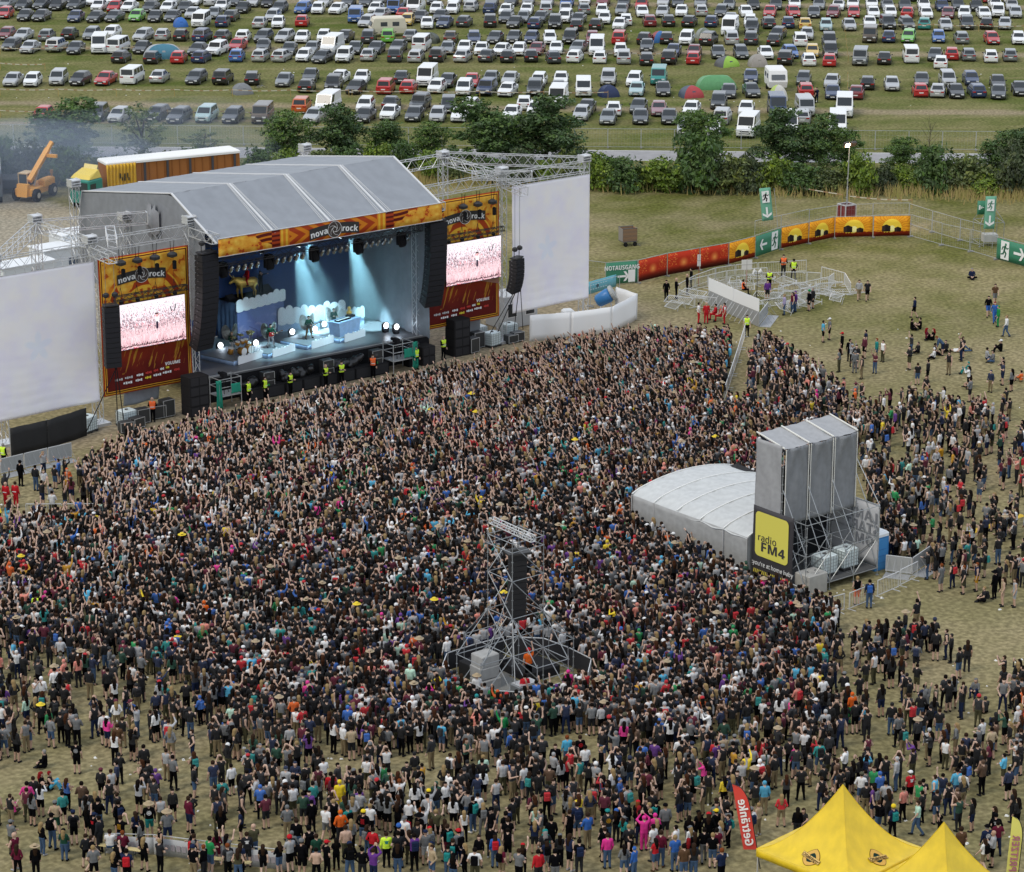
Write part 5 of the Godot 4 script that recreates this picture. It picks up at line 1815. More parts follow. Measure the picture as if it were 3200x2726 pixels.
func arrow(parent: Node3D,at: Vector3,s: float,turn: float,m: Material) -> void:   # points along +x before the turn
	var g := G.new()
	var b := Basis(Vector3.BACK,turn)
	var q := func(x: float,y: float) -> Vector3: return at + b * Vector3(x * s,y * s,0.02)
	g.quad(q.call(-0.5,-0.09),q.call(0.25,-0.09),q.call(0.25,0.09),q.call(-0.5,0.09))
	g.quad(q.call(0.02,-0.42),q.call(0.24,-0.42),q.call(0.52,0.0),q.call(0.30,0.0))
	g.quad(q.call(0.30,0.0),q.call(0.52,0.0),q.call(0.24,0.42),q.call(0.02,0.42))
	obj("arrow",g.done(),m,parent)

func make_exit_fence() -> void:
	var base := [W(7.83,-219.89),W(10.62,-220.79),W(13.21,-223.32),W(16.14,-225.42),W(18.77,-227.33),W(21.30,-229.99),W(23.87,-233.35),W(26.58,-235.63),W(29.16,-237.83),W(32.71,-238.22),W(36.14,-238.48),W(38.42,-234.99),W(40.62,-232.47),W(42.40,-229.50),W(44.55,-226.25)]
	var kinds := ["exit_word","red","red","red","yellow","exit_left","yellow","yellow","yellow","yellow","","","","exit_right"]
	var red := printed(art(170,95,2))
	var yellow := printed(art(200,110,3))
	var green := mc(0.035,0.20,0.115,0.6)
	var white := mc(0.78,0.79,0.78,0.6)
	var nr := {"red": 0,"yellow": 0,"": 0}
	for k in kinds.size():
		var a: Vector3 = base[k]
		var b: Vector3 = base[k + 1]
		var w := a.distance_to(b)
		var turn := atan2(-(b - a).z,(b - a).x)
		if k in [5,6,7,8,9,10,11,12,13]:
			fence_panel(a,b,2.05,"grey mesh fence panel in the exit fence, %s from the white sheet" % ordinal(k + 1),"mesh panels of the exit fence")
		else:
			fence_panel(a,b,2.0,"grey mesh fence panel in the exit fence, %s from the white sheet" % ordinal(k + 1),"mesh panels of the exit fence")
		var kind: String = kinds[k]
		if kind == "": continue
		var label := ""
		if kind == "red":
			nr.red += 1
			label = "red printed banner with glowing centre on the exit fence, %s of the three" % ["leftmost","middle one","rightmost"][nr.red - 1]
		elif kind == "yellow":
			nr.yellow += 1
			label = "yellow printed banner with two dark huts on the exit fence, %s from the left" % ordinal(nr.yellow)
		else: label = {"exit_word": "green emergency exit banner with big white word beside the white sheet","exit_left": "green emergency exit banner with arrow to the left among yellow banners","exit_right": "green emergency exit banner with arrow to the right at far right"}[kind]
		var t := thing("fence_banner",label,"banner",a + (b - a).cross(Vector3.DOWN).normalized() * 0.06 + Vector3(0,0.12,0),turn,"banners on the exit fence")
		t.position = a + Basis(Vector3.UP,turn) * Vector3(0.06,0.12,0.05)
		var sheet := hanging(w - 0.12,1.84,10,3,0.01,func(u: float,v: float) -> float: return 0.012 * sin(u * 14.0))
		obj("banner_sheet",sheet,red if kind == "red" else yellow if kind == "yellow" else green,t)
		if kind == "exit_word":
			letters("NOTAUSGANG",0.37,white,t,Vector3(w / 2 - 0.05,1.35,0.03),Basis.IDENTITY,"lettering",800,0.9)
			var g := G.new()
			g.box(Vector3(w * 0.78,0.6,0.03),Vector3(0.62,1.05,0.02))
			obj("doorway_sign",g.done(),white,t)
			arrow(t,Vector3(w * 0.52,0.6,0.03),1.0,0.0,white)
		elif kind == "exit_left":
			running_figure(t,Vector3(w * 0.72,0.92,0.03),1.62,white,green)
			arrow(t,Vector3(w * 0.28,0.92,0.03),1.15,PI,white)
		elif kind == "exit_right":
			running_figure(t,Vector3(w * 0.27,0.92,0.03),1.62,white,green)
			arrow(t,Vector3(w * 0.72,0.92,0.03),1.3,0.0,white)
	# the line behind it
	var back := [W(21.78,-235.89),W(24.36,-238.22),W(27.19,-240.87),W(30.34,-243.02),W(33.35,-243.43),W(36.71,-243.57),W(38.39,-240.33),W(40.39,-236.92),W(42.13,-234.36)]
	for k in back.size() - 1: fence_panel(back[k],back[k + 1],2.0,"grey mesh fence panel in the rear line behind yellow banners, %s from the left" % ordinal(k + 1),"rear mesh panels behind the exit fence")
	# mesh fence between white sheet and first banner,with the pale blue banner
	fence_panel(W(6.37,-220.68),W(7.89,-219.89),2.0,"grey mesh fence panel beside the right white sheet","mesh panels of the exit fence")
	fence_panel(W(6.39,-212.57),W(8.87,-215.25),2.0,"grey mesh fence panel carrying the pale blue banner","mesh panels of the exit fence")
	var pa: Vector3 = W(6.27,-214.93)
	var pb: Vector3 = W(8.66,-217.66)
	var pt := thing("blue_banner","pale blue printed notice banner on the fence beside the right white sheet","banner",pa + Vector3(0,0.5,0.1),atan2(-(pb - pa).z,(pb - pa).x))
	obj("banner_sheet",hanging(pa.distance_to(pb),1.05,8,2,0.01,func(u: float,v: float) -> float: return 0.015 * sin(u * 14.0)),mc(0.16,0.42,0.50,0.7),pt)
	var g := G.new()
	for k in 14: g.box(Vector3(0.3 + (k % 7) * 0.33,0.7 if k < 7 else 0.35,0.03),Vector3(0.2,0.05,0.01))
	obj("printed_lines",g.done(),mc(0.6,0.75,0.78),pt)
	g = G.new()
	g.lathe(Vector3(1.2,0.55,0.03),[[0.16,-0.01],[0.16,0.01]],5,Basis(Vector3.RIGHT,PI / 2))
	obj("printed_mark",g.done(),mc(0.08,0.12,0.15),pt)
	# two tall exit flags
	exit_flag(W(23.81,-233.10),0.0,"green emergency exit pennant leaning over the banner with left arrow",5.6,-0.12)
	exit_flag(W(42.78,-233.85),0.1,"green emergency exit pennant on the small scaffold at right",4.75,0.02)
	# small scaffold stand with a green hanging sign
	var sc := thing("sign_scaffold","small scaffold stand with concrete ballast carrying the right exit pennant","scaffold",W(41.75,-234.36),0.15)
	var steel := mc(0.30,0.315,0.325,0.45,0.5)
	for x in [0.0,2.2]:
		for z in [0.0,-2.0]: scaffold_post(sc,steel,x,z,2.2)
	var list := []
	for h in [0.3,2.15]:
		list.append_array([[0,h,0,2.2,h,0],[0,h,-2,2.2,h,-2],[0,h,0,0,h,-2],[2.2,h,0,2.2,h,-2]])
	list.append_array([[0,2.15,0,1.1,4.0,-1],[2.2,2.15,-2,1.1,4.0,-1],[0,2.15,-2,1.1,4.0,-1],[2.2,2.15,0,1.1,4.0,-1]])
	scaffold_bars(sc,"tube",steel,list)
	g = G.new()
	g.bevel(Vector3(1.1,0.72,-0.6),Vector3(1.3,0.7,0.9),0.05)
	obj("ballast",g.done(),mc(0.42,0.42,0.40,0.9),sc)
	var sg := thing("exit_board","green hanging exit board with white symbols beside the right pennant","sign",W(41.43,-234.61) + Vector3(0,2.9,0),0.0)
	obj("board",hanging(1.0,1.25,4,2,0.02,func(u: float,v: float) -> float: return 0.01 * sin(u * 5.0)),green,sg)
	running_figure(sg,Vector3(0.72,0.65,0.03),0.42,green,white)
	arrow(sg,Vector3(0.45,0.65,0.03),0.3,PI,white)
	g = G.new()
	g.box(Vector3(0.2,0.65,0.03),Vector3(0.16,0.4,0.02))
	obj("doorway_sign",g.done(),white,sg)

func exit_flag(at: Vector3,turn: float,label: String,top: float,lean: float) -> void:
	var t := thing("exit_pennant",label,"pennant",at,turn,"tall exit pennants")
	var g := G.new()
	g.bar(Vector3(0,0,0),Vector3(lean * top,top,0),0.03)
	obj("pole",g.done(),mc(0.4,0.42,0.43,0.4,0.5),t)
	var green := mc(0.16,0.38,0.27,0.7)
	var white := mc(0.78,0.79,0.78,0.6)
	var f := Node3D.new()
	f.name = "flag"
	t.add_child(f)
	f.transform = Transform3D(Basis(Vector3.BACK,-lean),Vector3(lean * top - 1.0 + 0.02,top - 2.95,0.05))
	obj("flag_cloth",hanging(1.0,2.95,4,8,0.01,func(u: float,v: float) -> float: return 0.03 * sin(u * 4.0 + v * 3.0)),green,f)
	running_figure(f,Vector3(0.5,2.15,0.05),1.05,white,green)
	arrow(f,Vector3(0.5,0.75,0.05),0.95,-PI / 2,white)

func make_field_things() -> void:
	var steel := mc(0.62,0.63,0.64,0.45,0.2)
	# mast lamp in a red crate
	var t := thing("light_mast","lit floodlight on a tall mast in a red crate","light mast",W(31.14,-245.21),0.55)
	var g := G.new()
	for x in [-0.6,0.6]:
		g.box(Vector3(x,0.8,0),Vector3(0.03,1.5,1.15))
		g.box(Vector3(0,0.8,x),Vector3(1.15,1.5,0.03))
	obj("red_panel",g.done(),mc(0.16,0.012,0.015,0.5),t)
	g = G.new()
	for x in [-0.6,0.6]:
		for z in [-0.6,0.6]: g.box(Vector3(x,0.8,z),Vector3(0.09,1.6,0.09))
		for y in [0.05,1.58]:
			g.box(Vector3(x,y,0),Vector3(0.085,0.09,1.12))
			g.box(Vector3(0,y,x),Vector3(1.12,0.085,0.085))
	obj("crate_frame",g.done(),mc(0.55,0.55,0.57,0.5,0.3),t)
	g = G.new()
	g.bar(Vector3(0,0,0),Vector3(0.0,3.2,0),0.075,8)
	g.bar(Vector3(0.0,3.2,0),Vector3(0.06,7.1,0),0.05,8)
	for y in [2.2,4.0,5.6]: g.lathe(Vector3(-0.04,y,0),[[0.09,-0.05],[0.09,0.05]],6)
	obj("mast",g.done(),mc(0.42,0.43,0.44,0.4,0.5),t)
	for x in [-0.38,0.38]:
		g = G.new()
		g.bevel(Vector3(0.06 + x,7.25,0.05),Vector3(0.6,0.45,0.3),0.04,Basis(Vector3.RIGHT,0.5))
		obj("floodlight_case",g.done(),mc(0.05,0.04,0.035,0.5),t)
	g = G.new()
	g.box(Vector3(-0.32,7.17,0.235),Vector3(0.42,0.34,0.02),Basis(Vector3.RIGHT,0.5))
	obj("lamp_face",g.done(),glow(1.0,0.70,0.36,60.0),t)
	g = G.new()
	g.box(Vector3(0.44,7.17,0.235),Vector3(0.42,0.34,0.02),Basis(Vector3.RIGHT,0.5))
	obj("dark_face",g.done(),mc(0.2,0.12,0.08,0.2),t)
	var om := SpotLight3D.new()
	om.name = "flood_light"
	om.light_color = Color(1.0,0.78,0.5)
	om.light_energy = 20.0
	om.spot_range = 60
	om.spot_angle = 65
	om.spot_attenuation = 2.0
	om.light_size = 0.2
	om.shadow_enabled = true
	om.position = Vector3(-0.32,7.10,0.40)
	om.rotation = Vector3(-0.5,PI,0)
	t.add_child(om)
	# wooden cart on the grass
	t = thing("wooden_cart","weathered wooden box cart standing alone on the grass","cart",W(10.37,-235.12),0.35)
	var wood := mc(0.26,0.165,0.10,0.9)
	for k in 6:
		for z in [-0.5,0.5]:
			g = G.new()
			g.box(Vector3(0,0.55 + k * 0.19,z),Vector3(1.35,0.18,0.04))
			obj("plank",g.done(),wood if k % 2 else mc(0.22,0.15,0.10,0.9),t)
		for x in [-0.68,0.68]:
			g = G.new()
			g.box(Vector3(x,0.55 + k * 0.19,0),Vector3(0.04,0.18,0.98))
			obj("plank",g.done(),mc(0.28,0.15,0.085,0.9) if x > 0 else mc(0.26,0.24,0.22,0.9),t)
	g = G.new()
	for x in [-0.66,0.66]:
		for z in [-0.48,0.48]: g.box(Vector3(x,1.0,z),Vector3(0.07,1.25,0.07))
	for y in [0.42,1.63]:
		for z in [-0.51,0.51]: g.box(Vector3(0,y,z),Vector3(1.42,0.05,0.05))
	g.box(Vector3(0,0.40,0),Vector3(1.3,0.06,1.0))
	g.bar(Vector3(0.5,0.3,0.4),Vector3(0.9,0.05,0.8),0.03)
	obj("frame",g.done(),mc(0.12,0.12,0.12,0.6),t)
	for x in [-0.45,0.45]:
		g = G.new()
		g.lathe(Vector3(x,0.2,0.58),[[0.2,-0.05],[0.2,0.05]],12,Basis(Vector3.RIGHT,PI / 2))
		obj("wheel",g.done(),mc(0.02,0.02,0.02,0.9),t)
	# white sheeted fence beside the stage
	var wf := [W(1.39,-201.79),W(4.62,-202.65),W(7.85,-204.41),W(10.02,-208.62),W(8.42,-211.00)]
	for k in 4:
		var a: Vector3 = wf[k]
		var b: Vector3 = wf[k + 1]
		t = thing("white_fence_sheet","white sheeted fence section right of the stage, %s along" % ["nearest to the stage","second one","third one with the corner post","last one at the rear"][k],"fence panel",a,atan2(-(b - a).z,(b - a).x),"white sheeted fence sections")
		obj("white_sheet",hanging(a.distance_to(b),2.1,14,4,0.02,func(u: float,v: float) -> float: return 0.03 * sin(u * 11.0 + v * 2.0)),mc(0.80,0.80,0.80,0.8),t)
		g = G.new()
		for x in [0.0,a.distance_to(b)]: g.bar(Vector3(x,0,-0.05),Vector3(x,2.0,-0.05),0.03)
		obj("post",g.done(),steel,t)
	t = thing("wind_machine","blue drum shaped machine with grey ring behind the white fence","machine",W(7.56,-211.00),0.3)
	g = G.new()
	for x in [-0.5,0.5]: g.bar(Vector3(x,0,0.3),Vector3(x * 0.8,1.1,0),0.05)
	g.box(Vector3(0,0.06,0),Vector3(1.6,0.1,1.0))
	obj("stand",g.done(),steel,t)
	g = G.new(true)
	g.lathe(Vector3(0,1.25,0),[[0.35,-0.85],[0.52,-0.7],[0.6,0.3],[0.5,0.5]],16,Basis(Vector3.BACK,-1.0) * Basis(Vector3.RIGHT,0.3))
	obj("drum",g.done(),mc(0.03,0.17,0.42,0.4),t)
	g = G.new()
	g.lathe(Vector3(0,1.25,0),[[0.62,0.5],[0.66,0.56],[0.66,0.78],[0.52,0.80]],16,Basis(Vector3.BACK,-1.0) * Basis(Vector3.RIGHT,0.3))
	obj("ring",g.done(),mc(0.36,0.38,0.37,0.5),t)
	t = thing("site_cabin","grey office cabin with two windows below the right white sheet","cabin",W(0.71,-206.20),STAGE_TURN)
	g = G.new()
	g.bevel(Vector3(0,1.35,-1.2),Vector3(3.4,2.6,2.4),0.05)
	obj("wall",g.done(),mc(0.50,0.52,0.53,0.5),t)
	for x in [-0.9,0.9]:
		g = G.new()
		g.box(Vector3(x,1.5,0.02),Vector3(1.0,1.2,0.04))
		var f := obj("window",g.done(),mc(0.7,0.7,0.7,0.4),t)
		g = G.new()
		g.box(Vector3(x,1.5,0.05),Vector3(0.84,1.04,0.02))
		obj("pane",g.done(),mc(0.03,0.035,0.04,0.1),f)
	t = thing("white_buggy","small white buggy parked behind the white fence sheets","buggy",W(4.64,-207.20),0.3)
	g = G.new()
	g.bevel(Vector3(0,0.55,0),Vector3(2.6,0.6,1.2),0.15)
	g.bevel(Vector3(-0.2,1.0,0),Vector3(0.9,0.4,1.0),0.12)
	obj("body",g.done(),mc(0.72,0.73,0.73,0.4),t)
	for x in [-0.8,0.8]:
		g = G.new()
		g.lathe(Vector3(x,0.28,0.6),[[0.28,-0.1],[0.28,0.1]],12,Basis(Vector3.RIGHT,PI / 2))
		obj("wheel",g.done(),mc(0.02,0.02,0.02,0.9),t)
	# heap of crowd barriers: two standing rows bent round in arcs,others lying across
	var arcs := [[W(13.52,-215.47),W(15.34,-219.10),W(17.22,-221.71),W(19.02,-222.86),W(21.00,-223.67),W(23.06,-224.02),W(25.25,-224.60)],[W(14.65,-217.44),W(16.42,-219.10),W(18.09,-220.68),W(19.77,-221.36),W(21.71,-221.82)],[W(18.73,-218.55),W(20.99,-219.89),W(22.91,-220.23),W(24.80,-220.23),W(26.00,-219.89)],[W(26.25,-222.17),W(27.99,-219.89),W(28.05,-216.34)],[W(21.90,-215.25),W(23.86,-216.34),W(26.49,-218.55),W(27.07,-219.89)],[W(13.66,-214.17),W(14.83,-212.05),W(16.60,-211.31)],[W(21.70,-213.10),W(23.64,-214.17),W(25.39,-215.79)]]
	var idx := 0
	for arc in arcs:
		for k in arc.size() - 1:
			idx += 1
			barrier_panel(arc[k],arc[k + 1],"bright steel barrier in the heap on the field, %s standing one" % ordinal(idx),"steel barriers heaped on the field")
	var lying := 0
	for q in [[2140,955],[2190,945],[2255,955],[2310,930],[2360,915],[2385,940],[2440,915],[2470,955],[2500,910],[2530,925],[2555,940],[2590,930],[2625,925],[2460,968],[2420,888],[2350,890],[2480,890],[2600,912],[2280,915],[2220,925],[2575,950],[2610,945],[2540,905],[2500,945],[2435,940],[2400,920],[2340,945],[2290,945],[2240,905],[2170,930],[2525,960],[2460,900],[2585,910],[2640,935],[2150,970],[2200,975]]:
		lying += 1
		var a := ground_at(q[0],q[1])
		var b := a + Vector3(cos(lying * 1.9),0,sin(lying * 1.9)) * 2.3
		var p := barrier_panel(a,b,"steel barrier lying flat in the heap on the field, %s one" % ordinal(lying),"steel barriers heaped on the field")
		p.rotate_object_local(Vector3.RIGHT,PI / 2 - 0.18 * (lying % 3))
		p.position.y = 0.08 + 0.1 * (lying % 4)
	# white boarded stage barriers
	var sb := [W(16.05,-213.42),W(17.82,-209.65),W(19.57,-206.20)]
	for k in 2:
		var a: Vector3 = sb[k]
		var b: Vector3 = sb[k + 1]
		t = thing("boarded_barrier","grey barrier topped by a white board beside the barrier heap, %s" % ["farther one","nearer one"][k],"crowd barrier",a,atan2(-(b - a).z,(b - a).x),"white boarded barriers")
		var w := a.distance_to(b)
		g = G.new()
		g.box(Vector3(w / 2,0.62,-0.02),Vector3(w,1.2,0.03))
		obj("barrier_sheet",g.done(),mc(0.36,0.37,0.38,0.5,0.3),t)
		for e in 6:
			g = G.new()
			g.bar(Vector3(0.2 + e * (w - 0.4) / 5,1.15,0),Vector3(0.2 + e * (w - 0.4) / 5,0.03,0.9),0.02,4)
			obj("stay",g.done(),steel,t)
		g = G.new()
		g.box(Vector3(w / 2,1.75,0.0),Vector3(w - 0.05,1.05,0.03))
		obj("white_board",g.done(),mc(0.76,0.77,0.77,0.5),t)
	barrier_panel(W(19.57,-206.20),W(20.63,-209.96),"grey solid barrier ending the white boarded barriers","solid barriers by the heap",true)
	# signs stuck in the field
	for q in [[W(19.52,-217.77),0.9,0.85,"square white notice board on a red pole above the barrier heap",1.9],[W(15.69,-219.89),0.28,1.0,"narrow white notice board on a red pole near the police officers",1.7]]:
		t = thing("notice_board",q[3],"sign",q[0],0.15)
		g = G.new()
		g.bar(Vector3.ZERO,Vector3(0.03,q[4] + q[2] + 0.1,0),0.025)
		obj("pole",g.done(),mc(0.35,0.10,0.06,0.7),t)
		g = G.new()
		g.box(Vector3(0,q[4] + q[2] / 2,0.04),Vector3(q[1],q[2],0.03))
		var bo := obj("board",g.done(),mc(0.62,0.60,0.56,0.7),t)
		g = G.new()
		g.box(Vector3(0,q[4] + q[2] / 2,0.06),Vector3(q[1],0.03,0.012))
		g.box(Vector3(0,q[4] + q[2] / 2,0.062),Vector3(0.03,q[2],0.01))
		obj("board_joint",g.done(),mc(0.3,0.28,0.25),bo)
	# loudhailer stand in the heap
	t = thing("horn_stand","black pole stand with two pale horns in the barrier heap","stand",W(20.18,-215.14),0.2)
	g = G.new()
	g.bar(Vector3.ZERO,Vector3(0,2.3,0),0.03)
	for a in 3: g.bar(Vector3(0,0.6,0),Vector3(0.5 * cos(a * 2.1),0,0.5 * sin(a * 2.1)),0.025)
	obj("stand",g.done(),mc(0.03,0.03,0.03),t)
	for x in [-1,1]:
		g = G.new()
		g.lathe(Vector3(x * 0.2,2.35,0.05),[[0.06,-0.15],[0.24,0.15]],10,Basis(Vector3.BACK,-x * 1.2))
		obj("horn",g.done(),mc(0.6,0.6,0.58,0.4),t)
	# pitchside barriers through the crowd
	var lines := [[W(-30.30,-158.56),W(-13.57,-158.81),"left wave breaker line",17],[W(-13.57,-158.81),W(-6.38,-164.17),"bent wave breaker line",0],[W(-6.38,-164.17),W(0.21,-169.25),"bent wave breaker line",0],[W(6.69,-176.10),W(15.03,-182.92),"right wave breaker line",0]]
	idx = 0
	for q in lines:
		var n := int(q[0].distance_to(q[1]) / 2.3)
		for k in n:
			idx += 1
			var a: Vector3 = q[0].lerp(q[1],float(k) / n)
			barrier_panel(a,a + (q[1] - q[0]).normalized() * 2.3,"steel barrier standing across the crowd, %s from the left edge" % ordinal(idx),"steel barriers across the crowd")
	var gap := [W(18.28,-203.43),W(17.66,-199.60),W(17.07,-195.90),W(16.44,-192.14),W(15.81,-188.35),W(15.15,-184.53)]
	for k in 5: barrier_panel(gap[k],gap[k + 1],"steel barrier beside the empty grass lane in the crowd, %s from the rear" % ordinal(k + 1),"steel barriers along the grass lane")
	var walk := thing("metal_ramp","grey metal tread plate on the grass beside the rear crowd","ramp",W(20.02,-200.07),0.9)
	g = G.new()
	g.bevel(Vector3(0,0.04,0),Vector3(3.0,0.08,1.0),0.02)
	obj("plate",g.done(),mc(0.33,0.34,0.35,0.6,0.3),walk)
	# yellow cable ramp at the right edge
	var ya: Vector3 = W(27.90,-156.06)
	var yb: Vector3 = W(32.46,-160.06)
	t = thing("cable_ramp","yellow cable ramp crossing the grass at the right edge","cable ramp",ya,atan2(-(yb - ya).z,(yb - ya).x))
	var n := int(ya.distance_to(yb) / 0.9)
	for k in n:
		g = G.new()
		g.hull([Vector3(k * 0.9,0,0.25),Vector3(k * 0.9 + 0.88,0,0.25),Vector3(k * 0.9 + 0.88,0,-0.25),Vector3(k * 0.9,0,-0.25),Vector3(k * 0.9,0.08,0.1),Vector3(k * 0.9 + 0.88,0.08,0.1),Vector3(k * 0.9 + 0.88,0.08,-0.1),Vector3(k * 0.9,0.08,-0.1)])
		obj("ramp_section",g.done(),mc(0.66,0.42,0.02,0.6),t)
	# litter
	var mm := MultiMesh.new()
	mm.transform_format = MultiMesh.TRANSFORM_3D
	g = G.new()
	g.hull([Vector3(-0.1,0,0.07),Vector3(0.11,0,0.06),Vector3(0.09,0,-0.08),Vector3(-0.08,0,-0.06),Vector3(-0.06,0.05,0.04),Vector3(0.07,0.07,0.03),Vector3(0.05,0.05,-0.05),Vector3(-0.05,0.06,-0.03)])
	mm.mesh = g.done()
	mm.instance_count = 420
	for k in 420:
		var p := ground_at(rng.randf_range(0,3200),rng.randf_range(1000,2700))
		if k > 330: p = ground_at(rng.randf_range(0,3200),rng.randf_range(20,400))
		mm.set_instance_transform(k,Transform3D(Basis(Vector3.UP,rng.randf() * TAU).scaled(Vector3.ONE * rng.randf_range(0.4,1.1)),p))
	var li := MultiMeshInstance3D.new()
	li.name = "litter"
	li.multimesh = mm
	li.material_override = mc(0.72,0.72,0.70,0.6)
	li.set_meta("kind","stuff")
	add_child(li)

func make_front_tents() -> void:
	var yellow := StandardMaterial3D.new()
	yellow.albedo_color = Color(0.80,0.56,0.015).linear_to_srgb()
	yellow.roughness = 0.42
	yellow.albedo_texture = noise_tex(0.010,4,0.86,1.0)
	yellow.uv1_triplanar = true
	yellow.uv1_scale = Vector3.ONE / 4.0
	var frame := mc(0.6,0.6,0.6,0.4,0.5)
	var c1: Vector3 = W(14.37,-107.08)
	for k in 2:
		var at := c1 + (Vector3(0.5,0,0.5) * 7.6 if k else Vector3.ZERO)
		var t := thing("yellow_tent",["large yellow peaked tent at the bottom edge, the taller one in view","yellow peaked tent at the bottom edge, the one nearer the yellow flag"][k],"tent",at,PI / 4,"yellow peaked tents")
		pagoda(t,5.2,2.4,5.45,yellow,frame,0.38,1.75)
		for f in [0,3]:
			beer_mark(t,f,2.6,2.4,5.45,1.75)
	feather_flag(W(11.00,-109.98),"tall red feather flag with reversed white lettering beside the yellow tent","Getränke",mc(0.66,0.055,0.04,0.6),mc(0.85,0.85,0.85),0.95,4.15,-0.58,0.60)
	feather_flag(W(22.03,-106.41),"tall yellow feather flag with reversed lettering at the bottom right","SPRITZER",mc(0.70,0.66,0.16,0.6),mc(0.40,0.16,0.20),1.0,4.25,0.16,0.52)
	# beer benches and the low mesh fence at the bottom left
	for q in [[W(-18.81,-111.55),W(-17.36,-111.09),"pale beer bench at the bottom left with people sitting on it"],[W(-14.15,-110.31),W(-12.29,-109.79),"pale beer bench at the bottom edge beside the mesh fence"]]:
		var a: Vector3 = q[0]
		var b: Vector3 = q[1]
		var w := a.distance_to(b) + 0.6
		var t := thing("beer_bench",q[2],"bench",a,atan2(-(b - a).z,(b - a).x),"beer benches")
		var g := G.new()
		g.bevel(Vector3(w / 2,0.46,0),Vector3(w,0.04,0.3),0.01)
		obj("seat",g.done(),mc(0.56,0.46,0.22,0.6),t)
		for x in [0.35,w - 0.35]:
			g = G.new()
			for z in [-0.12,0.12]: g.bar(Vector3(x,0.44,z),Vector3(x,0,z),0.02)
			g.bar(Vector3(x,0.2,-0.12),Vector3(x,0.2,0.12),0.015)
			obj("leg",g.done(),mc(0.04,0.05,0.05,0.6),t)
	var ml := [W(-18.52,-111.55),W(-16.31,-111.42),W(-14.21,-110.83),W(-12.13,-110.31),W(-10.07,-109.79)]
	for k in 4:
		var a: Vector3 = ml[k]
		var b: Vector3 = ml[k + 1]
		var t := thing("white_mesh_banner","white mesh sheet on a low fence at bottom left, %s section" % ordinal(k + 1),"fence panel",a,atan2(-(b - a).z,(b - a).x),"white mesh sheets on the low fence")
		var w := a.distance_to(b)
		obj("mesh_sheet",hanging(w,0.85,10,2,0.01,func(u: float,v: float) -> float: return 0.02 * sin(u * 9.0)),mc(0.42,0.43,0.44,0.8),t)
		var g := G.new()
		for x in [0.0,w]: g.bar(Vector3(x,0,-0.03),Vector3(x,1.0,-0.03),0.022)
		g.bar(Vector3(0,0.98,-0.03),Vector3(w,0.98,-0.03),0.02)
		obj("rail",g.done(),mc(0.62,0.63,0.64,0.45,0.2),t)
		g = G.new()
		for e in 6: g.box(Vector3(0.4 + e * (w - 0.8) / 5,0.45,0.03),Vector3(0.2,0.3,0.01))
		obj("faded_print",g.done(),mc(0.36,0.33,0.36,0.8),t)

func beer_mark(t: Node3D,f: int,h: float,eave: float,peak: float,curve: float) -> void:   # an oval shield with a sash lying on the roof panel
	var b := Basis(Vector3.UP,f * PI / 2)
	var cu := 0.0
	var cv := 0.22
	var n := (pagoda_point(0.1,cv,h,eave,peak,curve) - pagoda_point(-0.1,cv,h,eave,peak,curve)).cross(pagoda_point(0,cv,h,eave,peak,curve) - pagoda_point(0,cv + 0.02,h,eave,peak,curve)).normalized()
	var on := func(x: float,y: float,lift: float) -> Vector3:   # metres across and up the slope
		var v := maxf(0.001,cv + y / 3.6)
		return b * (pagoda_point(x / (h * (1 - v)),v,h,eave,peak,curve) + n * (-lift if n.y < 0 else lift))
	var shapes := [["shield",0.44,0.56,0.015,mc(0.10,0.05,0.015)],["shield",0.41,0.53,0.025,mc(0.60,0.36,0.09)],["shield",0.24,0.33,0.035,mc(0.012,0.035,0.03)]]
	var last: Node3D
	for s in shapes:
		var g := G.new()
		var pts := []
		for k in 16:
			var a := TAU * k / 16
			var sharp := 1.0 - 0.12 * absf(sin(2 * a))
			pts.append(on.call(cos(a) * s[1] * sharp,sin(a) * s[2] * sharp,s[3]))
		g.fan(pts,false)
		last = obj("mark_shield",g.done(),s[4],t)
	for s in [[0.52,0.13,0.045,mc(0.16,0.09,0.03)],[0.50,0.115,0.055,mc(0.66,0.45,0.16)]]:
		var g := G.new()
		for k in 8:
			var x0: float = -s[0] + k * s[0] / 4
			var x1: float = x0 + s[0] / 4
			g.quad(on.call(x0,x0 * -0.22 - s[1],s[2]),on.call(x1,x1 * -0.22 - s[1],s[2]),on.call(x1,x1 * -0.22 + s[1],s[2]),on.call(x0,x0 * -0.22 + s[1],s[2]))
		obj("mark_sash",g.done(),s[3],t)
	var ex: Vector3 = (on.call(0.3,-0.066,0.075) - on.call(-0.3,0.066,0.075)).normalized()
	var ey: Vector3 = (on.call(0,0.1,0.075) - on.call(0,-0.1,0.075)).normalized()
	var ez := ex.cross(ey).normalized()
	letters("Ottakringer",0.155,mc(0.10,0.06,0.03),t,on.call(0,0,0.075),Basis(ex,ez.cross(ex),ez),"mark_lettering",400,0.9)

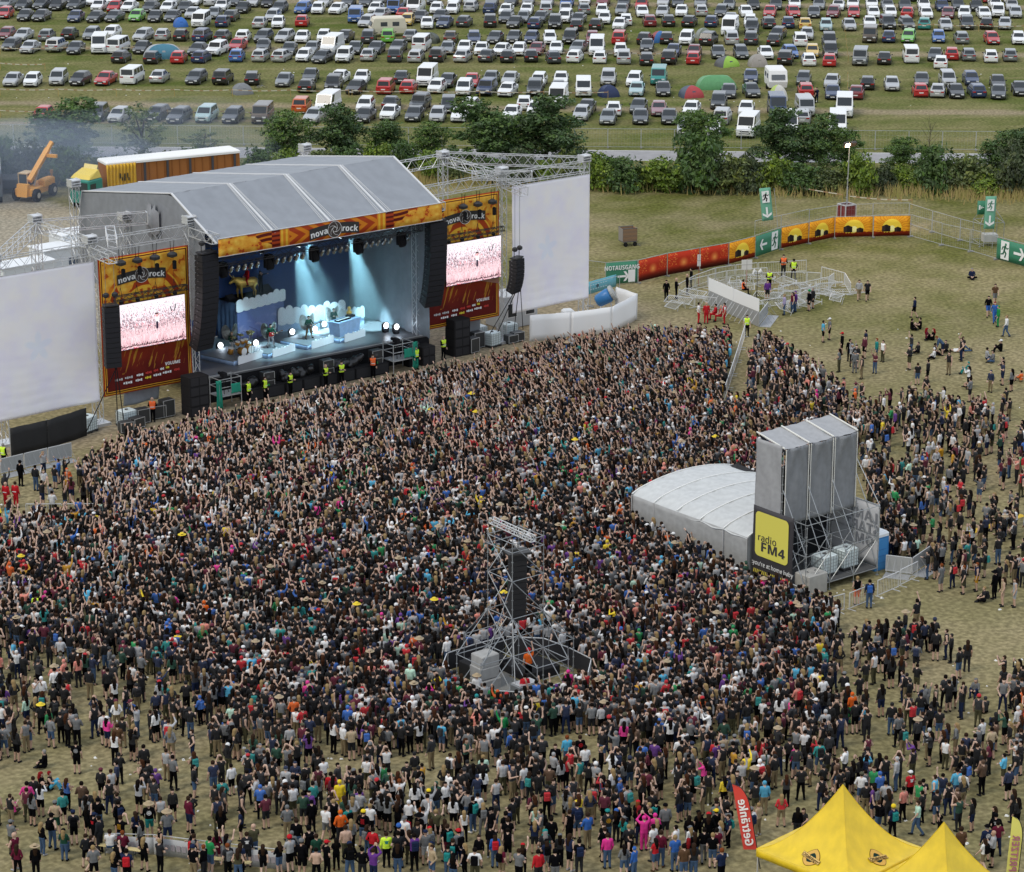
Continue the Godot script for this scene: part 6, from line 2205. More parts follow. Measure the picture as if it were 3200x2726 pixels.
func feather_flag(at: Vector3,label: String,text: String,m: Material,ink: Material,low: float,high: float,tilt: float,w: float) -> void:
	var t := thing("feather_flag",label,"flag",at,0.0,"feather flags")
	var edge := func(v: float,right: bool) -> Vector3:
		var bow := 1.0 if v < 0.66 else sqrt(maxf(0.0,1.0 - pow((v - 0.66) / 0.34,2.0)))
		return Vector3(tilt * v + (w * (bow - 1.0) if right else -w),lerpf(low,high,v),0)
	var g := G.new()
	g.bar(Vector3(-tilt * 0.3,0,0),edge.call(0.0,true),0.03,5)
	for k in 16: g.bar(edge.call(k / 16.0,true) + Vector3(0.02,0,-0.02),edge.call((k + 1) / 16.0,true) + Vector3(0.02,0,-0.02),0.024,5)
	obj("pole",g.done(),mc(0.02,0.02,0.02,0.5),t)
	g = G.new(true)
	for k in 28:
		var a: Vector3 = edge.call(k / 28.0,false)
		var b: Vector3 = edge.call(k / 28.0,true)
		var c: Vector3 = edge.call((k + 1) / 28.0,true)
		var d: Vector3 = edge.call((k + 1) / 28.0,false)
		var z := Vector3(0,0,0.02)
		g.quad(a + z * sin(k * 0.4),b,c,d + z * sin((k + 1) * 0.4))
	obj("flag_cloth",g.done(),m,t)
	var d: Vector3 = (edge.call(0.6,true) - edge.call(0.1,true)).normalized()
	var x := Vector3(d.y,-d.x,0)
	# the print shows through from its far side,so it reads in reverse
	letters(text,w * 0.62,ink,t,edge.call(0.42,true) + Vector3(-w * 0.5,0,0.045),Basis(d,x,Vector3.BACK),"lettering",600)

func leaf_mat() -> StandardMaterial3D:
	var m := StandardMaterial3D.new()
	m.vertex_color_use_as_albedo = true
	m.roughness = 0.7
	m.metallic_specular = 0.25
	m.backlight_enabled = true
	m.backlight = Color(0.4,0.5,0.15)
	return m

func crown_mesh(seed_at: int,lobes: Array,count: int,leaf: float,tone: Color) -> ArrayMesh:   # leaf-sized faces gathered in clumps through the lobes' volume
	var r := RandomNumberGenerator.new()
	r.seed = seed_at
	var s := SurfaceTool.new()
	s.begin(Mesh.PRIMITIVE_TRIANGLES)
	var total := 0.0
	for l in lobes: total += l[1].x * l[1].y
	for l in lobes:
		var n := int(count * l[1].x * l[1].y / total / 14.0)
		for k in n:
			var d := Vector3(r.randfn(),r.randfn(),r.randfn()).normalized()
			var c: Vector3 = l[0] + d * l[1] * lerpf(0.35,1.08,sqrt(r.randf()))
			var hue := r.randf()
			var col := tone.lerp(Color(tone.r * 1.9,tone.g * 1.55,tone.b * 1.1),hue * hue)
			if r.randf() < 0.25: col = col.darkened(0.35)
			var spread := leaf * r.randf_range(1.2,2.6)
			for e in 14:
				var p := c + Vector3(r.randfn(),r.randfn() * 0.6,r.randfn()) * spread * 0.55
				var nn := (d + Vector3(r.randfn(),r.randfn() + 0.6,r.randfn()) * 0.8).normalized()
				var u := nn.cross(Vector3(r.randfn(),r.randfn(),r.randfn())).normalized()
				var w := nn.cross(u)
				var z := leaf * r.randf_range(0.55,1.15)
				var cc := col.lightened(r.randf() * 0.06)
				var q := [p - u * z,p + w * z * 0.5,p + u * z,p - w * z * 0.5]
				for i in [0,1,2,0,2,3]:
					s.set_color(cc)
					s.set_normal(nn)
					s.add_vertex(q[i])
	return s.commit()

func tree_protos() -> Array:
	var out := []
	for k in 4:
		var r := RandomNumberGenerator.new()
		r.seed = 100 + k
		var lobes := []
		var g := G.new(true)
		g.bar(Vector3.ZERO,Vector3(0.05,2.0,0),0.17,7,0.13)
		for e in 9:
			var a := e * 2.4 + r.randf()
			var h := 1.5 + e * 0.55
			var reach := r.randf_range(0.9,1.9) * (1.0 if e < 7 else 0.5)
			var p := Vector3(cos(a) * reach,h + r.randf_range(-0.2,0.5),sin(a) * reach)
			lobes.append([p,Vector3(r.randf_range(0.85,1.4),r.randf_range(0.55,0.95),r.randf_range(0.85,1.4))])
			g.bar(Vector3(0.05,0.9 + e * 0.28,0),p,0.09,5,0.03)
		lobes.append([Vector3(0,3.6,0),Vector3(1.1,2.0,1.1)])
		var count: int = [7800,6600,2000,8200][k]
		out.append([g.done(),crown_mesh(40 + k,lobes,count,0.17,[Color(0.050,0.105,0.024),Color(0.066,0.130,0.026),Color(0.085,0.130,0.050),Color(0.044,0.092,0.026)][k])])
	return out

func make_trees() -> void:
	var lm := leaf_mat()
	var bark := cloth(0.075,0.060,0.045,0.6,0.95)
	var protos := tree_protos()
	var spots := [
		[W(-45.78,-272.34),6.6,8.0,0,"broad dark green tree left of the yard, leftmost of the trees"],
		[W(-38.14,-273.52),6.2,6.0,2,"thin pale tree standing in smoke beside the leftmost tree"],
		[W(-31.96,-274.38),3.3,4.8,2,"small thin tree in smoke behind the lorry trailer"],
		[W(-23.21,-270.67),6.0,5.2,1,"dense green tree rising behind the left half of the stage roof"],
		[W(-17.33,-270.67),6.5,5.9,3,"tall dark tree rising behind the middle of the stage roof"],
		[W(-12.99,-272.34),4.7,4.7,0,"medium tree behind the right half of the stage roof"],
		[W(-8.57,-273.02),4.4,4.0,1,"slender tree left of the right wing truss"],
		[W(-2.78,-270.67),7.1,7.4,0,"large tree behind the right wing truss, left one of the big pair"],
		[W(3.43,-270.67),7.5,7.9,3,"largest tree behind the right wing, right one of the big pair"],
		[W(0.66,-271.84),5.3,4.7,1,"tree filling the gap between the big pair"],
		[W(19.42,-270.17),6.3,6.1,1,"round tree in front of parked vans, left of the mast lamp"],
		[W(27.09,-270.17),6.3,6.2,3,"tall tree before a white van left of the mast lamp"],
		[W(31.21,-269.02),5.7,4.7,0,"tree just left of the mast lamp"],
		[W(33.75,-268.52),4.7,3.9,1,"tree right behind the mast lamp"],
		[W(39.20,-266.90),4.1,3.9,1,"small bright tree right of the mast lamp"],
		[W(49.08,-265.29),4.6,4.9,0,"tree near the right edge of the bushes"],
		[W(51.08,-264.81),5.0,4.6,3,"tree at the far right edge"]
	]
	var first := {}
	var n := 0
	for q in spots:   # base,height,width,kind,label
		n += 1
		var kind: int = q[3]
		var t: Node3D
		if not first.has(kind):
			t = thing("tree",q[4],"tree",q[0],0.0,"trees along the road")
			obj("trunk",protos[kind][0],bark,t)
			obj("crown",protos[kind][1],lm,t)
			first[kind] = t
		else:
			t = dup(first[kind],q[0],0.0,q[4])
		t.rotation.y = n * 2.1
		var sc := Vector3(q[2] / 4.7,q[1] / 7.0,q[2] / 4.7)
		t.get_node("trunk").scale = sc
		t.get_node("crown").scale = sc
	# bushes
	var bushes := [
		[W(-50.54,-264.49),4.8,5.3,0,"dark green rounded bush behind the stage and yard, first from the left"],
		[W(-47.56,-262.90),4.3,4.7,2,"dull dark bush behind the stage and yard, second from the left"],
		[W(-44.73,-262.12),4.2,4.9,0,"dark green rounded bush behind the stage and yard, third from the left"],
		[W(-41.87,-262.12),3.3,4.1,3,"olive green bush behind the stage and yard, fourth from the left"],
		[W(-39.24,-262.59),3.0,5.6,0,"dark green rounded bush behind the stage and yard, fifth from the left"],
		[W(-36.62,-263.22),3.3,4.6,2,"dull dark bush behind the stage and yard, sixth from the left"],
		[W(-33.97,-263.69),3.2,5.4,3,"olive green bush behind the stage and yard, seventh from the left"],
		[W(-31.85,-266.09),3.1,4.5,0,"dark green rounded bush behind the stage and yard, eighth from the left"],
		[W(-29.04,-266.90),2.7,3.0,2,"dull dark bush behind the stage and yard, ninth from the left"],
		[W(-25.81,-266.90),2.9,4.2,0,"dark green rounded bush behind the stage and yard, tenth from the left"],
		[W(-22.59,-266.90),2.9,4.7,1,"light green rounded bush behind the stage and yard, eleventh from the left"],
		[W(-19.36,-266.90),2.8,5.1,3,"olive green bush behind the stage and yard, twelfth from the left"],
		[W(-16.45,-266.90),3.0,4.1,0,"dark green rounded bush behind the stage and yard, thirteenth from the left"],
		[W(-13.55,-266.90),3.6,4.5,1,"light green rounded bush behind the stage and yard, fourteenth from the left"],
		[W(-10.78,-266.09),3.8,3.9,0,"dark green rounded bush behind the stage and yard, fifteenth from the left"],
		[W(-8.00,-264.49),3.5,4.7,1,"light green rounded bush behind the stage and yard, sixteenth from the left"],
		[W(-5.10,-263.69),2.5,4.5,3,"olive green bush behind the stage and yard, seventeenth from the left"],
		[W(-2.23,-262.90),2.8,3.4,0,"dark green rounded bush behind the stage and yard, eighteenth from the left"],
		[W(0.63,-262.12),3.6,4.6,2,"dull dark bush behind the stage and yard, nineteenth from the left"],
		[W(3.16,-261.34),3.0,3.2,1,"light green rounded bush behind the stage and yard, twentieth from the left"],
		[W(5.52,-260.56),4.1,3.4,3,"olive green bush along the open field, first from the white sheet"],
		[W(8.49,-259.79),4.1,4.5,1,"light green rounded bush along the open field, second from the white sheet"],
		[W(11.15,-259.48),3.6,5.7,0,"dark green rounded bush along the open field, third from the white sheet"],
		[W(14.12,-259.02),3.8,5.7,1,"light green rounded bush along the open field, fourth from the white sheet"],
		[W(17.85,-258.57),6.1,6.1,0,"dark green rounded bush along the open field, fifth from the white sheet"],
		[W(21.14,-258.57),4.4,6.4,3,"olive green bush along the open field, sixth from the white sheet"],
		[W(23.15,-258.26),4.1,4.0,2,"dull dark bush along the open field, seventh from the white sheet"],
		[W(25.34,-258.26),4.3,4.0,1,"light green rounded bush along the open field, eighth from the white sheet"],
		[W(27.81,-257.96),3.2,5.2,0,"dark green rounded bush along the open field, ninth from the white sheet"],
		[W(30.97,-258.26),2.9,5.0,3,"olive green bush along the open field, tenth from the white sheet"],
		[W(33.69,-257.50),4.8,4.2,1,"light green rounded bush along the open field, eleventh from the white sheet"],
		[W(36.33,-258.57),2.8,4.1,2,"dull dark bush along the open field, twelfth from the white sheet"],
		[W(38.33,-259.48),2.8,4.1,1,"light green rounded bush along the open field, thirteenth from the white sheet"],
		[W(41.49,-258.57),5.1,5.4,0,"dark green rounded bush along the open field, fourteenth from the white sheet"],
		[W(44.06,-257.96),4.1,5.6,3,"olive green bush along the open field, fifteenth from the white sheet"],
		[W(46.32,-257.50),2.8,5.3,1,"light green rounded bush along the open field, sixteenth from the white sheet"],
		[W(48.74,-257.05),5.5,5.3,2,"dull dark bush along the open field, seventeenth from the white sheet"]
	]
	var bp := []
	for k in 4:
		var r := RandomNumberGenerator.new()
		r.seed = 300 + k
		var lobes := []
		for e in 9:
			var a := r.randf_range(-1.35,1.35)
			lobes.append([Vector3(a,r.randf_range(0.5,2.1) * (1.0 - 0.42 * absf(a) / 1.35),r.randf_range(-0.9,0.9)),Vector3(r.randf_range(0.45,0.85),r.randf_range(0.4,0.75),r.randf_range(0.45,0.8))])
		lobes.append([Vector3(0,0.7,0),Vector3(1.6,0.9,1.1)])
		bp.append(crown_mesh(70 + k,lobes,4400,0.15,[Color(0.048,0.100,0.022),Color(0.115,0.185,0.018),Color(0.046,0.070,0.028),Color(0.085,0.120,0.034)][k]))
	n = 0
	for q in bushes:
		n += 1
		var t := thing("bush",q[4],"bush",q[0],0.0,"bushes along the field edge")
		obj("foliage",bp[q[3]],lm,t).transform = Transform3D(Basis.from_scale(Vector3(q[2] / 3.6,q[1] / 2.55,q[2] / 3.6)),Vector3.ZERO).rotated(Vector3.UP,n * 1.7)
		var g := G.new()
		for e in 3: g.bar(Vector3.ZERO,Vector3(cos(e * 2.1 + n) * q[2] * 0.25,q[1] * 0.6,sin(e * 2.1 + n) * q[2] * 0.25),0.05,4,0.02)
		obj("stem",g.done(),bark,t)
	# a bare dead sapling
	var dt := thing("dead_tree","bare dead young tree between green bushes at right","tree",W(42.06,-267.71))
	var g := G.new()
	g.bar(Vector3.ZERO,Vector3(0.1,5.0,0),0.06,5,0.015)
	for k in 16: g.bar(Vector3(0.05,1.6 + k * 0.2,0),Vector3(0.05 + cos(k * 2.4) * (1.7 - k * 0.07),2.9 + k * 0.2,sin(k * 2.4) * (1.7 - k * 0.07)),0.022,3,0.008)
	obj("branches",g.done(),bark,dt)
	# long dry grass under the bushes
	var s := SurfaceTool.new()
	s.begin(Mesh.PRIMITIVE_TRIANGLES)
	for k in 16000:
		var f := rng.randf()
		var p: Vector3 = W(-9.60,-264.49).lerp(W(51.58,-256.45),f) if k % 3 else W(-51.62,-266.90).lerp(W(-9.60,-264.49),f)
		p += Vector3(0,0,rng.randfn() * (1.6 if k % 3 else 2.5))
		if noise.get_noise_2d(p.x * 2.0,5.0) < -0.15 and rng.randf() < 0.7: continue
		var h := rng.randf_range(0.5,1.4)
		var lean := Vector3(rng.randfn() * 0.25,0,rng.randfn() * 0.25)
		var w := Vector3(rng.randf_range(0.03,0.07),0,rng.randf_range(-0.03,0.03))
		var c := Color(0.34,0.25,0.11).lerp(Color(0.22,0.21,0.06),rng.randf())
		for v in [p - w,p + lean + Vector3(0,h,0),p + w]:
			s.set_color(c)
			s.set_normal(Vector3(0,0.5,0.86))
			s.add_vertex(v)
	var gr := obj("long_grass",s.commit(),leaf_mat())
	gr.set_meta("kind","stuff")

# ---- cars
var car_dims := {   # length,width,height,belt line,windscreen foot and head,rear window head and foot,bonnet front height,underside
	"s": [4.5,1.76,1.45,0.93,1.05,0.30,-0.95,-1.62,0.70,0.20],
	"h": [4.0,1.72,1.49,0.95,1.02,0.35,-1.40,-1.88,0.72,0.20],
	"e": [4.6,1.77,1.49,0.94,1.08,0.36,-1.80,-2.18,0.70,0.20],
	"m": [4.4,1.80,1.70,1.02,1.50,0.66,-1.75,-2.10,0.80,0.22],
	"u": [4.55,1.86,1.74,1.08,1.05,0.50,-1.85,-2.15,0.88,0.32],
	"v": [5.2,2.00,2.35,1.28,1.95,1.25,-2.52,-2.56,1.00,0.28],
	"b": [4.8,1.90,2.02,1.15,1.98,1.40,-2.25,-2.34,0.95,0.26],
}
const TYPE_WORD := {"s": "saloon","h": "hatchback","e": "estate car","m": "people carrier","u": "off-roader","v": "panel van","b": "minibus"}
const PAINT := {"W": ["white",0.74,0.75,0.75],"S": ["silver",0.42,0.43,0.44],"G": ["grey",0.20,0.215,0.225],"D": ["dark grey",0.055,0.062,0.070],"K": ["black",0.016,0.017,0.019],"B": ["dark blue",0.018,0.035,0.095],"b": ["blue",0.05,0.13,0.36],"R": ["red",0.42,0.022,0.025],"r": ["dark red",0.17,0.022,0.030],"g": ["green",0.14,0.42,0.06],"t": ["turquoise",0.03,0.24,0.22],"T": ["pale blue",0.33,0.46,0.48],"y": ["yellow",0.58,0.40,0.10],"o": ["orange",0.50,0.10,0.02],"n": ["brown",0.085,0.065,0.050],"P": ["mauve",0.26,0.13,0.15]}
var car_kinds := {}

func car_parts(t: String) -> Dictionary:
	var d: Array = car_dims[t]
	var l: float = d[0] / 2
	var w: float = d[1] / 2
	var belt: float = d[3]
	var out := {}
	var g := G.new()
	var rings := []
	var boot: float = belt + 0.03 if t in ["s"] else belt
	var flat: bool = t in ["v","b","m","e","h","u"]
	var stations := [[-l,0.84 if flat else 0.80,d[9] + 0.16,belt * 0.86 if not flat else belt * 0.93],[-l + 0.10,0.95,d[9] + 0.04,boot],[d[7],1.0,d[9],boot],[0.0,1.0,d[9],belt],[d[4],1.0,d[9],belt - 0.02],[l - 0.35,0.96,d[9] + 0.02,lerpf(belt,d[8],0.75)],[l - 0.06,0.86,d[9] + 0.06,d[8]],[l,0.76,d[9] + 0.18,d[8] - 0.16]]
	for q in stations:
		var x: float = w * q[1]
		var ym: float = lerpf(q[2],q[3],0.62)
		rings.append([Vector3(-x * 0.94,q[2],q[0]),Vector3(x * 0.94,q[2],q[0]),Vector3(x,ym,q[0]),Vector3(x * 0.93,q[3],q[0]),Vector3(x * 0.4,q[3] + 0.03,q[0]),Vector3(-x * 0.4,q[3] + 0.03,q[0]),Vector3(-x * 0.93,q[3],q[0]),Vector3(-x,ym,q[0])])
	g.loft(rings,true)
	# cabin
	var wb := w * 0.90
	var wt := w * (0.74 if t in ["s","h","e"] else 0.80 if t in ["m","u"] else 0.90)
	var h: float = d[2]
	var lo := [Vector3(-wb,belt - 0.02,d[4]),Vector3(wb,belt - 0.02,d[4]),Vector3(wb,belt - 0.02,d[7]),Vector3(-wb,belt - 0.02,d[7])]
	var hi := [Vector3(-wt,h - 0.06,d[5]),Vector3(wt,h - 0.06,d[5]),Vector3(wt,h - 0.06,d[6]),Vector3(-wt,h - 0.06,d[6])]
	g.hull(lo + hi)
	var mid: float = (d[5] + d[6]) / 2
	g.loft([hi,[Vector3(-wt * 0.82,h,lerpf(d[5],mid,0.18)),Vector3(wt * 0.82,h,lerpf(d[5],mid,0.18)),Vector3(wt * 0.82,h,lerpf(d[6],mid,0.12)),Vector3(-wt * 0.82,h,lerpf(d[6],mid,0.12))]],true)
	out.body = g.done()
	var inset := func(a: Vector3,b: Vector3,c: Vector3,e: Vector3,fx: float,fy: float,off: Vector3) -> ArrayMesh:
		var m := G.new()
		var P := func(u: float,v: float) -> Vector3: return a.lerp(b,u).lerp(e.lerp(c,u),v) + off
		m.quad(P.call(fx,fy),P.call(1 - fx,fy),P.call(1 - fx,1 - fy * 0.8),P.call(fx,1 - fy * 0.8))
		return m.done()
	out.windscreen = inset.call(lo[0],lo[1],hi[1],hi[0],0.06,0.10,Vector3(0,0.008,0.008))
	out.rear_window = inset.call(lo[2],lo[3],hi[3],hi[2],0.09,0.14,Vector3(0,0.006,-0.008))
	var sides := []
	for s in [-1,1]:
		var lf: Vector3 = lo[0] if s < 0 else lo[1]
		var hf: Vector3 = hi[0] if s < 0 else hi[1]
		var lr: Vector3 = lo[3] if s < 0 else lo[2]
		var hr: Vector3 = hi[3] if s < 0 else hi[2]
		var cuts := [[0.05,0.30]] if t == "v" else [[0.07,0.45],[0.49,0.92]] if t in ["s","h"] else [[0.06,0.35],[0.38,0.64],[0.67,0.95]]
		for c in cuts: sides.append(inset.call(lf.lerp(lr,c[0]),lf.lerp(lr,c[1]),hf.lerp(hr,c[1]),hf.lerp(hr,c[0]),0.03,0.12,Vector3(s * 0.008,0,0)))
	out.sides = sides
	g = G.new()
	var wr := 0.31 if not t in ["v","u","b"] else 0.35
	g.lathe(Vector3.ZERO,[[wr * 0.8,-0.11],[wr,-0.08],[wr,0.08],[wr * 0.8,0.11]],12,Basis(Vector3.BACK,PI / 2))
	out.wheel = g.done()
	g = G.new()
	for s in [-1,1]: g.lathe(Vector3(s * 0.115,0,0),[[wr * 0.62,-0.006],[wr * 0.62,0.006]],8,Basis(Vector3.BACK,PI / 2))
	out.rim = g.done()
	out.wheel_r = wr
	g = G.new()
	g.box(Vector3.ZERO,Vector3(w * 0.42,0.15,0.16))
	out.lamp = g.done()
	g = G.new()
	g.box(Vector3.ZERO,Vector3(w * 0.95,0.13,0.06))
	g.box(Vector3(0,-0.24,0.0),Vector3(w * 1.2,0.1,0.05))
	out.grille = g.done()
	g = G.new()
	g.box(Vector3.ZERO,Vector3(0.50,0.115,0.02))
	out.plate = g.done()
	g = G.new()
	g.bevel(Vector3.ZERO,Vector3(0.2,0.13,0.12),0.03)
	out.mirror = g.done()
	return out

func make_car(t: String,label: String,category: String) -> Node3D:
	var d: Array = car_dims[t]
	var p := car_parts(t)
	var glass := mc(0.022,0.027,0.031,0.07)
	var dark := mc(0.018,0.018,0.019,0.6)
	var root := obj("parked_car" if not t in ["v","b"] else "parked_van",p.body,null)
	tag(root,label,category)
	var l: float = d[0] / 2
	var w: float = d[1] / 2
	obj("windscreen",p.windscreen,glass,root)
	if t != "v": obj("rear_window",p.rear_window,glass,root)
	for s in p.sides: obj("side_window",s,glass,root)
	for x in [-1,1]:
		for z in [0.62,-0.58]:
			var wh := obj("wheel",p.wheel,dark,root)
			wh.position = Vector3(x * (w - 0.10),p.wheel_r,z * l)
			obj("rim",p.rim,mc(0.32,0.33,0.34,0.4,0.5),wh)
		obj("headlight",p.lamp,mc(0.62,0.64,0.66,0.15),root).position = Vector3(x * w * 0.62,d[8] - 0.10,l - 0.075)
		obj("tail_light",p.lamp,mc(0.32,0.015,0.015,0.2),root).position = Vector3(x * w * 0.68,d[3] - 0.14,-l + 0.06)
		obj("mirror",p.mirror,dark,root).position = Vector3(x * (w + 0.06),d[3] + 0.03,d[4] - 0.35)
	obj("grille",p.grille,dark,root).position = Vector3(0,d[8] - 0.17,l - 0.012)
	obj("number_plate",p.plate,mc(0.72,0.72,0.70,0.5),root).position = Vector3(0,d[9] + 0.22,l + 0.004)
	obj("number_plate",p.plate,mc(0.72,0.72,0.70,0.5),root).position = Vector3(0,d[3] - 0.33,-l - 0.006)
	return root

func paint_of(c: String) -> StandardMaterial3D:
	var key := "paint " + c
	if not mats.has(key):
		var m := StandardMaterial3D.new()
		m.albedo_color = Color(PAINT[c][1],PAINT[c][2],PAINT[c][3]).linear_to_srgb()
		m.roughness = 0.32
		m.metallic = 0.35 if c in ["S","G","D"] else 0.0
		m.clearcoat_enabled = true
		m.clearcoat = 0.5
		m.clearcoat_roughness = 0.1
		mats[key] = m
	return mats[key]

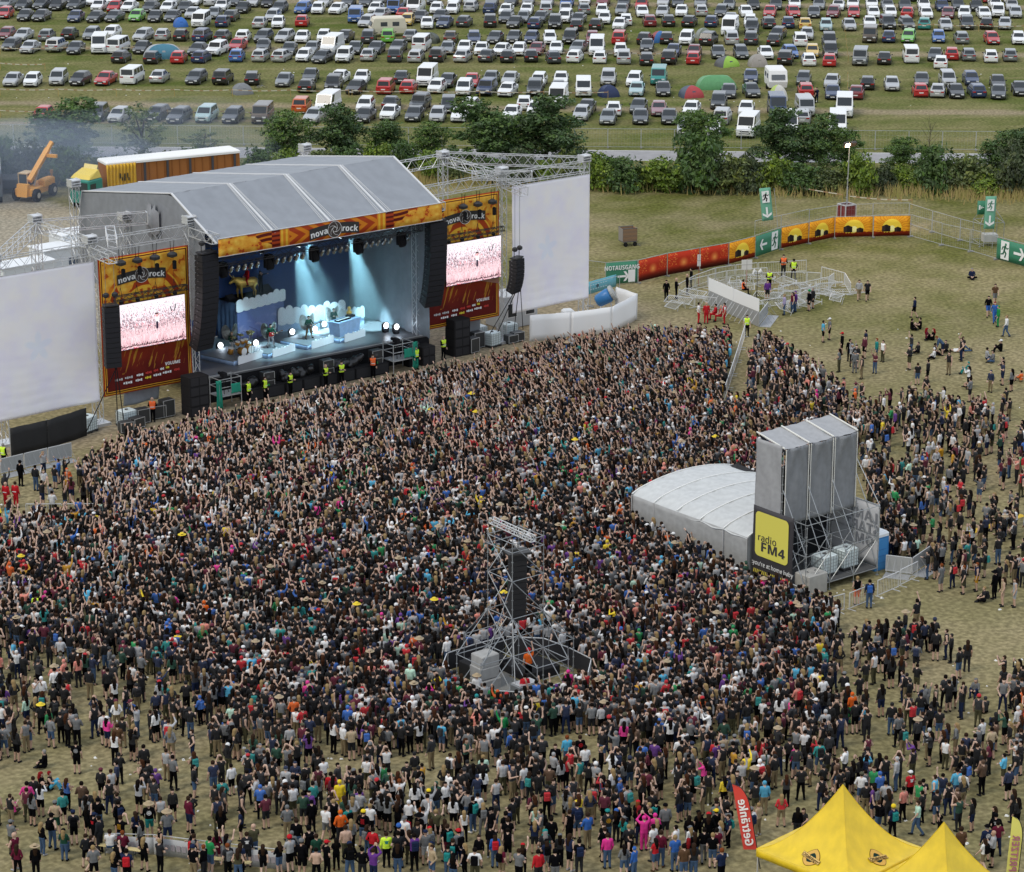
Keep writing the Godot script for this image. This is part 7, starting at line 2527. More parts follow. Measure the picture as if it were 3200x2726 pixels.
func make_cars() -> void:
	var rows := {
		"F": "-52.4,-297.5,Rh -46.3,-298.0,Dm -43.8,-297.0,Sh -39.7,-298.0,De -37.1,-296.8,De -34.1,-297.2,Tm -31.1,-296.8,De -27.8,-296.7,nb -23.9,-303.1,omr -20.9,-302.2,Wv -22.0,-297.0,Ss -16.7,-303.5,We -16.4,-297.0,Ks -13.8,-304.9,Dsr -13.7,-298.8,Ws -10.5,-304.4,Du -10.9,-297.8,Ds -8.3,-297.2,Sh -7.2,-303.1,Dm -5.8,-297.5,Ws -4.6,-303.9,Wer -0.0,-298.5,Ws 1.4,-304.9,Whr 2.7,-301.2,Ws 5.3,-306.6,Wv 7.8,-298.0,Sh 8.5,-302.2,Ks 10.7,-295.9,Gs 11.5,-301.2,Wsr 14.3,-296.1,Ds 14.4,-302.8,Ds 16.6,-301.2,Ps 17.5,-296.1,Ks 20.3,-301.2,Ws 23.7,-305.5,Dm 23.4,-295.9,Smr 26.5,-301.2,Ws 29.9,-300.6,Bv 33.1,-301.2,Sb 32.4,-296.4,Ser 37.5,-300.6,Wv 25.6,-288.4,Wv 30.1,-289.4,Wv 18.9,-289.9,Ss 21.8,-288.9,Ws 35.5,-289.9,Wv",
		"E": "-59.9,-321.0,Ss -57.5,-320.6,Wh -54.6,-321.8,Sm -51.9,-321.4,Kh -48.9,-321.8,Rs -45.8,-322.8,Wbr -42.6,-323.4,Ssr -38.1,-322.5,De -34.8,-322.2,Kur -31.3,-322.2,Ker -27.3,-320.8,Gs -24.4,-324.0,Ds -24.3,-316.6,Khr -20.8,-322.8,Ws -21.2,-317.4,Ku -18.4,-315.7,Ks -18.1,-322.8,Ws -14.9,-315.7,Rmr -13.3,-322.8,Dsr -12.2,-315.9,Rhr -10.2,-321.0,Wv -8.9,-316.0,Wh -7.7,-320.4,Ds -5.6,-314.7,Wm -4.8,-320.4,Rs -3.0,-314.5,Bu -2.5,-322.2,Gs -0.5,-313.9,Ws -0.2,-321.6,Ss 2.7,-314.3,Du 3.2,-320.4,We 5.5,-315.1,Ds 5.9,-321.6,Ws 8.4,-313.9,Wb 11.6,-321.4,Su 14.7,-321.0,We 14.7,-314.3,Ts 17.7,-322.2,tb 17.8,-314.3,Ks 28.9,-323.4,Bs 25.4,-312.8,Ds 28.1,-313.4,Ds 35.1,-321.6,Dh 34.5,-313.9,Rer 37.5,-312.2,Bs 38.3,-319.8,Ss 40.3,-312.2,rsr 42.4,-318.6,Khr 45.2,-318.0,Ss 49.2,-321.0,Ds 47.9,-313.6,Rhr 50.0,-313.4,Ssr 52.3,-321.0,Sm 52.0,-312.8,Ks 55.2,-321.6,Bh 54.5,-313.4,Ber 58.0,-319.2,Ks 56.9,-312.2,Ds 59.8,-314.5,Ks",
		"D": "-65.0,-348.4,Dh -62.2,-346.3,Ss -58.9,-347.4,Sur -56.2,-345.6,Ds -47.7,-346.0,Ks -49.3,-338.4,Khr -45.3,-337.8,Khr -42.0,-338.1,Rhr -39.2,-338.4,Bhr -40.3,-344.6,Ds -37.9,-344.2,Wu -34.8,-339.4,bhr -35.6,-348.2,Rs -31.8,-339.4,Shr -32.2,-347.7,Ds -29.1,-339.2,Shr -28.6,-344.9,Ds -26.3,-339.4,Wh -25.7,-345.6,Gs -23.9,-338.4,Ds -23.2,-345.6,Wv -21.2,-338.8,Wu -20.2,-345.6,Ds -18.2,-340.1,Ssr -17.5,-345.6,Ds -14.8,-339.4,Dmr -14.7,-346.8,Ds -12.1,-339.2,Ser -11.7,-348.4,Wbr -9.4,-339.4,Kmr -8.3,-345.6,Gs -6.2,-339.2,Ssr -6.1,-346.3,Ws -3.9,-344.9,Ws -3.1,-339.4,Dsr -1.3,-344.2,Ws -0.5,-338.8,Khr 0.9,-344.2,Wh 2.4,-339.2,Khr 3.2,-344.9,rs 5.2,-338.1,Dhr 5.7,-345.6,Ws 8.0,-338.8,Whr 8.6,-346.3,Gs 10.9,-344.2,Wv 11.1,-338.1,Whr 13.9,-343.5,Wh 14.1,-337.8,Smr 16.9,-336.8,Ker 17.5,-347.7,Ds 19.8,-337.4,Kur 20.7,-343.5,Bs 23.3,-342.8,rs 22.9,-337.4,Rhr 26.3,-342.1,Ds 29.2,-341.9,De 32.3,-341.5,Ws 34.4,-337.0,Kur 35.5,-342.1,bh 37.2,-336.1,Whr 38.4,-342.8,yh 40.7,-342.9,Ku 39.8,-335.7,Rhr 43.8,-336.8,Gb 46.9,-337.4,Ksr 50.4,-338.8,Wbr 53.7,-340.1,Ds 53.5,-334.1,Whr 55.9,-340.8,Rhr 57.9,-340.1,Ghr 60.5,-338.8,Whr 63.1,-339.7,Ghr",
		"C": "-67.3,-357.8,rh -64.9,-357.0,Ss -61.7,-356.6,Ghr -58.9,-358.1,Khr -56.0,-357.8,Ge -53.2,-346.3,Wv -53.5,-359.2,Wh -50.8,-346.5,Wbr -49.0,-356.6,Se -46.4,-357.0,Shr -43.9,-356.6,Khr -41.0,-356.0,Bmr -38.3,-356.0,Dhr -35.6,-356.0,Wer -32.9,-355.5,De -30.1,-355.5,Se -27.7,-355.1,Ws -24.9,-355.5,Wh -22.1,-355.5,Ks -18.9,-354.8,Dmr -16.4,-355.5,gmr -13.4,-356.3,Gsr -8.1,-355.1,nsr -5.0,-354.1,Be -2.2,-354.5,Ds 0.3,-355.1,Ds 2.6,-354.5,Bh 5.0,-354.1,We 7.7,-354.1,Ku 10.6,-354.1,rh 14.2,-354.1,Rmr 17.5,-353.7,Khr 20.4,-354.1,Khr 23.0,-353.4,Wm 25.9,-353.1,Kmr 28.9,-353.7,Smr 29.3,-361.5,Wv 32.4,-363.2,Du 31.5,-353.4,Dmr 34.4,-352.6,Ksr 35.4,-357.8,De 37.8,-352.2,Wmr 39.3,-357.8,Ss 41.5,-351.2,Ku 47.4,-355.5,nb 49.9,-355.5,Bsr 52.5,-355.5,ge 56.4,-355.1,bh 59.3,-354.5,Ger 63.2,-353.7,Rh 66.7,-353.7,Wh",
		"B": "-71.0,-377.3,Rh -67.8,-375.1,Ks -65.5,-374.8,Ks -60.6,-374.0,Bs -57.7,-373.5,Ks -55.2,-374.0,Ds -52.2,-374.5,gh -49.6,-374.0,Ks -47.2,-374.3,Ds -44.7,-377.3,Ss -42.7,-369.2,Wb -41.7,-377.3,Gs -39.7,-369.2,Bhr -39.1,-374.8,Dsr -33.3,-374.8,Se -34.5,-368.1,Ssr -32.0,-368.1,Wh -28.8,-369.7,Rhr -19.9,-369.2,Se -18.3,-376.4,Ss -15.1,-377.3,Rsr -14.4,-370.6,yh -12.7,-374.0,Ds -11.6,-367.7,Ws -9.9,-374.8,Ds -9.2,-368.4,Bs -6.5,-369.2,Dhr -3.0,-369.2,Kmr -0.8,-373.2,De 0.4,-368.4,Ks 1.6,-373.2,Gh 3.2,-367.7,Bhr 4.0,-373.2,Ds 5.9,-367.7,Ku 7.4,-373.2,Wm 8.8,-365.8,Khr 9.2,-371.6,Ds 11.5,-366.4,Khr 12.8,-372.4,We 14.7,-366.9,Ws 15.7,-370.8,Whr 18.9,-370.0,rer 21.5,-370.0,Ker 24.4,-369.2,Khr 27.4,-369.2,Bhr 30.2,-371.6,Gs 32.7,-369.2,We 35.1,-368.1,Der 37.8,-368.1,Bhr 40.0,-367.2,ysr 42.7,-365.6,Th 45.9,-366.1,Ss 49.0,-368.4,Ws 51.3,-367.2,Du 53.9,-367.2,De 56.3,-367.2,thr 59.0,-366.1,Ss 62.1,-367.2,Dm 64.8,-367.2,Khr 67.3,-367.2,Ss",
		"A": "-72.6,-387.4,Gs -69.9,-385.5,Dh -67.4,-386.5,Ds -65.0,-385.5,Ks -62.5,-386.2,De -64.3,-391.7,Ks -60.4,-390.3,Ws -59.0,-385.1,Ws -58.1,-391.7,Ws -56.5,-383.9,Rs -54.5,-383.9,Ws -51.4,-383.4,Ds -48.9,-383.4,Ws -46.5,-383.4,Ds -52.3,-393.2,Wv -49.0,-390.0,Ss -45.9,-390.3,Ws -43.5,-390.0,Ssr -41.4,-385.1,We -38.2,-382.8,Ks -40.0,-390.0,Ds -37.3,-389.1,Ss -35.1,-388.2,Kh -33.0,-382.8,De -29.7,-382.3,be -29.8,-390.0,Ss -27.5,-381.8,Wh -27.0,-389.1,Ss -24.7,-381.8,Ws -23.6,-389.1,Ds -68.7,-394.6,Gs -66.7,-396.0,Ds -57.2,-395.7,Ws -54.8,-396.0,Gs -21.1,-389.1,Ds -19.2,-391.7,Gs -16.6,-382.3,bb -16.0,-390.0,Gs -13.7,-382.8,Wv -11.4,-391.7,Ds -10.7,-381.8,Wh -8.4,-381.8,Wh -8.3,-390.9,Ws -5.8,-384.1,Shr -6.0,-391.7,Ss -2.9,-390.0,Gs -3.1,-382.3,Bsr -0.8,-380.6,Ws -0.1,-390.0,Ds 2.1,-381.1,Ws 2.4,-390.9,Gs 5.1,-389.1,Ss 4.8,-381.4,Smr 7.9,-388.2,bh 7.6,-381.8,Ss 10.6,-391.7,Ws 10.2,-381.4,Ghr 12.7,-379.7,Wh 13.2,-390.0,rs 16.1,-388.2,Ds 15.5,-380.6,Gs 18.6,-386.5,Rs 18.3,-378.9,Ws 21.9,-389.1,Ss 21.2,-378.9,Ss -19.3,-382.3,Ws -21.7,-373.5,bb 23.9,-388.6,Ds 27.2,-388.6,Gs 31.1,-386.2,Gs 34.6,-386.2,Ks 37.8,-386.2,Ds 40.6,-387.2,Ws 44.0,-386.2,Gs 46.7,-385.5,Ws 49.0,-387.2,Ws 51.7,-387.2,Ws 53.7,-385.5,Gs 56.2,-385.5,Ds 59.0,-386.2,Ws 61.4,-384.8,Bs 63.8,-385.5,Ds 66.3,-384.8,Ks 69.4,-387.2,Ws 71.5,-385.5,Ss 35.2,-396.0,Ds 39.4,-396.0,Ds 41.9,-396.0,ts 44.8,-395.7,Ks 52.9,-395.3,Ks 58.4,-395.3,Ks 64.0,-394.9,Ds 69.5,-393.5,Rs 72.5,-393.9,Ws 23.9,-379.4,Ws 26.7,-379.7,Shr 29.5,-379.2,De 32.9,-378.9,Ws 36.3,-378.9,Rs 39.5,-378.4,Rh 42.4,-378.1,Ds 45.2,-378.4,re 48.0,-378.1,Rh 50.7,-377.8,Ws 53.1,-378.1,Wh 55.5,-377.8,Rsr 58.0,-377.3,Ws 61.1,-377.3,rs 63.4,-377.3,We 66.1,-377.3,Ws 68.3,-378.4,Wu 70.7,-378.1,Ss"
	}
	var all := []
	for row in rows:
		for tok in String(rows[row]).split(" ",false):
			var f := tok.split(",")
			all.append({"row": row,"x": float(f[0]),"z": float(f[1]),"c": f[2][0],"t": f[2][1],"rear": f[2].length() > 2})
	all.sort_custom(func(a,b): return a.z > b.z)
	var nth := {}
	var used := {}
	var cars := 0
	var rest := []
	for row in rows:   # place of each in its row
		var mine := all.filter(func(a): return a.row == row)
		mine.sort_custom(func(a,b): return a.x < b.x)
		for k in mine.size():
			mine[k].nth = k + 1
			mine[k].left = mine[k - 1] if k > 0 else null
			mine[k].right = mine[k + 1] if k + 1 < mine.size() else null
	for a in all:
		var van: bool = a.t in ["v","b"]
		if not van:
			cars += 1
			if cars > 296:
				rest.append(a)
				continue
		var word := func(q) -> String: return "%s %s" % [PAINT[q.c][0],TYPE_WORD[q.t]]
		var short := func(q) -> String: return "%s %s" % [PAINT[q.c][0],String(TYPE_WORD[q.t]).split(" ")[0]]
		var row_word: String = {"F": "nearest row","E": "second row","D": "third row","C": "fourth row","B": "fifth row","A": "farthest rows"}[a.row]
		var label := "%s, %s showing, %s from the left in %s" % [word.call(a),"rear" if a.rear else "front",ordinal(a.nth),row_word]
		if a.left != null and a.right != null:
			var near := "%s, %s showing, between %s and %s, %s" % [word.call(a),"rear" if a.rear else "front",short.call(a.left),short.call(a.right),row_word]
			if not used.has(near) and near.replace("-"," ").split(" ",false).size() <= 16: label = near
		used[label] = true
		var kind: String = a.t
		var root: Node3D
		if not car_kinds.has(kind):
			root = make_car(kind,label,"van" if van else "car")
			car_kinds[kind] = root
		else:
			root = car_kinds[kind].duplicate()
			root.name = numbered("parked_van" if van else "parked_car")
			add_child(root)
			root.set_meta("label",label)
		root.set_meta("group","vans parked in the field" if van else "cars parked in the field")
		root.material_override = paint_of(a.c)
		root.position = Vector3(a.x,0,a.z)
		root.rotation.y = deg_to_rad(-6.0 + rng.randfn() * 4.0) + (PI if a.rear else 0.0)
	# what lies past three hundred: one object
	var far := Node3D.new()
	far.name = "farthest_parked_cars"
	far.set_meta("kind","stuff")
	add_child(far)
	for t in ["s","h","e","m","u"]:
		var mine := rest.filter(func(a): return a.t == t)
		if mine.is_empty(): continue
		var src: Node3D = car_kinds[t]
		var glass := SurfaceTool.new()
		var dark := SurfaceTool.new()
		var pale := SurfaceTool.new()
		for ch in src.get_children():
			var s := glass if "window" in ch.name or "windscreen" in ch.name else pale if "plate" in ch.name or "headlight" in ch.name else dark
			s.append_from(ch.mesh,0,ch.transform)
		var bodies := [[src.mesh,"car_body"],[glass.commit(),"car_glass"],[dark.commit(),"car_wheels"],[pale.commit(),"car_lamps"]]
		for b in bodies:
			var mm := MultiMesh.new()
			mm.transform_format = MultiMesh.TRANSFORM_3D
			mm.use_colors = b[1] == "car_body"
			mm.mesh = b[0]
			mm.instance_count = mine.size()
			for k in mine.size():
				var a = mine[k]
				mm.set_instance_transform(k,Transform3D(Basis(Vector3.UP,deg_to_rad(-6.0 + (k * 37 % 11 - 5) * 0.6) + (PI if a.rear else 0.0)),Vector3(a.x,0,a.z)))
				if mm.use_colors: mm.set_instance_color(k,Color(PAINT[a.c][1],PAINT[a.c][2],PAINT[a.c][3]))
			var mi := MultiMeshInstance3D.new()
			mi.name = b[1]
			mi.multimesh = mm
			var m: StandardMaterial3D = mc(0.022,0.027,0.031,0.07) if b[1] == "car_glass" else mc(0.018,0.018,0.019,0.6) if b[1] == "car_wheels" else mc(0.62,0.64,0.66,0.2)
			if b[1] == "car_body":
				m = StandardMaterial3D.new()
				m.vertex_color_use_as_albedo = true
				m.roughness = 0.32
			mi.material_override = m
			far.add_child(mi,true)

func dome(at: Vector3,turn: float,w: float,d: float,h: float,a: Material,b: Material,label: String,long := 0.0) -> void:
	w *= 0.82
	d *= 0.82
	h *= 0.85
	long *= 0.8
	var t := thing("camping_tent",label,"tent",at,turn,"tents between the parked cars")
	for f in 4:
		var g := G.new(true)
		for r in 7:
			for c in 6:
				var p := []
				for q in [[c,r],[c + 1,r],[c + 1,r + 1],[c,r + 1]]:
					var v: float = q[1] / 7.0
					var u: float = q[0] / 6.0 * 2 - 1
					var s := cos(v * PI / 2)
					var o := Vector3(u * s,sin(v * PI / 2) - 0.07 * (1 - u * u) * sin(v * PI),s * (1.0 + 0.12 * (1 - u * u)))
					o = Basis(Vector3.UP,f * PI / 2) * o
					p.append(Vector3(o.x * w / 2 + signf(o.x) * long * minf(1.0,absf(o.x) * 3.0),o.y * h,o.z * d / 2))
				g.quad(p[0],p[1],p[2],p[3])
		obj("tent_panel",g.done(),a if f % 2 == 0 else b,t)
	var g := G.new()
	g.hull([Vector3(-0.35,0.02,d * 0.56),Vector3(0.35,0.02,d * 0.56),Vector3(0.35,0.02,d * 0.5),Vector3(-0.35,0.02,d * 0.5),Vector3(-0.18,h * 0.6,d * 0.44),Vector3(0.18,h * 0.6,d * 0.44),Vector3(0.18,h * 0.6,d * 0.36),Vector3(-0.18,h * 0.6,d * 0.36)])
	obj("door_flap",g.done(),b,t)

func make_camp() -> void:
	var c := func(r: float,g: float,b: float) -> Material: return cloth(r,g,b,1.2,0.5)
	dome(W(-45.45,-368.84),0.3,2.2,2.2,1.5,c.call(0.03,0.15,0.50),c.call(0.02,0.11,0.40),"bright blue dome tent beside a white minibus near the far rows")
	dome(W(-44.44,-341.58),0.2,4.6,3.2,2.1,c.call(0.05,0.19,0.27),c.call(0.36,0.38,0.40),"large blue and grey tunnel tent behind a red hatchback",0.6)
	dome(W(-31.80,-314.79),0.4,2.6,2.4,1.5,c.call(0.20,0.21,0.22),c.call(0.16,0.17,0.18),"small grey dome tent in front of a black estate car")
	dome(W(-10.98,-354.43),-0.2,3.2,2.6,1.6,c.call(0.045,0.055,0.038),c.call(0.06,0.07,0.045),"dark olive dome tent beside a green people carrier")
	dome(W(19.54,-354.99),0.2,2.6,2.4,1.7,c.call(0.04,0.17,0.45),c.call(0.30,0.05,0.05),"blue and red dome tent between two black hatchbacks")
	dome(W(11.33,-313.03),0.3,2.6,2.4,1.6,c.call(0.012,0.025,0.085),c.call(0.015,0.03,0.10),"dark navy dome tent in front of a silver off-roader")
	dome(W(26.89,-334.98),0.5,3.0,2.6,1.5,c.call(0.30,0.52,0.06),c.call(0.10,0.105,0.11),"lime green and grey dome tent at the row's edge")
	dome(W(30.73,-334.98),0.2,2.6,2.3,1.8,c.call(0.33,0.30,0.27),c.call(0.28,0.26,0.23),"beige dome tent beside a white saloon")
	dome(W(24.32,-318.37),0.1,3.6,2.8,1.9,c.call(0.10,0.30,0.12),c.call(0.12,0.33,0.14),"very large green tunnel tent behind the red dome tent",1.0)
	dome(W(20.98,-312.59),0.3,3.0,2.6,1.6,c.call(0.42,0.05,0.055),c.call(0.07,0.09,0.13),"red and slate dome tent left of the green tunnel tent")
	dome(W(30.97,-310.42),0.2,2.2,2.2,2.1,c.call(0.58,0.57,0.53),c.call(0.42,0.55,0.10),"white and lime pointed tent in front of the white caravan")
	dome(W(25.61,-358.36),0.2,2.4,2.2,1.6,c.call(0.17,0.20,0.16),c.call(0.25,0.27,0.24),"grey green dome tent beside a white people carrier")
	for q in [[W(-16.63,-360.06),-1.35,4.6,"cream caravan with two windows beside a green people carrier",Color(0.62,0.57,0.45)],[W(31.37,-317.92),0.05,4.0,"white caravan standing end on between rows at right",Color(0.74,0.74,0.73)]]:
		var t := thing("caravan",q[3],"caravan",q[0],q[1],"caravans")
		var g := G.new()
		var l: float = q[2] / 2
		g.loft([[Vector3(-1.05,0.5,l),Vector3(1.05,0.5,l),Vector3(1.05,0.5,-l),Vector3(-1.05,0.5,-l)],[Vector3(-1.1,1.2,l + 0.15),Vector3(1.1,1.2,l + 0.15),Vector3(1.1,1.2,-l - 0.1),Vector3(-1.1,1.2,-l - 0.1)],[Vector3(-1.08,2.45,l - 0.3),Vector3(1.08,2.45,l - 0.3),Vector3(1.08,2.45,-l + 0.15),Vector3(-1.08,2.45,-l + 0.15)],[Vector3(-0.95,2.6,l - 0.5),Vector3(0.95,2.6,l - 0.5),Vector3(0.95,2.6,-l + 0.35),Vector3(-0.95,2.6,-l + 0.35)]],true)
		obj("body",g.done(),mc(q[4].r,q[4].g,q[4].b,0.45),t)
		g = G.new()
		g.box(Vector3(0,1.75,l + 0.04),Vector3(1.6,0.6,0.05),Basis(Vector3.RIGHT,-0.3))
		obj("window",g.done(),mc(0.10,0.11,0.12,0.2),t)
		for x in [-1.1,1.1]:
			for z in [-0.9,0.7]:
				g = G.new()
				g.box(Vector3(x,1.75,z),Vector3(0.04,0.55,0.9))
				obj("window",g.done(),mc(0.06,0.065,0.07,0.15),t)
			g = G.new()
			g.lathe(Vector3(x * 0.92,0.33,-0.2),[[0.33,-0.1],[0.33,0.1]],12,Basis(Vector3.BACK,PI / 2))
			obj("wheel",g.done(),mc(0.02,0.02,0.02,0.9),t)
		g = G.new()
		g.bar(Vector3(-0.6,0.5,l),Vector3(0,0.45,l + 1.2),0.04)
		g.bar(Vector3(0.6,0.5,l),Vector3(0,0.45,l + 1.2),0.04)
		obj("drawbar",g.done(),mc(0.2,0.2,0.2,0.5,0.4),t)
	# barrier tapes on stakes along the rows
	var tapes := [[W(-60.03,-313.03),W(-19.08,-312.15),"nearest the road at left"],[W(-18.70,-311.94),W(11.18,-310.85),"nearest the road in the middle"],[W(-57.43,-298.78),W(-19.69,-297.98),"between first row and fence"],[W(-65.70,-344.18),W(-48.52,-344.71),"along the third row at left"],[W(-10.19,-341.58),W(20.30,-340.03),"along the third row in the middle"],[W(-63.48,-332.02),W(-57.77,-331.04),"at the left before the second row"],[W(45.27,-365.87),W(69.22,-363.53),"round the pitch at upper right"],[W(45.00,-363.53),W(42.35,-337.74),"down the side of the pitch at upper right"],[W(38.08,-302.02),W(40.75,-324.35),"down the second row at right"],[W(24.60,-260.56),W(31.67,-253.03),"from the bushes to the red crate"],[W(32.29,-252.30),W(38.01,-250.57),"from the red crate to the right"]]
	var st_img := Image.create(16,2,false,Image.FORMAT_RGB8)
	for x in 16: for y in 2: st_img.set_pixel(x,y,Color(0.84,0.82,0.76) if x < 10 else Color(0.72,0.58,0.46))
	var stripe := printed(ImageTexture.create_from_image(st_img))
	stripe.texture_filter = BaseMaterial3D.TEXTURE_FILTER_NEAREST
	var idx := 0
	for q in tapes:
		var a: Vector3 = q[0]
		var b: Vector3 = q[1]
		var w := a.distance_to(b)
		var t := thing("barrier_tape","striped barrier tape on wooden stakes %s" % q[2],"tape",a,atan2(-(b - a).z,(b - a).x),"barrier tapes in the fields")
		var n := maxi(1,int(w / 6.0))
		var g := G.new()
		var steps := n * 6
		for k in steps:
			var y := func(i: int) -> float: return 0.85 - 0.12 * sin(PI * (i % 6) / 6.0)
			var p := Vector3(w * k / steps,y.call(k),0)
			var r := Vector3(w * (k + 1) / steps,y.call(k + 1),0)
			g.quad(p - Vector3(0,0.05,0),r - Vector3(0,0.05,0),r + Vector3(0,0.05,0.02),p + Vector3(0,0.05,0.02),true)
		obj("striped_tape",g.done(),stripe,t)
		for k in n + 1:
			g = G.new()
			g.box(Vector3(w * k / n,0.5,-0.03),Vector3(0.05,1.0,0.05))
			obj("stake",g.done(),mc(0.40,0.28,0.10,0.9),t)
	# a bicycle lying by the grey dome tent
	var bi := thing("bicycle","bicycle lying on the grass beside the small grey dome tent","bicycle",W(-29.77,-317.92) + Vector3(0,0.12,0),0.5)
	bi.rotation.x = -1.35
	for x in [-0.52,0.52]:
		var g := G.new()
		for k in 14: g.bar(Vector3(x + 0.33 * cos(TAU * k / 14),0.33 + 0.33 * sin(TAU * k / 14),0),Vector3(x + 0.33 * cos(TAU * (k + 1) / 14),0.33 + 0.33 * sin(TAU * (k + 1) / 14),0),0.02,3)
		obj("wheel",g.done(),mc(0.03,0.03,0.03),bi)
	var g := G.new()
	for e in [[-0.52,0.33,-0.2,0.8],[-0.52,0.33,0.0,0.3],[0.0,0.3,-0.2,0.85],[0.0,0.3,0.38,0.75],[-0.2,0.75,0.38,0.8],[0.52,0.33,0.36,0.95]]: g.bar(Vector3(e[0],e[1],0),Vector3(e[2],e[3],0),0.02,4)
	g.bar(Vector3(0.36,0.95,-0.25),Vector3(0.36,0.95,0.25),0.015,4)
	obj("frame",g.done(),mc(0.25,0.25,0.26,0.3,0.5),bi)
	g = G.new()
	g.bevel(Vector3(-0.2,0.88,0),Vector3(0.22,0.05,0.12),0.02)
	obj("saddle",g.done(),mc(0.02,0.02,0.02),bi)

class Field:   # tapered capsules joined by a smooth minimum,meshed as surface nets
	var bones := []   # [a,b,radius at a,radius at b,tag]
	func bone(a: Vector3,b: Vector3,ra: float,rb: float,tag: int) -> void:
		bones.append([a,b,ra,rb,tag])
	var verts: PackedVector3Array
	var norms: PackedVector3Array
	var faces := {}   # zone -> indices
	func mesh(c: float,zones: Array,zone_of = null) -> ArrayMesh:
		build(c,zone_of)
		return pick(zones)
	func build(c: float,zone_of = null) -> void:
		var lo := Vector3.ONE * 99
		var hi := Vector3.ONE * -99
		for q in bones:
			var r: float = maxf(q[2],q[3]) + 0.06
			lo = lo.min(q[0] - Vector3.ONE * r).min(q[1] - Vector3.ONE * r)
			hi = hi.max(q[0] + Vector3.ONE * r).max(q[1] + Vector3.ONE * r)
		var nx := int((hi.x - lo.x) / c) + 2
		var ny := int((hi.y - lo.y) / c) + 2
		var nz := int((hi.z - lo.z) / c) + 2
		var f := PackedFloat32Array()
		var best := PackedFloat32Array()
		var who := PackedByteArray()
		f.resize(nx * ny * nz)
		f.fill(1.0)
		best = f.duplicate()
		who.resize(nx * ny * nz)
		var k := c * 1.1
		for bi in bones.size():
			var q: Array = bones[bi]
			var a: Vector3 = q[0]
			var ab: Vector3 = q[1] - a
			var l2 := maxf(ab.length_squared(),1e-6)
			var r := maxf(q[2],q[3]) + c * 2.2
			var p0: Vector3 = (a.min(q[1]) - Vector3.ONE * r - lo) / c
			var p1: Vector3 = (a.max(q[1]) + Vector3.ONE * r - lo) / c
			for y in range(maxi(0,int(p0.y)),mini(ny,int(p1.y) + 2)):
				for z in range(maxi(0,int(p0.z)),mini(nz,int(p1.z) + 2)):
					var at := (y * nz + z) * nx
					for x in range(maxi(0,int(p0.x)),mini(nx,int(p1.x) + 2)):
						var p := lo + Vector3(x,y,z) * c - a
						var t := clampf(p.dot(ab) / l2,0.0,1.0)
						var d: float = (p - ab * t).length() - lerpf(q[2],q[3],t)
						var o := f[at + x]
						if d < best[at + x]:
							best[at + x] = d
							who[at + x] = bi
						var h := maxf(k - absf(o - d),0.0)
						f[at + x] = minf(o,d) - h * h / (4.0 * k)
		verts = PackedVector3Array()
		norms = PackedVector3Array()
		var owner := PackedByteArray()
		var idx := PackedInt32Array()
		idx.resize(nx * ny * nz)
		idx.fill(-1)
		var step := [1,nx * nz,nx]   # x,y,z neighbours
		var corner := [0,1,nx,nx + 1,nx * nz,nx * nz + 1,nx * nz + nx,nx * nz + nx + 1]
		var off := [Vector3(0,0,0),Vector3(1,0,0),Vector3(0,0,1),Vector3(1,0,1),Vector3(0,1,0),Vector3(1,1,0),Vector3(0,1,1),Vector3(1,1,1)]
		var edges := [[0,1],[2,3],[4,5],[6,7],[0,2],[1,3],[4,6],[5,7],[0,4],[1,5],[2,6],[3,7]]
		for y in ny - 1:
			for z in nz - 1:
				var at := (y * nz + z) * nx
				for x in nx - 1:
					var i := at + x
					var v0 := f[i]
					if v0 > c * 2.0 or v0 < -c * 2.0: continue
					var inside := 0
					for e in 8:
						if f[i + corner[e]] < 0: inside += 1
					if inside == 0 or inside == 8: continue
					var sum := Vector3.ZERO
					var n := 0
					for e in edges:
						var fa := f[i + corner[e[0]]]
						var fb := f[i + corner[e[1]]]
						if (fa < 0) != (fb < 0):
							sum += off[e[0]].lerp(off[e[1]],fa / (fa - fb))
							n += 1
					idx[i] = verts.size()
					verts.append(lo + (Vector3(x,y,z) + sum / n) * c)
					owner.append(who[i])
		norms.resize(verts.size())
		faces = {}
		for y in range(1,ny - 1):
			for z in range(1,nz - 1):
				var at := (y * nz + z) * nx
				for x in range(1,nx - 1):
					var i := at + x
					var v0 := f[i]
					if v0 > c * 2.0 or v0 < -c * 2.0: continue
					for ax in 3:
						var v1 := f[i + step[ax]]
						if (v0 < 0) == (v1 < 0): continue
						var s1: int = step[(ax + 1) % 3]
						var s2: int = step[(ax + 2) % 3]
						var q0 := idx[i]
						var q1 := idx[i - s1]
						var q2 := idx[i - s1 - s2]
						var q3 := idx[i - s2]
						if q0 < 0 or q1 < 0 or q2 < 0 or q3 < 0: continue
						var tri: Array = [q0,q1,q2,q0,q2,q3] if v0 < 0 else [q0,q2,q1,q0,q3,q2]
						var nn := (verts[q2] - verts[q0]).cross(verts[q1] - verts[q0]) + (verts[q3] - verts[q0]).cross(verts[q2] - verts[q0])
						if v0 >= 0: nn = -nn
						for e in [q0,q1,q2,q3]: norms[e] += nn
						var mid := (verts[q0] + verts[q2]) / 2
						var zone := 0
						if zone_of != null:
							var b: Array = bones[owner[q0]]
							var ab: Vector3 = b[1] - b[0]
							zone = zone_of.call(b[4],clampf((mid - b[0]).dot(ab) / maxf(ab.length_squared(),1e-6),0,1),mid)
						if not faces.has(zone): faces[zone] = PackedInt32Array()
						faces[zone].append_array(tri)
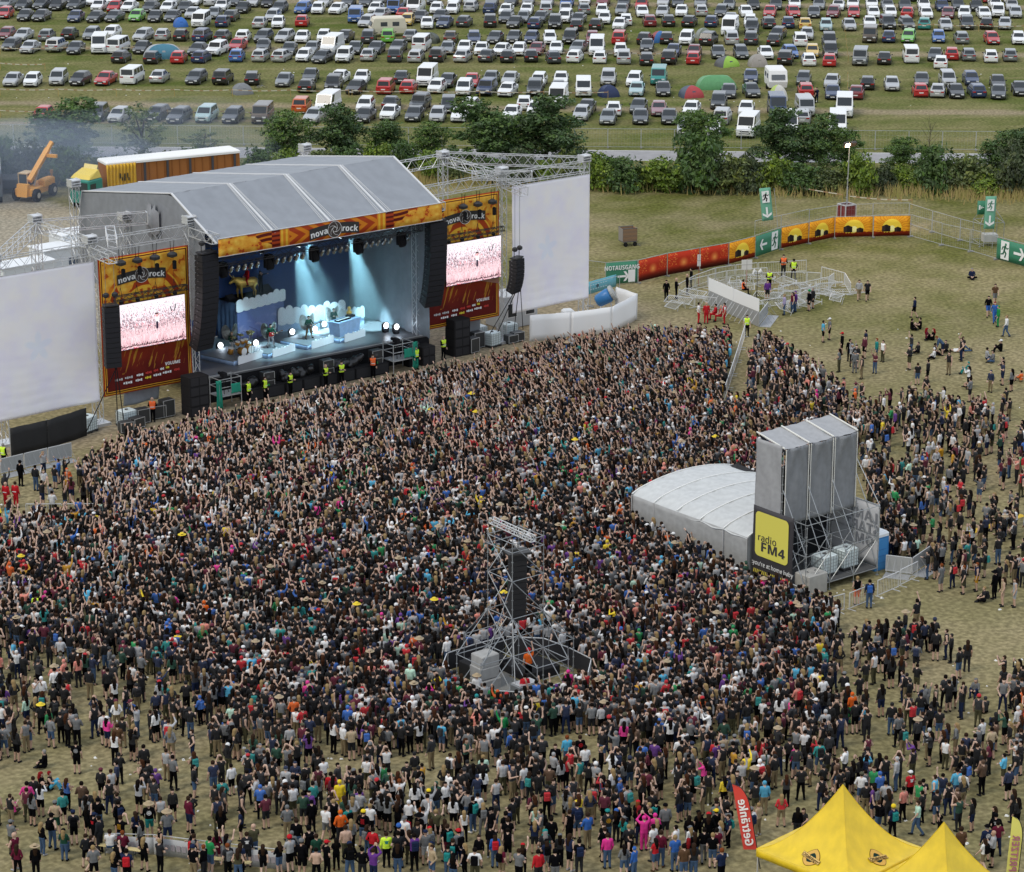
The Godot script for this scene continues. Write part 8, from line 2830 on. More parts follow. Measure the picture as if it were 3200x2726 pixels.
		# outward: towards larger field values; fix the sign once from the farthest vertex
		if verts.size():
			var top := 0
			for i in verts.size():
				norms[i] = norms[i].normalized()
				if verts[i].y > verts[top].y: top = i
			if norms[top].y < 0:
				for i in verts.size(): norms[i] = -norms[i]
				for z in faces:
					var fl: PackedInt32Array = faces[z]
					for i in range(0,fl.size(),3):
						var o := fl[i]
						fl[i] = fl[i + 1]
						fl[i + 1] = o
					faces[z] = fl
	func pick(zones: Array,grow := 0.0) -> ArrayMesh:   # the part of the surface that lies in these zones
		var map := {}
		var vs := PackedVector3Array()
		var ns := PackedVector3Array()
		var ix := PackedInt32Array()
		for z in zones:
			if not faces.has(z): continue
			for i in faces[z]:
				if not map.has(i):
					map[i] = vs.size()
					vs.append(verts[i] + norms[i] * grow)
					ns.append(norms[i])
				ix.append(map[i])
		if ix.is_empty(): return null
		var arr := []
		arr.resize(Mesh.ARRAY_MAX)
		arr[Mesh.ARRAY_VERTEX] = vs
		arr[Mesh.ARRAY_NORMAL] = ns
		arr[Mesh.ARRAY_INDEX] = ix
		var m := ArrayMesh.new()
		m.add_surface_from_arrays(Mesh.PRIMITIVE_TRIANGLES,arr)
		return m

# bone tags: 1 torso,2 upper arm,3 forearm,4 hand,5 thigh,6 shin,7 foot,8 head,9 neck,10 long hair
# zones: 0 skin,1 torso,2 sleeve,3 forearm,4 hips,5 thigh,6 shin,7 foot,8 hair,9 face
func zone_of(tag: int,t: float,p: Vector3) -> int:
	match tag:
		1: return 4 if p.y < hips_at else 1
		2: return 2 if t < 0.62 else 3
		3: return 3 if t < 0.93 else 0
		4: return 0
		5: return 4 if t < 0.2 else 5 if t < 0.9 else 6
		6: return 6 if t < 0.97 else 7
		7: return 7
		8: return head_zone(p)
		9: return 9
		10: return 8
	return 0

var hips_at := 0.98
var head_at := Vector3(0,1.62,0)
func head_zone(p: Vector3) -> int:
	var q := head_turn.inverse() * (p - head_at)
	return 8 if q.y > 0.055 or (q.z < 0.012 and q.y > -0.05) else 9
var head_turn := Basis.IDENTITY

# a pose: joints of a figure 1.75 m tall that faces +z; arms are [elbow,wrist],legs [knee,ankle],left then right (+x is its left)
var poses := {
	"stand": {"arms": [[0.25,1.14,-0.02,0.25,0.90,0.08],[-0.25,1.14,-0.02,-0.24,0.90,0.10]]},
	"pockets": {"arms": [[0.30,1.16,-0.05,0.20,0.97,0.10],[-0.30,1.16,-0.05,-0.20,0.97,0.10]],"wide": 0.03},
	"folded": {"arms": [[0.27,1.16,0.06,-0.06,1.20,0.22],[-0.27,1.16,0.06,0.07,1.16,0.24]]},
	"drink": {"arms": [[0.25,1.14,0.0,0.26,0.90,0.06],[-0.26,1.17,0.08,-0.16,1.26,0.30]]},
	"right_up": {"arms": [[0.25,1.14,0.0,0.24,0.92,0.12],[-0.27,1.62,0.12,-0.24,1.88,0.22]]},
	"left_up": {"arms": [[0.27,1.64,0.10,0.30,1.90,0.14],[-0.25,1.14,0.0,-0.23,0.92,0.12]]},
	"reach": {"arms": [[0.25,1.16,0.06,0.18,1.08,0.28],[-0.24,1.58,0.20,-0.20,1.80,0.42]]},
	"both_up": {"arms": [[0.32,1.60,0.06,0.34,1.86,0.12],[-0.32,1.60,0.06,-0.32,1.86,0.12]]},
	"clap": {"arms": [[0.30,1.52,0.16,0.07,1.76,0.24],[-0.30,1.52,0.16,-0.06,1.76,0.24]]},
	"film": {"arms": [[0.26,1.30,0.22,0.10,1.56,0.34],[-0.26,1.30,0.22,-0.10,1.56,0.34]]},
	"walk": {"arms": [[0.25,1.15,0.08,0.24,0.96,0.24],[-0.25,1.15,-0.10,-0.25,0.92,-0.06]],"legs": [[0.10,0.51,-0.02,0.10,0.12,-0.28],[-0.10,0.52,0.16,-0.10,0.09,0.22]]},
	"sit": {"drop": 0.80,"arms": [[0.24,0.42,0.12,0.14,0.40,0.36],[-0.24,0.42,0.12,-0.14,0.40,0.36]],"legs": [[0.16,0.46,0.36,0.12,0.08,0.52],[-0.16,0.46,0.36,-0.12,0.08,0.52]]},
	"cross_legged": {"drop": 0.80,"arms": [[0.26,0.40,0.08,0.10,0.28,0.30],[-0.26,0.40,0.08,-0.10,0.28,0.30]],"legs": [[0.36,0.22,0.28,-0.08,0.08,0.34],[-0.36,0.22,0.28,0.10,0.08,0.40]]},
	"bench": {"drop": 0.43,"arms": [[0.25,0.74,0.08,0.12,0.62,0.28],[-0.25,0.74,0.08,-0.12,0.62,0.28]],"legs": [[0.12,0.52,0.40,0.12,0.09,0.44],[-0.12,0.52,0.40,-0.12,0.09,0.40]]},
	"lie": {"arms": [[0.30,1.30,-0.02,0.20,1.55,0.0],[-0.28,1.14,0.0,-0.12,1.0,0.14]],"legs": [[0.10,0.56,0.30,0.10,0.20,0.02],[-0.10,0.50,0.0,-0.10,0.09,0.0]]},
	"guitar": {"arms": [[0.30,1.18,0.08,0.34,1.12,0.30],[-0.30,1.16,0.0,-0.06,1.08,0.22]],"wide": 0.08},
	"point": {"arms": [[0.42,1.42,0.04,0.68,1.42,0.08],[-0.25,1.20,0.06,-0.10,1.50,0.20]],"wide": 0.05},
	"bend": {"arms": [[0.22,0.98,0.36,0.16,0.74,0.42],[-0.22,0.98,0.36,-0.16,0.74,0.42]],"lean": 0.75},
	"drum": {"drop": 0.43,"arms": [[0.30,0.80,0.14,0.22,0.76,0.42],[-0.30,0.80,0.14,-0.22,0.86,0.40]],"legs": [[0.16,0.52,0.38,0.18,0.09,0.44],[-0.16,0.52,0.38,-0.18,0.09,0.40]]},
	"ride": {"drop": 0.0,"arms": [[0.25,1.14,0.06,0.12,1.02,0.28],[-0.25,1.14,0.06,-0.12,1.02,0.28]],"legs": [[0.36,0.80,0.24,0.38,0.42,0.14],[-0.36,0.80,0.24,-0.38,0.42,0.14]]},
}
var figures := {}

func figure(pose: String,long_hair: bool,slim := false) -> Field:   # one continuous body for a pose
	var key := "%s %s %s" % [pose,long_hair,slim]
	if figures.has(key): return figures[key]
	var q: Dictionary = poses[pose]
	var f := Field.new()
	var dy: float = -q.get("drop",0.0)
	var up := Vector3(0,dy,0)
	var lean := Basis(Vector3.RIGHT,q.get("lean",0.0))
	var pivot := Vector3(0,0.95,0)
	var P := func(x: float,y: float,z: float) -> Vector3: return pivot + lean * (Vector3(x,y,z) - pivot) + up   # upper body
	var wd: float = q.get("wide",0.0)
	var sh := 0.165 if slim else 0.19
	var tr := 0.104 if slim else 0.118
	for s in [-1,1]:
		f.bone(P.call(s * 0.065,0.95,0.0),P.call(s * 0.045,1.14,0.0),0.115,tr * 0.98,1)
		f.bone(P.call(s * 0.045,1.12,0.0),P.call(s * 0.075,1.36,0.0),tr * 0.98,tr * 1.04,1)
	f.bone(P.call(-sh + 0.03,1.415,-0.01),P.call(sh - 0.03,1.415,-0.01),0.068,0.068,1)
	f.bone(P.call(0,1.44,-0.01),P.call(0,1.54,0.012),0.062,0.054,9)
	f.bone(P.call(0,1.605,0.02),P.call(0,1.665,0.0),0.092,0.098,8)
	f.bone(P.call(0,1.575,0.062),P.call(0,1.56,0.07),0.045,0.04,8)
	f.bone(P.call(0,1.63,0.108),P.call(0,1.605,0.118),0.016,0.02,8)
	if long_hair:
		f.bone(P.call(0,1.64,-0.055),P.call(0,1.46,-0.095),0.095,0.085,10)
		f.bone(P.call(0,1.46,-0.095),P.call(0,1.27,-0.11),0.085,0.05,10)
	head_at = P.call(0,1.63,0.015)
	head_turn = lean
	hips_at = 0.985 + dy
	for i in 2:
		var s := 1 if i == 0 else -1
		var a: Array = q.arms[i]
		var shoulder: Vector3 = P.call(s * sh,1.41,-0.01)
		var elbow := Vector3(a[0],a[1],a[2])
		var wrist := Vector3(a[3],a[4],a[5])
		if slim:
			elbow.x -= s * 0.025
			wrist.x -= s * 0.02
		f.bone(shoulder,elbow,0.058,0.046,2)
		f.bone(elbow,wrist,0.044,0.032,3)
		var d := (wrist - elbow).normalized()
		f.bone(wrist + d * 0.03,wrist + d * 0.085,0.036,0.034,4)
		var side := d.cross(Vector3.BACK if absf(d.z) < 0.8 else Vector3.UP).normalized()
		for e in 4: f.bone(wrist + d * 0.10 + side * (e - 1.5) * 0.020,wrist + d * [0.155,0.175,0.168,0.145][e] + side * (e - 1.5) * 0.030,0.0135,0.012,4)
		f.bone(wrist + d * 0.05 + side * 0.035 * s,wrist + d * 0.10 + side * 0.068 * s,0.014,0.012,4)
		var g: Array = q.get("legs",[[0.105 + wd,0.50,0.02,0.115 + wd * 2,0.09,-0.02],[-0.105 - wd,0.50,0.02,-0.115 - wd * 2,0.09,-0.02]])[i]
		var hip := Vector3(s * 0.085,0.93,0) + up
		var knee := Vector3(g[0],g[1],g[2])
		var ankle := Vector3(g[3],g[4],g[5])
		f.bone(hip,knee,0.098,0.068,5)
		f.bone(knee,ankle,0.064,0.050,6)
		var toe := ankle + Vector3(s * 0.03,-0.045,0.15)
		if pose == "lie": toe = ankle + Vector3(0,0.0,0.16)
		f.bone(ankle + Vector3(0,-0.04,-0.02),toe,0.048,0.04,7)
	f.build(0.032,zone_of)
	figures[key] = f
	return f

const CLOTHES := {"black": [0.004,0.004,0.005],"charcoal": [0.020,0.021,0.024],"grey": [0.14,0.145,0.15],"light grey": [0.33,0.335,0.345],"white": [0.66,0.66,0.66],"navy": [0.014,0.022,0.055],"blue": [0.035,0.11,0.36],"sky blue": [0.08,0.36,0.55],"teal": [0.02,0.20,0.19],"green": [0.02,0.22,0.07],"dark green": [0.015,0.055,0.035],"olive": [0.065,0.062,0.035],"red": [0.42,0.018,0.025],"maroon": [0.10,0.012,0.028],"orange": [0.60,0.11,0.018],"mustard": [0.45,0.23,0.02],"yellow": [0.70,0.52,0.03],"pink": [0.62,0.04,0.24],"purple": [0.11,0.035,0.20],"brown": [0.09,0.05,0.028],"beige": [0.36,0.28,0.18],"denim": [0.055,0.095,0.17],"lilac": [0.33,0.29,0.45],"mint": [0.42,0.62,0.50],"khaki": [0.20,0.155,0.09],"neon yellow": [0.60,0.85,0.06],"neon orange": [0.85,0.16,0.05],"salmon": [0.62,0.22,0.17]}
const HAIR := {"dark": [0.008,0.006,0.005],"brown": [0.028,0.016,0.010],"blond": [0.26,0.18,0.085],"ginger": [0.16,0.045,0.014],"auburn": [0.045,0.018,0.009],"grey": [0.22,0.21,0.20],"dyed red": [0.19,0.012,0.014],"turquoise": [0.03,0.24,0.25],"shaved": [0.24,0.14,0.10]}
const SKIN := [[0.47,0.31,0.23],[0.41,0.26,0.185],[0.54,0.37,0.285],[0.34,0.19,0.13]]

func cloth_of(c: String) -> StandardMaterial3D:
	return mc(CLOTHES[c][0],CLOTHES[c][1],CLOTHES[c][2],0.9)

func skin_of(k: int) -> StandardMaterial3D:
	return mc(SKIN[k][0],SKIN[k][1],SKIN[k][2],0.6)

var part_cache := {}

func body_part(f: Field,key: String,zones: Array,grow := 0.0) -> ArrayMesh:
	var k := "%s %s" % [key,zones]
	if not part_cache.has(k): part_cache[k] = f.pick(zones,grow)
	return part_cache[k]

# garment -> [zones of the top,words]; long or short below
const TOPS := {"tee": [1,2],"tank": [1],"hoodie": [1,2,3],"hood_up": [1,2,3,8],"bare": []}
const LEGS := {"long": [4,5,6],"short": [4,5],"bare": [4]}

func person(at: Vector3,facing: float,o: Dictionary,label: String,group := "") -> Node3D:
	# o: pose,top,top_color,legs,legs_color,hair,long,hat,hat_color,bag,print,height,slim,vest
	var pose: String = o.get("pose","stand")
	var long: bool = o.get("long",false) and o.get("top","tee") != "hood_up"
	var slim: bool = o.get("slim",false)
	var f := figure(pose,long,slim)
	var key := "%s %s %s" % [pose,long,slim]
	var top: Array = TOPS[o.get("top","tee")]
	var low: Array = LEGS[o.get("legs","long")]
	var skin: int = o.get("skin",0)
	var shaved: bool = o.get("hair","brown") == "shaved"
	var bare := [0,9]
	for z in [1,2,3]:
		if not z in top: bare.append(z)
	for z in [5,6]:
		if not z in low: bare.append(z)
	var t := obj("person",body_part(f,key,[0,1,2,3,4,5,6,7,8,9]),skin_of(skin))
	tag(t,label,"person",group)
	if not top.is_empty(): obj("shirt" if o.get("top","tee") in ["tee","tank"] else "hoodie",body_part(f,key,top,0.006),cloth_of(o.get("top_color","black")),t)
	obj("trousers" if o.get("legs","long") == "long" else "shorts",body_part(f,key,low,0.006),cloth_of(o.get("legs_color","denim")),t)
	obj("shoes",body_part(f,key,[7],0.004),cloth_of(o.get("shoes","charcoal")),t)
	if o.get("top","tee") != "hood_up":
		var h: Array = HAIR[o.get("hair","brown")] if not shaved else SKIN[skin]
		obj("hair",body_part(f,key,[8],0.008),mc(h[0],h[1],h[2],0.7),t)
	var dy: float = -poses[pose].get("drop",0.0)
	var lean := Basis(Vector3.RIGHT,poses[pose].get("lean",0.0))
	var pv := Vector3(0,0.95,0)
	var place := func(p: Vector3) -> Vector3: return pv + lean * (p - pv) + Vector3(0,dy,0)
	if o.has("hat"): obj(["cap","straw_hat","beanie"][["cap","straw hat","beanie"].find(o.hat)],hat_mesh(o.hat),cloth_of(o.get("hat_color","black")),t).transform = Transform3D(lean,place.call(Vector3(0,1.70,0.0)))
	if o.has("bag"): obj("backpack",bag_mesh(),cloth_of(o.bag),t).transform = Transform3D(lean,place.call(Vector3(0,1.24,-0.19)))
	if o.has("print"):
		obj("back_print",print_mesh(o.get("print_kind",0)),cloth_of(o.print),t).transform = Transform3D(lean,place.call(Vector3(0,1.27,-0.134 if not slim else -0.122)))
	if o.has("vest"): obj("safety_vest",body_part(f,key + "v",[1],0.016),cloth_of(o.vest),t)
	if o.has("vest"):
		var g := G.new()
		for z in [-1,1]: g.box(Vector3(0,1.12,z * 0.142),Vector3(0.28,0.05,0.012))
		obj("reflective_band",g.done(),mc(0.6,0.62,0.62,0.4),t)
	t.scale = Vector3.ONE * o.get("height",1.0)
	t.rotation.y = facing
	t.position = at
	return t

var small_meshes := {}

func hat_mesh(kind: String) -> ArrayMesh:
	if small_meshes.has(kind): return small_meshes[kind]
	var g := G.new(true)
	if kind == "straw hat":
		g.lathe(Vector3(0,-0.035,0),[[0.24,-0.015],[0.25,0.0],[0.235,0.012],[0.12,0.015],[0.112,0.10],[0.07,0.125],[0.01,0.12]],14)
	elif kind == "beanie":
		g.lathe(Vector3(0,-0.055,0),[[0.113,0.0],[0.118,0.05],[0.105,0.11],[0.06,0.15],[0.01,0.16]],12)
	else:
		g.lathe(Vector3(0,-0.04,0),[[0.112,0.0],[0.114,0.04],[0.095,0.09],[0.05,0.115],[0.01,0.118]],12)
		g.hull([Vector3(-0.09,-0.045,0.09),Vector3(-0.055,-0.06,0.20),Vector3(0.055,-0.06,0.20),Vector3(0.09,-0.045,0.09),Vector3(-0.09,-0.03,0.09),Vector3(-0.055,-0.048,0.20),Vector3(0.055,-0.048,0.20),Vector3(0.09,-0.03,0.09)])
	small_meshes[kind] = g.done()
	return small_meshes[kind]

func bag_mesh() -> ArrayMesh:
	if not small_meshes.has("bag"):
		var g := G.new()
		g.bevel(Vector3(0,0,0),Vector3(0.30,0.42,0.15),0.05)
		g.bevel(Vector3(0,-0.08,-0.09),Vector3(0.22,0.2,0.06),0.03)
		for x in [-0.11,0.11]:
			g.bar(Vector3(x,0.15,0.05),Vector3(x,0.24,0.20),0.018,4)
			g.bar(Vector3(x,0.24,0.20),Vector3(x,0.05,0.33),0.018,4)
		small_meshes["bag"] = g.done()
	return small_meshes["bag"]

func print_mesh(kind: int) -> ArrayMesh:   # flat print on a back: rows of marks,or a round badge
	var key := "print%d" % kind
	if not small_meshes.has(key):
		var g := G.new()
		if kind == 0:
			for k in 5:
				for e in 3: g.box(Vector3((e - 1) * 0.06 * (1.0 - 0.1 * (k % 2)),0.09 - k * 0.05,0.0),Vector3(0.045,0.022,0.012))
		elif kind == 1:
			for k in 10:
				var a := TAU * k / 10
				g.box(Vector3(cos(a) * 0.085,sin(a) * 0.085,0),Vector3(0.05,0.03,0.012),Basis(Vector3.BACK,a))
			g.box(Vector3.ZERO,Vector3(0.08,0.06,0.012))
		else:
			g.box(Vector3(0,0.08,0),Vector3(0.2,0.03,0.012))
			g.box(Vector3(0,0.0,0),Vector3(0.13,0.10,0.012))
		small_meshes[key] = g.done()
	return small_meshes[key]

func toward_stage(p: Vector3) -> float:   # the turn that makes +z look at the middle of the stage
	var d := st(17.0,0,4.0) - p
	return atan2(d.x,d.z)

func pick_weighted(list: Array) -> String:   # [name,weight,name,weight ...]
	var total := 0.0
	for i in range(1,list.size(),2): total += list[i]
	var r := rng.randf() * total
	for i in range(0,list.size(),2):
		r -= list[i + 1]
		if r <= 0: return list[i]
	return list[0]

const TOP_MIX := ["black",62,"charcoal",12,"grey",9,"light grey",8,"white",10,"navy",7,"maroon",4,"red",2.2,"blue",2.6,"sky blue",1.2,"teal",1.6,"green",1.2,"dark green",2.5,"olive",1.6,"orange",0.7,"mustard",0.6,"yellow",0.5,"pink",0.6,"purple",1.2,"brown",1.2,"beige",0.6,"salmon",0.8,"mint",0.4]
const LEG_MIX := ["denim",26,"black",34,"charcoal",12,"khaki",6,"navy",8,"olive",5,"grey",6,"maroon",1,"teal",0.8,"light grey",2]
const HAIR_MIX := ["brown",40,"dark",28,"blond",16,"ginger",3.5,"dyed red",2,"grey",2,"turquoise",0.6,"shaved",3]

func make_people() -> void:
	named_people()
	stage_people()
	front_people()
	crowd()

func named_people() -> void:
	var P := PI
	var list := [
		[W(12.69,-214.71),"C","walk","hoodie","black","long","black","dark",{},"police officer in black walking left of the barrier heap"],
		[W(13.54,-215.36),"R","folded","hoodie","black","long","black","shaved",{},"police officer in black leaning on the barrier heap"],
		[W(14.53,-216.78),"R","stand","hoodie","black","long","black","shaved",{},"police officer in black farther along the barrier heap"],
		[W(15.01,-218.99),"L","stand","hoodie","black","long","black","dark",{},"dark dressed person behind the police officers"],
		[W(23.12,-222.97),"C","folded","hoodie","charcoal","long","charcoal","dark",{"vest": "neon orange","height": 1.12},"steward in orange vest standing behind the barrier heap"],
		[W(23.91,-222.17),"C","pockets","hoodie","black","long","black","dark",{"vest": "neon yellow","hat": "cap"},"steward in yellow vest standing behind the barrier heap"],
		[W(21.49,-218.32),"C","folded","hoodie","black","long","black","grey",{"vest": "neon yellow"},"steward in yellow vest leaning inside the barrier heap"],
		[W(19.19,-216.67),"R","bench","hoodie","black","long","black","dark",{"vest": "neon orange"},"steward in orange vest sitting behind the white boards"],
		[W(21.01,-214.71),"C","stand","hoodie","purple","short","charcoal","dark",{},"person in purple hoodie walking inside the barrier heap"],
		[W(14.85,-207.20),"R","stand","tee","white","long","red","dark",{},"medic in white shirt and red trousers"],
		[W(15.46,-207.20),"B","stand","hoodie","red","long","red","shaved",{},"medic in full red seen from behind"],
		[W(16.29,-208.42),"L","bench","hoodie","red","long","red","dark",{},"medic in red seated with one arm out"],
		[W(16.68,-207.91),"L","bench","tank","red","long","red","shaved",{},"medic in red seated beside the stretcher"],
		[W(16.90,-207.10),"L","stand","tee","white","long","red","dark",{"vest": "red"},"medic in white sleeves and red vest"],
		[W(18.36,-203.24),"C","stand","tee","white","long","black","dark",{"vest": "neon yellow"},"steward in yellow vest at the end of the grass lane"],
		[W(21.94,-209.96),"L","stand","hoodie","lilac","long","denim","blond",{},"person in lilac top and jeans before the barrier heap"],
		[W(22.65,-210.58),"S","stand","tank","maroon","long","denim","dark",{"long": true,"slim": true},"long haired person in maroon before the barrier heap"],
		[W(22.92,-211.00),"S","stand","hood_up","purple","long","denim","dark",{},"person in purple hood before the barrier heap"],
		[W(24.07,-211.31),"S","stand","hoodie","black","short","black","dark",{"hat": "beanie","hat_color": "green"},"person in black with green beanie before the barrier heap"],
		[W(24.47,-212.15),"S","stand","hoodie","charcoal","short","charcoal","grey",{},"grey haired person beside the green beanie wearer"],
		[W(28.55,-214.82),"C","walk","hoodie","light grey","short","khaki","dark",{},"walker in pale grey hoodie on the open grass"],
		[W(29.21,-214.60),"C","walk","tee","charcoal","short","black","dark",{},"walker in dark shirt and black shorts on the open grass"],
		[W(32.30,-209.03),"L","walk","hoodie","navy","short","black","dark",{},"person in navy jacket walking alone on the grass"],
		[W(31.55,-205.20),"R","cross_legged","hood_up","black","long","black","dark",{},"person in black hood sitting on the open grass"],
		[W(32.25,-205.50),"L","sit","tee","black","short","black","dark",{},"person in black sitting opposite the black hood"],
		[W(32.30,-202.27),"R","cross_legged","tee","maroon","long","black","dyed red",{"long": true,"slim": true},"red haired person in maroon sitting on the grass"],
		[W(32.77,-202.08),"L","sit","tee","black","long","black","dyed red",{"long": true,"slim": true},"red haired person in black sitting on the grass"],
		[W(39.07,-222.28),"C","cross_legged","hoodie","navy","long","black","grey",{},"lone person in navy sitting far out on the grass"],
		[W(39.50,-213.42),"C","walk","tee","brown","short","grey","dark",{},"walker in brown shirt far out on the grass"],
		[W(38.26,-209.34),"C","walk","hood_up","black","short","blue","dark",{},"walker in black hood and blue shorts"],
		[W(38.44,-207.40),"C","walk","hoodie","blue","long","blue","dyed red",{},"walker in a blue rain poncho"],
		[W(38.51,-206.20),"L","stand","hood_up","green","long","green","dark",{},"person in a bright green rain poncho"],
		[W(38.63,-203.14),"L","walk","hoodie","white","long","denim","blond",{},"walker in white top and jeans at right"],
		[W(37.45,-198.75),"L","sit","hoodie","black","long","black","dark",{"hat": "cap","hat_color": "white"},"person in black with white cap sitting at right"],
		[W(36.32,-195.62),"L","cross_legged","hoodie","grey","long","denim","dark",{},"person in grey with jeans sitting at right"],
		[W(36.00,-196.44),"R","cross_legged","hoodie","light grey","long","navy","dark",{},"person in pale grey sitting next to jeans wearer"],
		[W(33.92,-192.41),"L","sit","hood_up","teal","long","teal","dark",{},"person in teal hood sitting on the grass"],
		[W(35.27,-198.66),"R","lie","tee","white","long","denim","dark",{},"person in white shirt lying on the grass"],
		[W(32.78,-197.55),"L","bend","hoodie","denim","short","navy","ginger",{},"person in denim jacket bending down on the grass"],
		[W(32.24,-197.73),"R","cross_legged","tee","charcoal","long","black","dark",{},"person in dark shirt sitting beside the bending one"],
		[W(25.17,-197.92),"L","stand","hoodie","black","short","black","dark",{"hat": "cap","hat_color": "red"},"person in black with red cap at the crowd's rear edge"],
		[W(25.51,-195.90),"B","stand","hood_up","black","long","black","dark",{},"tall person in black hood at the crowd's rear edge"],
		[W(27.07,-198.66),"L","stand","tee","navy","short","khaki","dark",{},"person in navy shirt alone at the crowd's rear edge"],
		[W(27.58,-196.17),"L","stand","hoodie","teal","long","denim","ginger",{},"person in teal top and jeans at the crowd's rear edge"],
		[W(25.49,-192.58),"B","stand","hood_up","grey","long","grey","dark",{},"person in grey hooded suit at the crowd's rear edge"],
		[W(24.71,-202.27),"L","stand","tee","grey","short","black","dark",{"hat": "cap","hat_color": "white"},"person in grey shirt with white cap at rear"],
		[W(24.12,-201.50),"R","stand","tee","sky blue","short","black","dark",{},"person in sky blue shirt at rear"],
		[W(19.65,-143.64),"B","stand","tank","black","short","orange","blond",{},"person in black tank top and orange shorts by the barriers"],
		[W(20.28,-143.12),"B","stand","hoodie","navy","long","denim","dark",{"bag": "blue"},"person in navy with blue backpack by the barriers"],
		[W(22.45,-139.61),"S","right_up","tee","charcoal","short","khaki","dark",{"height": 1.08},"person in charcoal shirt with one arm up on the bare grass"],
		[W(24.76,-145.79),"S","stand","tee","grey","short","grey","ginger",{},"person in grey shirt standing right of the sound tower"],
		[W(26.00,-145.47),"L","stand","tee","charcoal","short","olive","ginger",{},"person in charcoal shirt right of the sound tower"],
		[W(26.84,-145.95),"L","drink","tank","navy","short","mustard","ginger",{},"person in navy tank and mustard shorts right of the tower"],
		[W(27.65,-144.63),"S","stand","hoodie","black","long","black","grey",{"hat": "straw hat","hat_color": "black"},"person in long black coat and black hat"],
		[W(27.92,-143.48),"L","stand","tank","beige","bare","beige","brown",{"long": true,"slim": true},"woman in beige dress on the bare grass"],
		[W(28.57,-143.33),"L","stand","tank","light grey","short","light grey","brown",{"long": true,"slim": true},"woman in pale grey on the bare grass"],
		[W(27.00,-144.16),"L","cross_legged","tee","charcoal","long","black","blond",{"bag": "charcoal"},"person with charcoal backpack sitting on bare grass"],
		[W(24.13,-161.58),"S","clap","hoodie","white","long","black","blond",{"long": true,"slim": true},"blond woman in white with hands up right of tower"],
		[W(28.28,-168.90),"S","point","hoodie","mustard","long","denim","dark",{},"person in mustard hoodie with arms spread in right crowd"],
		[W(21.48,-182.12),"S","stand","hood_up","pink","long","pink","dark",{},"person in bright pink hood behind the sound tower"],
		[W(2.91,-129.50),"S","stand","hood_up","pink","long","pink","dark",{},"person in a full pink suit near the scaffold tower"],
		[W(0.88,-132.21),"S","right_up","tee","orange","long","black","dark",{"height": 1.06,"hat": "beanie","hat_color": "red"},"person in orange shirt with red beanie arm raised"],
		[W(0.66,-128.94),"S","stand","hoodie","red","long","black","dark",{},"person in red hoodie in front of the scaffold tower"],
		[W(-1.82,-128.94),"S","stand","tee","white","long","black","blond",{"hat": "straw hat","hat_color": "beige"},"person in white with straw hat left of the scaffold tower"],
		[W(2.69,-121.00),"S","stand","hoodie","sky blue","short","denim","ginger",{},"person in sky blue hoodie and denim shorts in the gap"],
		[W(3.32,-121.00),"S","stand","hoodie","black","short","navy","brown",{"print": "red","print_kind": 1},"person in black hoodie with red back print in the gap"],
		[W(3.54,-119.79),"S","stand","tee","white","long","navy","dark",{},"person in white shirt in the gap"],
		[W(4.31,-119.56),"L","stand","hoodie","black","short","black","blond",{},"person in black with pale hair in the gap"],
		[W(2.10,-119.94),"C","stand","hoodie","black","long","black","brown",{},"person in black facing away from the stage in the gap"],
		[W(-0.46,-123.80),"S","left_up","hoodie","green","long","denim","brown",{},"person in green hoodie with one arm bent up"],
		[W(-1.79,-126.22),"S","stand","tee","white","long","denim","turquoise",{},"person in white shirt with turquoise cap"],
		[W(-1.38,-118.63),"S","stand","tee","mint","long","black","blond",{},"person in mint shirt in the centre"],
		[W(-8.09,-115.75),"S","stand","hood_up","yellow","long","yellow","dark",{},"person in a plain yellow hooded rain suit"],
		[W(-8.56,-116.64),"S","stand","hoodie","red","long","black","dark",{},"person in red hoodie left of the yellow rain suit"],
		[W(-5.29,-115.86),"S","both_up","tee","white","long","black","ginger",{},"person in white shirt with both arms spread up"],
		[W(-3.88,-114.70),"S","both_up","hoodie","light grey","long","light grey","dark",{"hat": "cap","hat_color": "yellow"},"person in pale patterned top with yellow cap and arms up"],
		[W(6.02,-111.82),"S","clap","hood_up","pink","long","pink","dark",{},"person in pink suit with hands on the hood, left one of a pair"],
		[W(6.53,-112.08),"S","stand","hood_up","pink","long","pink","dark",{},"person in pink suit, right one of the pair"],
		[W(4.29,-109.98),"S","stand","hoodie","pink","long","denim","brown",{},"person in pink hoodie near the bottom edge"],
		[W(-5.65,-110.11),"S","stand","hoodie","neon yellow","long","black","brown",{"print": "teal","print_kind": 2},"person in neon yellow jacket near the bottom edge"],
		[W(17.27,-126.47),"S","stand","hood_up","orange","long","green","brown",{},"person in orange hood and green trousers"],
		[W(18.85,-116.78),"S","stand","tee","red","short","black","dark",{"print": "white","print_kind": 2,"hat": "cap","hat_color": "white"},"person in red jersey with white cap behind the tents"],
		[W(21.60,-118.45),"S","walk","hoodie","black","short","red","dark",{"print": "white","print_kind": 1},"person in black jacket and red shorts walking on grass"],
		[W(18.73,-113.43),"L","walk","tee","mint","long","denim","brown",{},"person in mint shirt and jeans walking behind the tents"],
		[W(-21.17,-120.31),"S","stand","tee","black","short","black","dark",{"print": "light grey","print_kind": 1},"person in black with pale back print standing alone at left"],
		[W(-21.07,-113.43),"S","pockets","tank","beige","short","dark green","brown",{"hat": "cap","hat_color": "grey"},"person in beige vest and dark green shorts at bottom left"],
		[W(-19.45,-122.42),"S","stand","tee","brown","short","khaki","brown",{},"person in brown shirt and khaki shorts in left gap"],
		[W(-22.21,-118.52),"R","sit","tank","black","long","sky blue","dyed red",{"slim": true},"person in black top and pale blue jeans sitting at left"],
